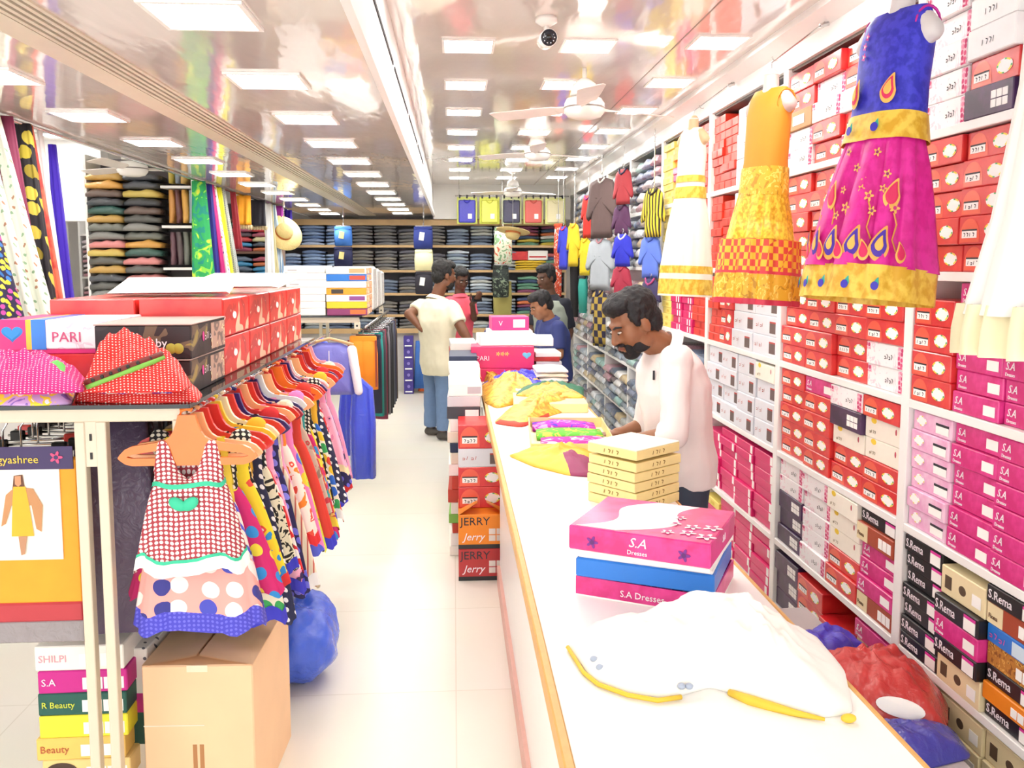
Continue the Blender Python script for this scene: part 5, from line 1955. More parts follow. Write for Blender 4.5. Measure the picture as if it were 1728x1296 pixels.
PAL = [
    ('magenta frock with blue bows', P('cells', 'c8206c', '2c8ad0', ('f0d83c', '2c8ad0'), scale=16, size=.3), 'black and white collar', P('dots', '1c1a1e', 'f0ead8', scale=60, size=.35)),
    ('yellow and blue patchwork frock', P('floral', 'f0d62c', '2a8cd0', ('e0503c', 'f4efe6'), scale=13), '', P('floral', 'f0d62c', '2a8cd0', ('e0503c', 'f4efe6'), scale=13)),
    ('black frock with white dots', P('dots', '17161a', 'f2eee6', scale=36, size=.3), '', P('floral', '17161a', 'e8dcae', ('e8dcae', '17161a'), scale=24)),
    ('multicolour flower print frock', P('cells', 'f4ead2', 'e0402c', ('2c6ad0', 'f0c82c', '3aa85c'), scale=20, size=.45), '', M('f0b82c', .7)),
    ('navy frock with small white dots', P('dots', '222648', 'f0eef0', scale=30, size=.24), '', P('dots', '222648', 'f0eef0', scale=30, size=.24)),
    ('cream frock with black leaf print', P('floral', 'efe6c8', '1d1a16', ('1d1a16', 'efe6c8'), scale=26), '', P('dots', '17161a', 'f2eee6', scale=50, size=.3)),
    ('red frock with white dots', P('dots', 'd8282c', 'f6efe8', scale=22, size=.36), '', M('d8282c', .7)),
    ('pink frock with cherry branch print', P('floral', 'f3b4d0', 'f3b4d0', ('e88cb8', '3a2c5c'), scale=16), '', M('f0a0c8', .7)),
    ('navy frock with violet hearts', P('cells', '241f52', '6a6ad8', ('8c8cf0', '6a6ad8'), scale=26, size=.34), '', P('cells', '241f52', '6a6ad8', ('8c8cf0', '6a6ad8'), scale=26, size=.34)),
    ('cream frock with thin stripes', P('stripe', 'f2e2c4', 'c86a5c', scale=16, size=.82), '', P('check', 'f4ecd2', 'e6d9b4', scale=40)),
    ('pale pink plain frock', M('f0a4cc', .7), '', M('f0a4cc', .7)),
    ('orange and white printed frock', P('floral', 'f4e8dc', 'f08a2c', ('e0503c', 'f4e8dc'), scale=15), '', M('f08a2c', .7)),
    ('pink frock with blue flower', P('cells', 'ee86c4', '5a6ae0', ('f4d83c', '5a6ae0'), scale=8, size=.25), '', P('cells', 'ee86c4', '5a6ae0', ('f4d83c', '5a6ae0'), scale=8, size=.25)),
    ('black frock with grey hearts', P('cells', '1b1b24', '8c94a8', ('8c94a8', 'b4b8c8'), scale=26, size=.32), '', P('cells', '1b1b24', '8c94a8', ('8c94a8', 'b4b8c8'), scale=26, size=.32)),
    ('lime and yellow frock', P('floral', 'd8e03c', 'f0e87c', ('8cc83c', 'f4d02c'), scale=14), '', M('d8e03c', .7)),
    ('scarlet frock with orange trim', M('d83a2c', .65), '', M('d83a2c', .65)),
    ('beige rose print frock', P('floral', 'cdbba8', '9a8878', ('c8404c', '8c9a6c'), scale=16), '', P('floral', 'cdbba8', '9a8878', ('c8404c', '8c9a6c'), scale=16)),
    ('teal sleeved red frock', P('floral', 'c8343c', '2c9c9c', ('f0c060', '8c2434'), scale=13), '', M('2c9c9c', .7)),
]
order = ['red', 'red', 'yellow', 'cream', 'red', 'navy', 'red', 'peach', 'red', 'maroon', 'navy', 'white', 'peach', 'red', 'red', 'orange', 'red', 'red', 'navy', 'pink', 'white', 'peach', 'red', 'maroon', 'navy', 'red', 'orange', 'white', 'pink']
ordn = ['', ' once more', ' again']
used = {}
for i in range(29):
    nm, mt, _, mt2 = PAL[i % len(PAL)]
    used[nm] = used.get(nm, 0) + 1
    y = 2.425 + .0635 * i
    hg = order[i]
    L = rnd.uniform(.5, .68) if i > 2 else .47
    hw1 = rnd.uniform(.185, .225)
    frock(y, hg, '%s hung on the rail%s' % (nm, '' if used[nm] == 1 else ' nearer the violet jacket'), [mt2, mt], L, rnd.uniform(.09, .11), hw1, 1.18 + rnd.uniform(-.006, .006), i * 1.7, [(.93, 1.0, M(rnd.choice(['f4f2ee', 'e8dcae', '3a3ac8', 'd8282c', 'f0d03c']), .7), 'hem_band')] if i % 2 else [], sleeve=mt2 if i % 3 == 0 else None, rz=rnd.uniform(-.12, .02), xoff=rnd.uniform(-.012, .016), th=.014)

# violet jacket at the rail end and blue film covered garments
vj = thing('violet_jacket', 'violet and white jacket in clear film on a wooden hanger at the rail end', 'jacket', ony(556, 578, 4.42), 0)
b = MB()
puff(b, [(-.05, 0), (.05, 0), (.115, -.03), (.112, -.16), (.12, -.27), (-.12, -.27), (-.112, -.16), (-.115, -.03)], .024, (0, -.13))
MB().box(-.002, .002, -.03, -.026, -.25, -.04).build('zip', M('e8e8f0', .4), vj)
b.build('body_cloth', film_mat('6c72cc'), vj, True)
for sd in (-1, 1):
    b = MB()
    b.cap((sd * .112, 0, -.04), (sd * .145, -.012, -.25), .026, .022)
    b.build('white_sleeve', film_mat('eef0f4'), vj, True)
MB().tube([(-.12, 0, -.012), (-.05, 0, .008), (0, 0, .02), (.05, 0, .008), (.12, 0, -.012)], .008, 8).build('wooden_hanger', M('c9a878', .5), vj, True)
MB().tube([(0, 0, .02), (0, 0, .05), (.012, 0, .065)], .003, 6).build('hanger_hook', CHROME, vj, True)
for i, (u, v0, v1, Y, w) in enumerate(((598, 648, 765, 4.62, .075), (612, 655, 805, 4.45, .06))):
    p, q = ony(u, v0, Y), ony(u, v1, Y)
    b = MB()
    h = p.z - q.z
    loft_cloth(b, [((-.705 - p.x, 0, TZ - .028 - p.z), .012, .01, 0), ((0, 0, 0), w * .9, .035, .5), ((0, 0, -h * .4), w * 1.1, .05, 1), ((0, 0, -h), w * 1.05, .05, 1)], 5, .2, i + 5)
    o = b.build('blue_garment_cover', film_mat('1f46d8'), None, True)
    o.location = p
    T(o, 'bright blue film covered garment hung beyond the frocks, %s' % ('shorter one', 'longer one')[i], 'garment')
p = onz(535, 1290, 0)
b = MB()
b.ell((0, 0, .14), (.15, .2, .15))
b.ell((.02, .08, .2), (.11, .12, .12))
b.ell((0, -.05, .22), (.08, .1, .1))
bm_ = remesh(b, .014, 3)
wrinkle(bm_, .02, 11, 3)
bm_.materials.append(film_mat('2a5ce0'))
o = obj('blue_plastic_bag', bm_, None, (-.62, 3.35, .005))
T(o, 'full blue plastic bag standing on the floor under the frocks', 'bag')

# --- things on the glass top
z0 = TZ + .0005
MEL = P('floral', '2a2428', '1c181c', ('6a5a48', '9c8a4c'), scale=9, rough=.5)
for k in range(2):
    o = thing('baby_box', 'dark fruit print baby wear box, %s of the pair on the glass top' % ('lower', 'upper')[k], 'box', (-.865 + .004 * k, 2.62, z0 + .099 * k))
    MB().box(-.13, .13, -.18, .18, 0, .095, bev=.003).build('body', MEL, o)
    MB().box(-.132, .132, -.182, .182, .095, .0985, bev=.001).build('lid_rim', M('a89088', .5), o)
    obj('lettering', txt(text_mesh('Baby', .034, SAW), .0, .035, -.1815), o)
    q = obj('lettering', scribble_mesh(0, .07, 0, .02, 0, SAW, 35), o, (.1315, -.05, .045))
    q.rotation_euler[2] = math.pi / 2
    q = obj('pink_logo', oval_mesh('pink_logo', 0, 0, .008, .014, 0, [M('e0489a', .5)] * 3), o, (.1315, -.065, .055))
    q.rotation_euler[2] = math.pi / 2
    for x in (.075, .095):
        MB().ell((x, -.178, .03), (.016, .006, .016)).build('fruit_print', M('a8a03c', .6), o, True)
    MB().box(.1301, .1315, .02, .17, .01, .088).build('photo_print', P('floral', 'b89888', '7c6a64', ('d8c8a0', '9c5c54'), scale=18), o)
SIDEP = P('floral', 'd8342c', 'f0c8a8', ('c02420', 'f4e0c8'), scale=7, rough=.35)
for r_ in range(4):
    for c in range(2):
        for k in range(2):
            if c == 1 and r_ == 3:
                continue
            o = thing('red_gift_box', '%s red photo print box in the %s row, %s side of the glass top' % (('lower', 'upper')[k], ('black box', 'second', 'third', 'farthest')[r_], ('frock', 'inner')[c]), 'box', (-.875 - .275 * c, 3.0 + .355 * r_, z0 + .127 * k), rnd.uniform(-.01, .01), 'red garment boxes on the glass tops')
            MB().box(-.132, .132, -.172, .172, 0, .124, bev=.003).build('body', RED, o)
            MB().box(.1318, .133, -.165, .165, .006, .118).build('photo_print', SIDEP, o)
            q = obj('label', oval_mesh('label', 0, 0, .022, .012, 0, [PAPER] * 3), o, (.1332, -.03, .065))
            q.rotation_euler[2] = math.pi / 2
            obj('price_label', rect_mesh('price_label', -.1, -.01, .03, .06, -.1728, PAPER), o)
            obj('oval_sticker', oval_mesh('oval_sticker', .06, .05, .036, .018, -.1728, [PAPER, YEL, GREENS]), o)
o = thing('red_gift_box', 'wide red box underneath the white heart box', 'box', (-1.11, 2.71, z0))
MB().box(-.19, .105, -.15, .105, 0, .104, bev=.003).build('body', RED, o)
pr = thing('heart_box', 'white floral box with pink heart end and blue stripe', 'box', (-1.11, 2.70, z0 + .1045))
w2 = .195
MB().box(-w2, .108, -.14, .13, 0, .014, bev=.002).build('base', M('d82a78', .5), pr)
MB().box(-w2 - .002, .11, -.142, .132, .014, .098, bev=.003).build('lid', FLORALW, pr)
MB().box(-w2 - .003, -w2 + .075, -.1435, .1335, .013, .099).build('pink_end', M('e0307c', .5), pr)
MB().box(-w2 + .075, -w2 + .09, -.1436, .1336, .013, .0991).build('yellow_stripe', M('f0c040', .5), pr)
MB().box(-w2 + .09, -w2 + .13, -.1437, .1337, .013, .0992).build('blue_stripe', BLUEB, pr)
obj('lettering', txt(text_mesh('PARI', .042, M('c8507c', .5)), -w2 + .145, .035, -.1435), pr)
obj('heart_emblem', motif(hp, M('2a8ad0', .5), 'heart_emblem'), pr, (-w2 + .037, -.144, .06))
for k in range(2):
    o = thing('card_sheet', ('white folded card sheet lying on the red boxes', 'second white card sheet overlapping the first on the red boxes')[k], 'card', (-1.0 + .17 * k, 3.2 + .3 * k, z0 + .285 + .012 * k), .12 - .3 * k)
    o.rotation_euler[0] = .16
    MB().box(-.2, .2, -.16, .16, 0, .003).build('panel', PAPER, o)
    f = MB().add([(-.2, -.16, .003), (.2, -.16, .003), (.2, -.22, .02), (-.2, -.2, .012)], [(0, 1, 2, 3)])
    f.add([(-.2, -.16, .001), (.2, -.16, .001), (.2, -.22, .018), (-.2, -.2, .01)], [(3, 2, 1, 0)])
    f.build('flap', PAPER, o)
RD = P('dots', 'c82420', 'f4d8d0', scale=110, size=.2)
heap_px('folded_red_garment', 'folded red dotted garment with blue ring border under the crumpled one', 'garment', [(126, 678), (230, 682), (334, 679), (342, 668), (300, 661), (235, 659), (138, 662)], z0, .042, [RD, P('cells', '3a4cc0', 'f0ece8', ('b8c0e8', 'f0ece8'), scale=22, size=.4)], 72, None, .12, mfun=lambda k, i: 1 if k in (2, 3) and 4 < i < 26 else 0, n=96, k=12, power=7)
rgp = heap_px('red_garment_pile', 'crumpled red dotted garment with melon slice print heaped on the glass', 'garment', [(132, 662), (215, 664), (310, 661), (325, 652), (290, 645), (225, 643), (150, 646)], z0 + .044, .12, [RD], 71, (190, 653), .34, n=120, k=22, power=1.9)
bpy.context.view_layer.update()


def on_cloth(o, p, d):
    ok, q, nn, _ = o.ray_cast(Vector(p), Vector(d).normalized())
    return q if ok else None


mel = []
for f in range(9):
    q = on_cloth(rgp, (-.10 + .022 * f, -.5, .02 + .0085 * f), (0, 1, 0))
    if q:
        mel.append(q + Vector((0, -.004, .002)))
if len(mel) > 3:
    MB().tube([q + Vector((.004, -.001, -.008)) for q in mel], [.008] * len(mel), 8).build('green_rind', M('7ab84c', .6), rgp, True)
    MB().tube(mel, [.009] * len(mel), 8).build('melon_flesh', M('6a1c18', .6), rgp, True)
    for q in mel[1:-1]:
        MB().ell(q + Vector((0, -.009, .001)), (.005, .003, .005), 8, 6).build('black_seed', BLACK, rgp)
PKD = P('dots', 'c02078', 'f0c8dc', scale=110, size=.19)
heap_px('pink_garment_pile', 'pink dotted garment with melon print heaped on the glass', 'garment', [(-60, 664), (60, 666), (140, 662), (150, 648), (60, 637), (-60, 637)], z0 + .05, .07, [PKD, M('5cb84c', .6)], 73, None, .32, mfun=lambda k, i: 1 if 5 < k < 9 and 20 < i < 25 else 0, n=96, k=16, power=2.4)
heap_px('lilac_garment_pile', 'lilac and white printed garment under the pink dotted one', 'garment', [(-70, 685), (60, 685), (120, 683), (128, 664), (60, 654), (-70, 654)], z0, .05, [P('floral', 'c8a8dc', '8a6cc0', ('f0d840', 'f4eef4'), scale=18)], 75, None, .3, power=4)

# --- below: dress material pack, boxes, carton
pkk = thing('dress_material_pack', 'orange dress material pack with photo card hung under the rack', 'packet', ony(45, 770, 2.36), 0)
sc_ = 2.36 / 1450
px = lambda u: (u - 45) * sc_
pz = lambda v: -(v - 770) * sc_
MB().box(px(-25), px(128), -.012, .012, pz(1020), pz(772), bev=.006).build('orange_cloth', M('f2a02c', .7), pkk)
MB().box(px(-25), px(128), -.014, .014, pz(1052), pz(1018), bev=.006).build('red_cloth', M('b83c44', .6), pkk)
MB().box(px(-25), px(128), -.012, .012, pz(1088), pz(1050), bev=.004).build('clear_fold', film_mat('8c8488'), pkk)
MB().box(px(-25), px(123), -.017, -.013, pz(790), pz(752)).build('header_card', M('3a2a5c', .5), pkk)
obj('lettering', txt(text_mesh('agyashree', .03, M('e8c84a', .5)), px(-4), pz(779), -.0185), pkk)
obj('lotus_emblem', flower_mesh(.018, M('e04a7c', .5), M('3a2a5c', .5)), pkk, (px(97), -.018, pz(770)))
MB().box(px(-25), px(100), -.0165, -.013, pz(943), pz(790)).build('photo_card', M('f4eee0', .5), pkk)
fy = -.0185
fig = [('printed_hair', [(28, 800), (42, 798), (46, 830), (24, 830)], '6a4434'), ('printed_shawl', [(14, 832), (30, 818), (58, 822), (72, 850), (68, 895), (60, 890), (54, 850), (22, 850), (12, 880), (4, 885)], 'c08a5c'), ('printed_dress', [(27, 818), (46, 818), (50, 845), (56, 902), (20, 902), (24, 845)], 'f0b02c'), ('printed_face', [(30, 800), (40, 800), (40, 814), (35, 818), (30, 814)], 'c8906c'), ('printed_legs', [(31, 902), (45, 902), (40, 932), (34, 934)], 'b88868')]
for i, (nm, pts, c) in enumerate(fig):
    MB().add([(px(u), fy - .0006 * i, pz(v)) for u, v in pts], [tuple(range(len(pts)))]).build(nm, M(c, .6), pkk)
for k in range(9):
    o = thing('clip_hanger', 'chrome clip hanger with %s clips under the glass' % ('red' if k % 3 == 0 else 'black'), 'hanger', (-1.22 + .02 * (k % 3), 2.38 + .055 * k, 1.19), rnd.uniform(-.3, .3), 'clip hangers under the rack')
    MB().tube([(-.13, 0, -.05), (.13, 0, -.05)], .004, 8).tube([(0, 0, -.05), (0, 0, .01), (.014, 0, .03), (0, 0, .05)], .003, 6).build('wire', CHROME, o, True)
    for sx in (-.1, .1):
        MB().box(sx - .018, sx + .018, -.012, .012, -.07, -.035, bev=.003).build('clip', M('c8342c', .4) if k % 3 == 0 else BLACK, o)
dk = ['5c4c68', '4a3c48', '7c8a9c', '6c6068', '34304a', '5c4a3a']
for k in range(8):
    b = MB()
    loft_cloth(b, [((0, 0, 0), .10, .012, 0), ((0, 0, -.3), .12, .02, .8), ((0, 0, -.62), .12, .022, 1)], 5, .25, k)
    o = b.build('film_covered_garment', film_mat(dk[k % 6]), None, True)
    o.location = (-.98 - .012 * k, 2.5 + .075 * k, 1.2)
    T(o, '%s garment in clear film, %s behind the rack posts' % (('dusky violet', 'plum brown', 'blue grey', 'grey', 'indigo', 'umber')[k % 6], OR2[k]), 'garment', 'film covered garments under the rack')
stack = [('f2ecdc', 'Beauty', 'd8a04a', 'cream box with brown oval emblem, lowest of the rack stack', 'e'), ('efd28c', 'Beauty', '5a4436', 'cream box with brown oval emblem, second in the rack stack', 'e'), ('efd28c', 'Beauty', '5a4436', 'cream box with brown oval emblem, third in the rack stack', 'e'), ('f2c868', 'Beauty', 'b8643c', 'pale orange box with brown lettering and price grid', 'g'), ('f0e83c', '', 'f0e83c', 'plain lemon yellow box in the rack stack', 'g'), ('1f5a50', 'R Beauty', 'd8e04a', 'dark green box with yellow lettering', 'g'), ('c8208c', 'S.A', 'f8e8f4', 'magenta white-lettered box in the rack stack', 'g'), ('f4f0e8', 'SHILPI', 'e8a0b0', 'white box with pink letters, topmost of the rack stack', 'g')]
z = .0005
for i, (c, s_, tcol, lab, sty) in enumerate(stack):
    h = .068 if i < 7 else .075
    o = thing('rack_box', lab, 'box', (-1.09 + rnd.uniform(-.008, .008), 2.47, z), rnd.uniform(-.02, .02))
    MB().box(-.125, .125, 0, .3, 0, h - .001, bev=.003).build('body', M(c, .5), o)
    if s_:
        if sty == 'e':
            obj('emblem', oval_mesh('emblem', -.07, h * .5, .045, h * .38, -.0006, [M('4a362c', .5)] * 3), o)
            obj('lettering', txt(text_mesh(s_, .022, M('f0e0b8', .5), 'CENTER'), -.07, h * .4, -.0022), o)
        else:
            obj('lettering', txt(text_mesh(s_, .03 if len(s_) < 7 else .026, M(tcol, .5)), -.115, h * .35, -.0014), o)
    g = grid_label('price_grid', .0, .12, h * .15, h * .75, PAPER, 4, 1)
    obj('price_grid', g[1], o)
    z += h
cx0, cx1, cy0, cy1, ch = -.905, -.585, 2.46, 2.92, .485
cb = thing('cardboard_carton', 'brown taped cardboard carton standing on the floor under the frocks', 'carton', ((cx0 + cx1) / 2, (cy0 + cy1) / 2, 0), math.radians(-2))
CARD = M('f0c8a0', .75, vary=.08, scale=6)
wx, wy = (cx1 - cx0) / 2, (cy1 - cy0) / 2
MB().box(-wx, wx, -wy, wy, 0.0005, ch, bev=.004).build('body', CARD, cb)
for sd in (-1, 1):
    f = MB()
    f.add([(sd * wx, -wy, ch), (sd * wx, wy, ch), (sd * .004, wy, ch + .012), (sd * .004, -wy + .01, ch + .028)], [(0, 1, 2, 3)])
    f.add([(sd * wx, -wy, ch - .004), (sd * wx, wy, ch - .004), (sd * .004, wy, ch + .008), (sd * .004, -wy + .01, ch + .024)], [(3, 2, 1, 0)])
    f.build('top_flap', CARD, cb)
MB().box(-.03, .03, -wy - .0012, -wy, ch - .02, ch).build('tape', M('e9dcc0', .2), cb)
MB().box(-wx, wx * .1, -wy - .0015, -wy, ch * .62, ch * .625).build('tape', M('f0e8da', .2), cb)
for k in range(2):
    MB().box(-.02 + .02 * k, -.008 + .02 * k, -wy - .0012, -wy, ch * .32, ch * .5).build('printed_mark', M('b07c50', .7), cb)
o = thing('spotted_box', 'white spotted box standing behind the rack posts', 'box', (-.945, 2.70, .0005), math.radians(-4))
MB().box(-.03, .03, -.15, .15, 0, .5, bev=.003).build('body', P('dots', 'f0ece4', '5a5a62', scale=30, size=.16), o)
MB().box(-.031, .031, -.151, .151, .3, .36).build('magenta_band', M('b8287c', .5), o)
MB().box(-.031, .031, -.151, .151, .2, .3).build('green_band', M('1f4a44', .5), o)

# ================================================================== far rack with boxes and trousers
rack(5.85, 7.9, -1.7, -0.62, 'far glass topped metal rack carrying white and coloured boxes', (-1.2, -1.14), 1.30)
ra2 = thing('hanging_rail', 'sloping metal rail carrying trousers on the far rack', 'rail', (0, 0, 0))
MB().tube([(-.60, 5.9, 1.22), (-.60, 7.95, 1.22)], .010, 10).build('rail', CHROME, ra2, True)
z = 1.3005
for k in range(7):
    o = thing('white_box', 'long white box, %s in the white stack on the far rack' % ORD[k], 'box', (-1.0 + rnd.uniform(-.006, .006), 6.1, z), rnd.uniform(-.02, .02), 'white boxes on the far rack')
    MB().box(-.135, .135, -.2, .2, 0, .047, bev=.003).build('body', M('eeedea', .5), o)
    MB().box(-.11, -.05, -.2012, -.2, .015, .022).build('printed_line', M('b8b4b8', .6), o)
    z += .048
z = 1.3005
for c, lab, extra in (('8c3c6c', 'purple and orange printed box, lowest of the coloured stack', 'e8743c'), ('f2c82c', 'yellow box in the coloured stack on the far rack', None), ('f2f0ee', 'white box with purple strip in the coloured stack', '8a4a8c'), ('f0a42c', 'amber box with dark square in the coloured stack', '3c3834'), ('f4f2ee', 'plain white box in the coloured stack', None), ('2a78d0', 'blue box with red flash in the coloured stack', 'e0503c'), ('f2efe8', 'white box, topmost of the coloured stack', 'd8a878')):
    o = thing('coloured_box', lab, 'box', (-.725, 6.1, z), rnd.uniform(-.015, .015))
    MB().box(-.135, .135, -.2, .2, 0, .045, bev=.003).build('body', M(c, .45), o)
    if extra:
        MB().box(.02 if c != 'f0a42c' else -.1, .125 if c != 'f0a42c' else -.02, -.2012, -.2, .008, .037).build('printed_panel', M(extra, .5), o)
    MB().box(.1352, .1362, -.19, .19, .003, .042).build('photo_side', P('floral', 'd8a878', '8a4a5c', ('f0d8c0', 'c86a5c'), scale=16), o)
    z += .0465
for k in range(3):
    o = thing('film_packet_stack', 'tall clear film packet of white goods behind the coloured boxes, %s' % ('front', 'middle', 'rear')[k], 'packet', (-.74, 6.55 + .36 * k, 1.3005))
    bb = MB().box(-.15, .15, -.16, .16, 0, .33 - .02 * k, bev=.02)
    me = bb.mesh('packet_body', film_mat('e4e4e2'))
    obj('packet_body', me, o)
oran = M('f08c1c', .7)
tc_ = [('orange', 'f08c1c', .36), ('navy', '22243c', .55), ('teal', '128a84', .6), ('dark grey', '44444c', .62), ('maroon', '7c2c44', .68), ('black', '18181c', .66), ('grey', '74747c', .7), ('charcoal', '34343a', .72), ('black striped', '202226', .7), ('slate', '50545e', .7), ('ink blue', '2a2e4c', .7), ('brown', '4c3c34', .7)]
for i, (nm, c, L) in enumerate(tc_):
    y = 5.92 + .16 * i
    o = thing('trousers', '%s trousers clipped on the far rack rail' % nm if i else 'orange shorts with dark side stripes foremost on the far rack', 'trousers', (-.60 + (0 if i else -.02), y, 1.15), rnd.uniform(-.2, .1) - .25)
    mt = M(c, .75)
    for sd in (-1, 1):
        b = MB()
        loft_cloth(b, [((sd * .035, 0, .0), .055, .02, 0), ((sd * .04, 0, -.12), .06, .028, .4), ((sd * .05, 0, -L), .05, .024, .6)], 4, .12, i + sd + 3, n=24)
        b.build('leg', mt, o, True)
        if i == 0:
            MB().box(sd * .095 - .006, sd * .095 + .006, -.03, -.022, -L + .02, -.02).build('side_stripe', M('8c3c2c', .7), o)
    MB().box(-.09, .09, -.022, .022, -.03, .008, bev=.006).build('waistband', mt, o)
    MB().tube([(-.08, 0, .02), (.08, 0, .02)], .004, 6).tube([(0, 0, .02), (0, 0, .055), (.012, 0, .07)], .003, 6).build('clip_hanger', CHROME, o, True)

# ================================================================== back wall shelves with folded jeans
BX0, BX1, BY = -2.25, 1.45, 11.1
bs = thing('back_shelf_unit', 'long wood edged shelf unit of folded jeans along the back wall', 'shelf', (0, 0, 0))
WOOD2 = M('c9a877', .5, vary=.1)
BZ = [2.165, 1.885, 1.568, 1.275, 1.0, .82]
for i, zb_ in enumerate(BZ):
    MB().box(BX0, BX1, BY, 11.5, zb_ - (.03 if i else 0.0), zb_ + (0 if i else .045), bev=.002).build('shelf_board', M('e8e0d2', .5), bs)
    MB().box(BX0, BX1, BY - .012, BY, zb_ - (.03 if i < 5 else .06), zb_ + (.002 if i else .045)).build('wood_lip', WOOD2, bs)
MB().box(BX0, BX1, 11.5, 11.53, 0, 2.21).build('back_panel', M('8c8a90', .7), bs)
for x in (BX0, BX1):
    MB().box(x - .012, x + .012, BY + .01, 11.5, .0, 2.165).build('upright', M('b8ac9c', .6), bs)
JB = [(.20, .29, .48), (.31, .42, .63), (.13, .20, .37), (.43, .52, .69), (.24, .33, .53), (.15, .22, .39)]
JD = [(.16, .16, .17), (.20, .19, .18), (.12, .12, .15), (.25, .23, .20), (.14, .14, .15), (.18, .17, .16)]
JM = [(.27, .34, .46), (.53, .60, .67), (.19, .24, .33), (.35, .41, .47), (.14, .18, .27), (.48, .50, .48), (.11, .14, .20)]
JK = ['b85c5c', 'd8c050', '5c6c98', 'e8e4e0', '8c4c6c', '445878', 'd87c50', '6c9c84']
JS = {}
for c in JB + JD + JM + JK:
    JS[c] = [folded(500 + i, .275, .3, .040, .2).mesh('folded_jeans', M(c, .8, vary=.25, scale=25), True) for i in range(2)]
js = MB()
jl = sorted(JS, key=str)
rown = ['top', 'second', 'third', 'fourth', 'lowest']
nj = 0
for r_ in range(5):
    zlo, zhi = BZ[r_ + 1], BZ[r_] - (.03 if r_ else 0)
    for c in range(12):
        x = BX0 + .17 + .305 * c + rnd.uniform(-.006, .006)
        pal, tone = (JB, 'blue') if c < 3 else (JD, 'dark grey') if c < 7 else (JM, 'faded') if c < 10 else (JK, 'mixed colour')
        if r_ >= 2 and c < 7 and rnd.random() < .5:
            pal, tone = JM, 'faded'
        n_l = int((zhi - zlo - .015) / .0425) - (rnd.random() < .35)
        for k in range(n_l):
            if c == 10 and r_ == 1:
                continue
            cc = rnd.choice(pal)
            zz_ = zlo + .0005 + .0425 * k
            if nj < 290:
                nj += 1
                o = obj('folded_jeans', rnd.choice(JS[cc]), None, (x + rnd.uniform(-.008, .008), BY + .02 + rnd.uniform(0, .02), zz_), rnd.uniform(-.03, .03))
                T(o, 'folded %s jeans, %s in the %s stack from the scarves, %s back shelf' % (tone, ORD[k], OR2[c], rown[r_]), 'jeans', '%s jeans on the %s back shelf' % (tone, rown[r_]))
            else:
                bb = folded(500 + k, .275, .3, .040, .2)
                js.add([(x + v[0], BY + .02 + v[1], zz_ + v[2]) for v in bb.V], bb.F, jl.index(cc))
T(js.build('folded_jeans_stacks', [M(c, .8, vary=.25, scale=25) for c in jl], None, True), 'folded garments filling the lower back shelves', 'jeans', kind='stuff')
o = thing('red_box', 'red box on the second back shelf above yellow packets', 'box', (.86, BY + .02, 1.568 + .13))
MB().box(-.1, .1, 0, .3, 0, .11, bev=.003).build('body', RED, o)
o = thing('white_box', 'white box with red strip beside the red box on the back shelf', 'box', (1.06, BY + .02, 1.568 + .13))
MB().box(-.095, .16, 0, .3, 0, .12, bev=.003).build('body', PAPER, o)
MB().box(-.08, .14, -.001, 0, .03, .05).build('red_strip', M('c8343c', .5), o)
for k in range(4):
    o = obj('yellow_packet', folded(540 + k, .4, .3, .03, .15).mesh('yellow_packet', film_mat('e8c42c'), True), None, (1.0, BY + .015, 1.5685 + .031 * k))
    T(o, 'yellow film packed garment, %s under the red box on the back shelf' % ORD[k], 'packet', 'yellow packets on the back shelf')
# lower front of the back shelves
MB_l = MB().box(BX0, BX1, BY + .08, BY + .095, 0, .76).build('lower_panel', M('d4d0cc', .6), bs)
for k in range(5):
    o = thing('purple_box', 'purple printed box, %s in the tower at the back wall' % ORD[k], 'box', (-.575, 10.95, .0005 + .147 * k), 0, 'purple boxes at the back wall')
    MB().box(-.06, .06, -.06, .1, 0, .146, bev=.003).build('body', M('43368c', .5), o)
    MB().box(-.045, .045, -.0612, -.06, .02, .036).build('white_strip', PAPER, o)
    MB().ell((0, -.06, .095), (.02, .001, .02), 8, 6).build('emblem', M('8c80c8', .5), o)
for i, (u, v0, v1, c, lab) in enumerate(((722, 562, 650, '8c5058', 'dusty red cloth hung under the back shelf'), (708, 575, 655, '3c6cb8', 'blue cloth hung under the back shelf'), (716, 640, 660, 'd8642c', 'orange cloth low under the back shelf'))):
    p, q = ony(u, v0, 10.95), ony(u, max(v1, v0), 10.95)
    b = MB()
    h = p.z - q.z
    loft_cloth(b, [((0, 0, 0), .05, .02, 0), ((0, 0, -h), .08, .03, 1)], 5, .2, i)
    o = b.build('hung_cloth', M(c, .8), None, True)
    o.location = p
    T(o, lab, 'cloth')


def hungy(name, u, v0, v1, Y, w, mt, label, cat, tag=None, band=None, rz=0.0):
    p, q = ony(u, v0, Y), ony(u, v1, Y)
    h = p.z - q.z
    o = thing(name, label, cat, p, rz)
    b = MB()
    loft_cloth(b, [((0, 0, 0), w * .47, .03, 0), ((0, 0, -h * .5), w * .5, .045, .5), ((0, 0, -h * .97), w * .48, .04, .6), ((0, 0, -h), w * .42, .02, .3)], 5, .08, int(u + v0))
    b.build('cloth', mt, o, True)
    MB().box(-w * .47, w * .47, -.035, .035, -.035, .004, bev=.008).build('waistband', band or mt, o)
    if tag:
        t_ = MB().box(-.03, .03, -.054, -.05, -h * .62, -h * .25).build('price_tag', M(tag, .6), o)
        t_.rotation_euler[1] = .15
    MB().tube([(-w * .4, 0, .012), (w * .4, 0, .012)], .004, 6).tube([(0, 0, .012), (0, 0, .05)], .004, 6).build('clip_bar', M('e8e0e0', .4), o, True)


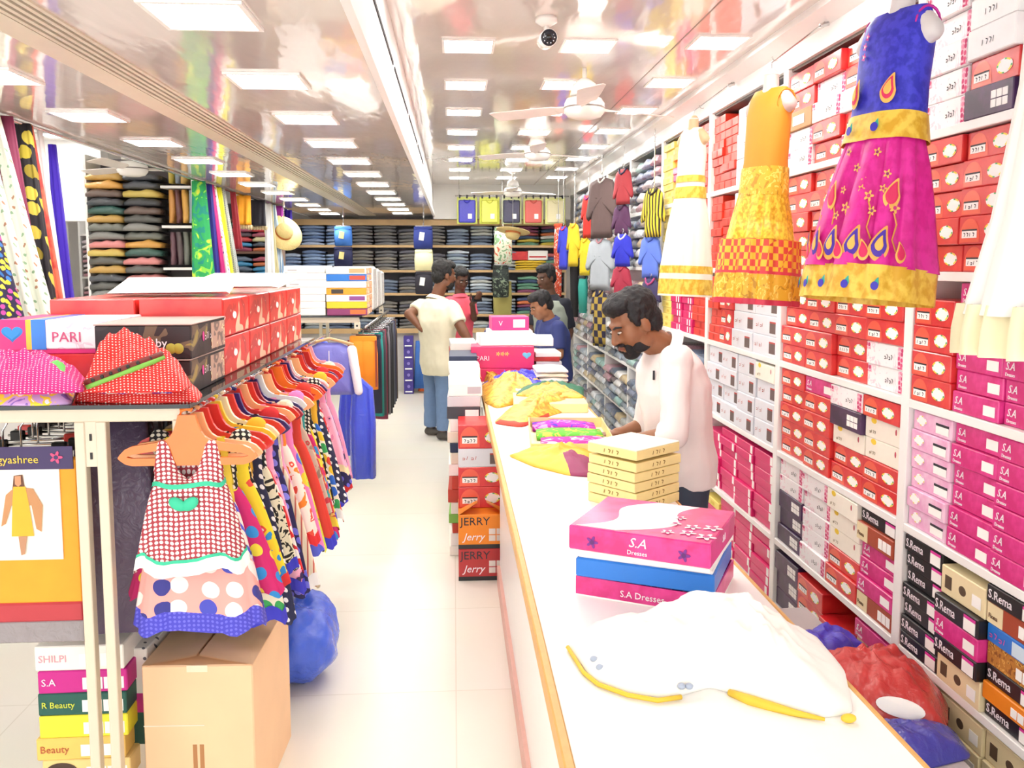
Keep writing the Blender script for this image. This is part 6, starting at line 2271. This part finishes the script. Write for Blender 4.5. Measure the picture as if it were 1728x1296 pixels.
hungy('jean_shorts', 579, 383, 415, 10.7, .22, M('3f7ad0', .7, vary=.15), 'bright blue jeans with yellow tag hung before the back shelves', 'jeans', 'e8d68c')
hungy('navy_shorts', 579, 417, 450, 10.7, .23, M('20244c', .8), 'navy trousers with yellow tag hung under the bright blue jeans', 'trousers', 'e8d68c')
hungy('navy_jeans', 714, 383, 420, 10.7, .24, M('26357c', .8), 'navy jeans with white tag hung before the back shelves', 'jeans', 'f0eee8')
hungy('cream_trousers', 715, 422, 457, 10.7, .23, M('ece6b4', .8), 'cream trousers hung under the navy jeans', 'trousers')
hungy('black_trousers', 715, 459, 496, 10.7, .22, M('2c2a34', .8), 'black trousers with white tag hung under the cream trousers', 'trousers', 'f0eee8')
hungy('floral_trousers', 849, 385, 446, 10.5, .22, P('floral', 'e8ecd4', '8cb484', ('e07a5c', 'd85c50'), scale=13), 'white trousers with red and green flower print', 'trousers')
hungy('camouflage_trousers', 845, 448, 502, 10.45, .2, P('floral', '26302c', '141a18', ('7c8a74', '3c4a40'), scale=20), 'dark leaf print trousers under the flower print trousers', 'trousers')
hungy('khaki_trousers', 848, 475, 535, 10.6, .23, M('a8a05c', .8), 'khaki trousers behind the dark leaf print trousers', 'trousers')
# five shirts on display cards
rod = thing('display_rod', 'thin rod with clips carrying five carded shirts', 'rod', (0, 0, 0))
yr = 10.8
xa, xb = ony(768, 330, yr).x, ony(960, 330, yr).x
zr = ony(860, 331, yr).z
MB().tube([(xa, yr, zr), (xb, yr, zr)], .008, 8).build('rod', CHROME, rod, True)
for x in (xa + .05, xb - .05):
    MB().tube([(x, yr, zr), (x, yr, ZR)], .004, 6).build('drop_wire', CHROME, rod, True)
for i, (u, c, card, lab) in enumerate(((788, '2c2cb4', 'c8d060', 'royal blue shirt carded in clear film'), (826, 'd8dc50', 'c8d048', 'lime yellow shirt carded in clear film'), (863, '2a2a50', 'c0c890', 'navy shirt with white emblem carded in clear film'), (900, 'd85c54', 'c8c878', 'coral red shirt with white patch carded in clear film'), (937, 'e8e0b4', 'd8dc90', 'cream shirt carded in clear film'))):
    p = ony(u, 335, yr)
    o = thing('carded_shirt', lab + ' hung on the rod', 'shirt', (p.x, yr, zr))
    MB().box(-.125, .125, -.006, .0, -.345, -.015, bev=.003).build('card', M(card, .4), o)
    MB().box(-.105, .105, -.03, -.006, -.33, -.05, bev=.012).build('folded_body', film_mat(c), o)
    MB().tube([(-.04, -.03, -.05), (-.02, -.036, -.075), (0, -.038, -.085), (.02, -.036, -.075), (.04, -.03, -.05)], .01, 8).build('collar', M(c, .7), o, True)
    MB().box(.01, .06, -.033, -.03, -.28, -.22).build('chest_patch', PAPER, o)
    for sx in (-.09, 0, .09):
        MB().box(sx - .01, sx + .01, -.012, .006, -.03, .012, bev=.002).build('clip', BLACK, o)


def hat(u, v, Y, rot, label):
    o = thing('straw_hat', label, 'hat', ony(u, v, Y))
    o.rotation_euler = rot
    ST = M('e2cb8a', .8, vary=.12, scale=60, bump=.4)
    MB().lathe([(.085, 0), (.2, -.004), (.2, .002), (.09, .01), (.085, .01)], 32, cap=False).build('brim', ST, o, True)
    MB().lathe([(.09, .004), (.085, .05), (.07, .085), (.03, .1), (.002, .098)], 28).build('crown', ST, o, True)
    MB().lathe([(.0905, .012), (.089, .035)], 28, cap=False).build('ribbon', M('c8743c', .7), o, True)


hat(478, 393, 8.9, (math.radians(62), math.radians(0), math.radians(35)), 'straw hat hung by the striped scarves, brim towards the aisle')
hat(866, 390, 10.1, (math.radians(100), 0, math.radians(0)), 'straw hat hung before the flower print trousers')
bpy.data.objects['straw_hat.001'].rotation_euler = (math.radians(170), math.radians(8), 0)

# ================================================================== chains that carry the wall garments
for u, v0, X, nm in ((1016, 296, 1.38, 'brown jacket'), (1053, 280, 1.42, 'red and navy jacket'), (1104, 312, 1.44, 'yellow and black shirt'), (993, 326, 1.44, 'red and purple shirt'), (969, 374, 1.35, 'yellow long shirt'), (951, 378, 1.235, 'blue shirt by the corner'), (942, 372, 1.24, 'orange printed cloth'), (970, 374, 1.34, 'long black trousers')):
    p = onx(u, v0, X)
    o = thing('hanging_chain', 'thin steel chain from the ceiling carrying the ' + nm, 'chain', (0, 0, 0))
    MB().tube([(X, p.y, ZR - .02), (X, p.y, 1.6)], .004, 6).build('chain_links', CHROME, o)
    MB().tube([(X, p.y, ZR - .03), (X, p.y, ZR)], .014, 10).build('ceiling_eye', CHROME, o)

for u, Y, nm in ((579, 10.7, 'bright blue jeans'), (715, 10.7, 'navy jeans'), (848, 10.55, 'flower print trousers'), (866, 10.1, 'straw hat'), (478, 8.9, 'straw hat by the scarves')):
    p = ony(u, 400, Y)
    o = thing('hanging_chain', 'thin steel chain from the ceiling carrying the ' + nm, 'chain', (0, 0, 0))
    zc = ZL if p.x < XSTEP else ZR
    MB().tube([(p.x, Y + .05, zc - .01), (p.x, Y + .05, 1.3 if 'hat' not in nm else p.z)], .004, 6).build('chain_links', CHROME, o)
    MB().tube([(p.x, Y + .05, zc - .03), (p.x, Y + .05, zc)], .014, 10).build('ceiling_eye', CHROME, o)

# ================================================================== scarves along the ceiling edge
ed = thing('scarf_rail', 'metal rail under the ceiling edge carrying the scarves', 'rail', (0, 0, 0))
MB().tube([(XEDGE + .02, 2.6, ZL - .012), (XEDGE + .02, 9.6, ZL - .012)], .008, 8).build('rail', CHROME, ed, True)


def scarf(ut, ub, vb, wt, wb, mt, label, seed, back=0.0, vt=None, folds=6, fringe=None):
    """scarf from the ceiling edge above pixel column ut to the pixel (ub, vb)"""
    x0 = XEDGE + .02
    v = vt if vt else None
    d0 = ray(ut, 300)
    y = x0 / d0.x * d0.y
    top = Vector((x0, y, ZL - .012))
    if vt:
        top = ony(ut, vt, y)
    y += back
    bot = ony(ub, vb, y)
    k = y / F
    b = MB()
    secs = []
    for i in range(9):
        f = i / 8
        c = (top.x * (1 - f) + bot.x * f - top.x, 0, (bot.z - top.z) * f)
        hw = (wt * (1 - f) + wb * f) * k / 2
        secs.append((c, hw, .018 + .022 * f, .5 + .5 * f))
    loft_cloth(b, secs, folds, .28, seed, n=40)
    o = b.build('hanging_scarf', mt, None, True)
    o.location = (top.x, y, top.z)
    T(o, label, 'scarf')
    if fringe:
        f_ = MB()
        for j in range(7):
            px_ = bot.x - top.x + (j - 3) / 3 * wb * k / 2
            f_.ell((px_, 0, bot.z - top.z - .02), (.016, .016, .02), 8, 6)
        q = f_.build('tassel_fringe', fringe, o)
        q['kind'] = 'stuff'
    return o


WG = P('cells', 'eaf0e2', '8cb08c', ('9cc09c', 'b8886c'), scale=26, size=.16)
scarf(-95, 25, 640, 60, 75, P('cells', '2c2a4c', 'd8dc3c', ('3c7cc8', 'c850a8', 'e8e050'), scale=40, size=.36), 'navy scarf with yellow blue and pink square print', 1)
scarf(-15, 64, 640, 26, 42, WG, 'white scarf with small green dots nearest the navy print scarf', 2, -.1)
scarf(-8, 62, 640, 40, 60, M('7c2c4c', .7), 'plain maroon scarf between the two green dotted scarves', 3, .06)
scarf(10, 98, 640, 14, 42, WG, 'white scarf with small green dots beside the maroon scarf', 4, -.06)
scarf(9, 60, 640, 12, 20, P('floral', '5c8c5c', '2c5c3c', ('9cc08c', '3c6c4c'), scale=18), 'leaf green printed scarf between the dotted scarves', 5, -.02)
scarf(33, 92, 640, 26, 36, P('cells', '26242a', 'c8b83c', ('d8c850', '9c8c2c'), scale=12, size=.35), 'black scarf with large yellow medallions', 6, .05)
scarf(52, 114, 640, 13, 24, P('damask', 'b83a34', 'e06a4c', scale=14), 'rust red shimmering scarf', 7)
scarf(62, 118, 640, 5, 8, M('eceae8', .7), 'narrow white scarf beside the rust red one', 8, .05)
sb_ = scarf(88, 124, 640, 11, 30, M('3a1cb0', .7, vary=.1), 'deep violet feathered scarf on a wire hook', 9, 0, 244)
scarf(335, 350, 600, 22, 48, P('floral', '2ca45c', '1c8c7c', ('8cd84c', 'd8e04c'), scale=11), 'green watercolour print scarf', 11)
scarf(350, 378, 600, 9, 14, M('2c2a8c', .7), 'narrow dark blue scarf beside the green print', 12, .04)
scarf(354, 388, 600, 12, 20, M('c41f78', .7, vary=.1), 'magenta silk scarf beside the dark blue scarf', 13)
scarf(362, 400, 600, 8, 20, P('cells', 'f2ece6', 'c8707c', ('c8a03c', '8c6cb0'), scale=26, size=.2), 'white scarf with tiny flowers', 14, -.04)
scarf(367, 405, 600, 8, 16, M('e4e02c', .7), 'bright yellow scarf beside the tiny flower scarf', 15, .03)
scarf(374, 418, 600, 9, 20, P('dots', 'b4b8b4', '8c908c', scale=60, size=.3), 'grey fine patterned scarf', 16)
scarf(392, 403, 420, 9, 12, M('9c2430', .7), 'dark red scarf beside the orange tasselled one', 17)
TAS = M('c8b48c', .8)
scarf(410, 411, 379, 22, 24, M('f0a01c', .7, vary=.15), 'orange knitted scarf with tassels', 18, fringe=TAS)
scarf(433, 434, 381, 26, 28, M('24202c', .7), 'black scarf with tassels', 19, fringe=TAS)
scarf(463, 464, 385, 26, 28, M('8c1c8c', .7, vary=.15), 'purple sequined scarf with tassels', 20, fringe=TAS)
scarf(485, 486, 383, 12, 13, M('3a1cac', .7), 'blue violet scarf at the end of the tasselled row', 21, fringe=TAS)
scarf(455, 457, 490, 10, 16, M('f0f0f0', .7), 'white scarf hung below the tasselled row', 22, -.1)
scarf(462, 472, 480, 10, 20, P('stripe', '8cacd0', 'd8e4f0', scale=14, size=.5), 'pale blue striped scarf under the straw hat', 23, -.1)
scarf(452, 466, 490, 8, 16, M('ccc498', .7), 'khaki scarf beside the pale blue striped one', 24, .05)

# ================================================================== side wing: stacked fabrics
sx0, sx1, sy = -2.86, -2.06, 7.0
fu = thing('fabric_rack', 'white rack piled with film packed fabrics in the side wing', 'rack', (0, 0, 0))
MB().box(sx0, sx1, sy + .31, sy + .33, 0, 2.5).build('back_panel', M('5c5658', .6), fu)
MB().box(sx0, sx1, sy, sy + .31, 0, 1.18, bev=.004).build('base_cabinet', M('d8d4d0', .5), fu)
for x in (sx0 - .02, sx1):
    MB().box(x, x + .02, sy + .02, sy + .33, 0, 2.5).build('side_panel', LAM, fu)
FC = [('5c5c58', 'grey'), ('3c4048', 'charcoal'), ('2f5c54', 'dark green'), ('c8a050', 'mustard'), ('8c8c88', 'pale grey'), ('e08c8c', 'salmon'), ('d8c060', 'yellow'), ('4c5058', 'slate'), ('6c5850', 'brown'), ('e0a850', 'amber'), ('70746c', 'olive grey')]
FM = {c: folded(600 + i, .265, .28, .06, .2).mesh('fabric_packet', film_mat(c), True) for i, (c, _) in enumerate(FC)}
seqs = ([0, 0, 1, 4, 0, 7, 3, 0, 6, 5, 4, 10, 3, 2, 1, 8, 9, 3], [1, 4, 0, 6, 9, 5, 0, 5, 2, 9, 10, 4, 0, 8, 1, 6, 7, 1])
for col in range(2):
    for k, ci in enumerate(seqs[col]):
        c, nm = FC[ci]
        z = 1.1805 + .066 * k
        o = obj('fabric_packet', FM[c], None, (sx0 + .14 + .275 * col + rnd.uniform(-.01, .01), sy - .01 + rnd.uniform(-.015, .015), z), rnd.uniform(-.06, .06))
        T(o, '%s fabric packet, %s in the %s pile of the side wing rack' % (nm, ORD[k], ('doorway side', 'scarf side')[col]), 'packet', 'fabric packets in the side wing rack')
MB().box(sx0 + .57, sx1 - .001, sy + .0, sy + .31, 1.60, 1.62).build('shelf', LAM, fu)
MB().box(sx0 + .57, sx1 - .001, sy + .0, sy + .31, 1.93, 1.95).build('shelf', LAM, fu)
MB().box(sx0 + .57, sx1 - .001, sy + .0, sy + .31, 2.24, 2.26).build('shelf', LAM, fu)
for lev, (z, cs) in enumerate(((1.1805, ['3c4048', '5c5c58', 'e0a850', '4c5058']), (1.6205, ['6c4854', '5c4c50', '70746c', '5a5a48']), (1.9505, ['e0a050', '6c3c40', 'e8b050', '9cb0c0']), (2.2605, ['c8b040', '8c98a8', 'e0b868']))):
    for i, c in enumerate(cs):
        b = folded(640 + i + lev * 7, .26, .26, .045, .15)
        o = b.build('upright_fabric_packet', film_mat(c), None, True)
        o.location = (sx0 + .60 + .052 * i + .02, sy + .02, z + .15)
        o.rotation_euler = (0, math.pi / 2 + rnd.uniform(-.06, .06), 0)
        T(o, 'fabric packet on edge, %s from the flat piles, %s shelf of the side wing rack' % (OR2[i], ('lowest', 'second', 'third', 'top')[lev]), 'packet', 'fabric packets on edge, %s shelf of the side wing' % ('lowest', 'second', 'third', 'top')[lev])
# colourful stacks beyond the scarves
cu = thing('side_shelf_unit', 'shelf unit of bright folded clothes beyond the tasselled scarves', 'shelf', (0, 0, 0))
for z in (.9, 1.42, 1.78, 2.12):
    MB().box(-2.62, -1.86, 9.3, 9.62, z - .025, z).build('shelf', M('7c5c4c', .6), cu)
for x in (-2.64, -1.86):
    MB().box(x, x + .02, 9.3, 9.62, 0, 2.3).build('side_panel', M('8c7464', .6), cu)
MB().box(-2.64, -1.84, 9.62, 9.64, 0, 2.3).build('back_panel', M('4a4448', .6), cu)
MC = ['c8343c', '2c5c54', 'a84c64', '3c4858', 'd8d0a0', '8c2c4c', '4a3c48', '2c8cc0', 'c86c3c', '5c6c84']
MMs = {c: folded(680 + i, .235, .28, .048, .2).mesh('folded_cloth', film_mat(c), True) for i, c in enumerate(MC)}
for lev, z in enumerate((.9, 1.42, 1.78)):
    for col in range(3):
        for k in range(6):
            c = rnd.choice(MC)
            o = obj('folded_cloth', MMs[c], None, (-2.49 + .247 * col, 9.29, z + .0005 + .051 * k), rnd.uniform(-.05, .05))
            T(o, 'bright folded cloth, %s in the %s stack, %s shelf beyond the tasselled scarves' % (ORD[k], ('inner', 'middle', 'scarf side')[col], ('lowest', 'middle', 'upper')[lev]), 'cloth', 'folded cloths beyond the scarves, %s shelf' % ('lowest', 'middle', 'upper')[lev])
# packets seen through the side doorway
du = thing('doorway_shelf_unit', 'white shelf unit of pale packets seen through the side doorway', 'shelf', (0, 0, 0))
for z in (.8, 1.2, 1.52, 1.95):
    MB().box(-3.75, -2.95, 9.0, 9.3, z - .02, z).build('shelf', LAM, du)
for x in (-3.77, -2.95):
    MB().box(x, x + .02, 9.0, 9.3, 0, 2.1).build('side_panel', LAM, du)
MB().box(-3.77, -2.93, 9.3, 9.32, 0, 2.1).build('back_panel', M('b8b0b4', .6), du)
DC = ['d8ccd4', 'e8e0e4', 'b8a8b4', 'c8909c', '8c8890', 'e4dcd8']
DMs = {c: folded(720 + i, .24, .26, .044, .25).mesh('pale_packet', film_mat(c), True) for i, c in enumerate(DC)}
for lev, z in enumerate((1.2, 1.52)):
    for col in range(3):
        for k in range(5 + 3 * lev):
            o = obj('pale_packet', DMs[rnd.choice(DC)], None, (-3.61 + .26 * col, 8.99, z + .0005 + .047 * k), rnd.uniform(-.06, .06))
            T(o, 'pale packet, %s in the %s stack, %s shelf behind the side doorway' % (ORD[k], ('outer', 'middle', 'aisle side')[col], ('lower', 'upper')[lev]), 'packet', 'pale packets behind the doorway, %s shelf' % ('lower', 'upper')[lev])

# ================================================================== bagged goods standing between the counter and the wall
def bagged(name, label, px, z, h, mt, seed, extra=None):
    o = heap_px(name, label, 'packet', px, z, h, [mt], seed, None, .22, n=72, k=12, power=3.0)
    return o


st_ = thing('storage_crate', 'plain grey crate under the bagged goods between counter and wall', 'crate', (1.12, 1.95, 0))
MB().box(-.27, .27, -.42, 1.25, 0.0005, .30, bev=.01).build('body', M('b8b0b0', .6), st_)
rb = bagged('red_bagged_cloth', 'red cloth in a glossy clear bag beside the counter', [(1330, 1180), (1480, 1240), (1600, 1245), (1600, 1190), (1530, 1130), (1420, 1140), (1340, 1140)], .3005, .13, film_mat('c8302c'), 81)
bagged('violet_bagged_cloth', 'violet cloth in a glossy clear bag beyond the red one', [(1310, 1130), (1420, 1140), (1480, 1120), (1450, 1095), (1380, 1092), (1310, 1100)], .3015, .09, film_mat('4030c0'), 83)
bagged('blue_bagged_cloth', 'dark blue cloth in a clear bag in front of the red one', [(1400, 1290), (1560, 1300), (1640, 1280), (1610, 1235), (1500, 1230), (1400, 1235)], .3005, .055, film_mat('3c3ca8'), 85)
bpy.context.view_layer.update()
eye = Vector((0, 0, H)) - rb.location
ring = []
for k in range(24):
    t = 2 * math.pi * k / 24
    q = on_cloth(rb, eye, ray(1520 + 42 * math.cos(t), 1196 + 17 * math.sin(t) + 10 * math.cos(t)))
    if q:
        ring.append(q + Vector((-.002, -.003, .004)))
c = on_cloth(rb, eye, ray(1520, 1196))
if c and len(ring) > 6:
    b = MB()
    n = len(ring)
    b.add([c + Vector((-.002, -.003, .008))] + ring, [(0, 1 + k, 1 + (k + 1) % n) for k in range(n)])
    b.build('white_print', PAPER, rb, True)
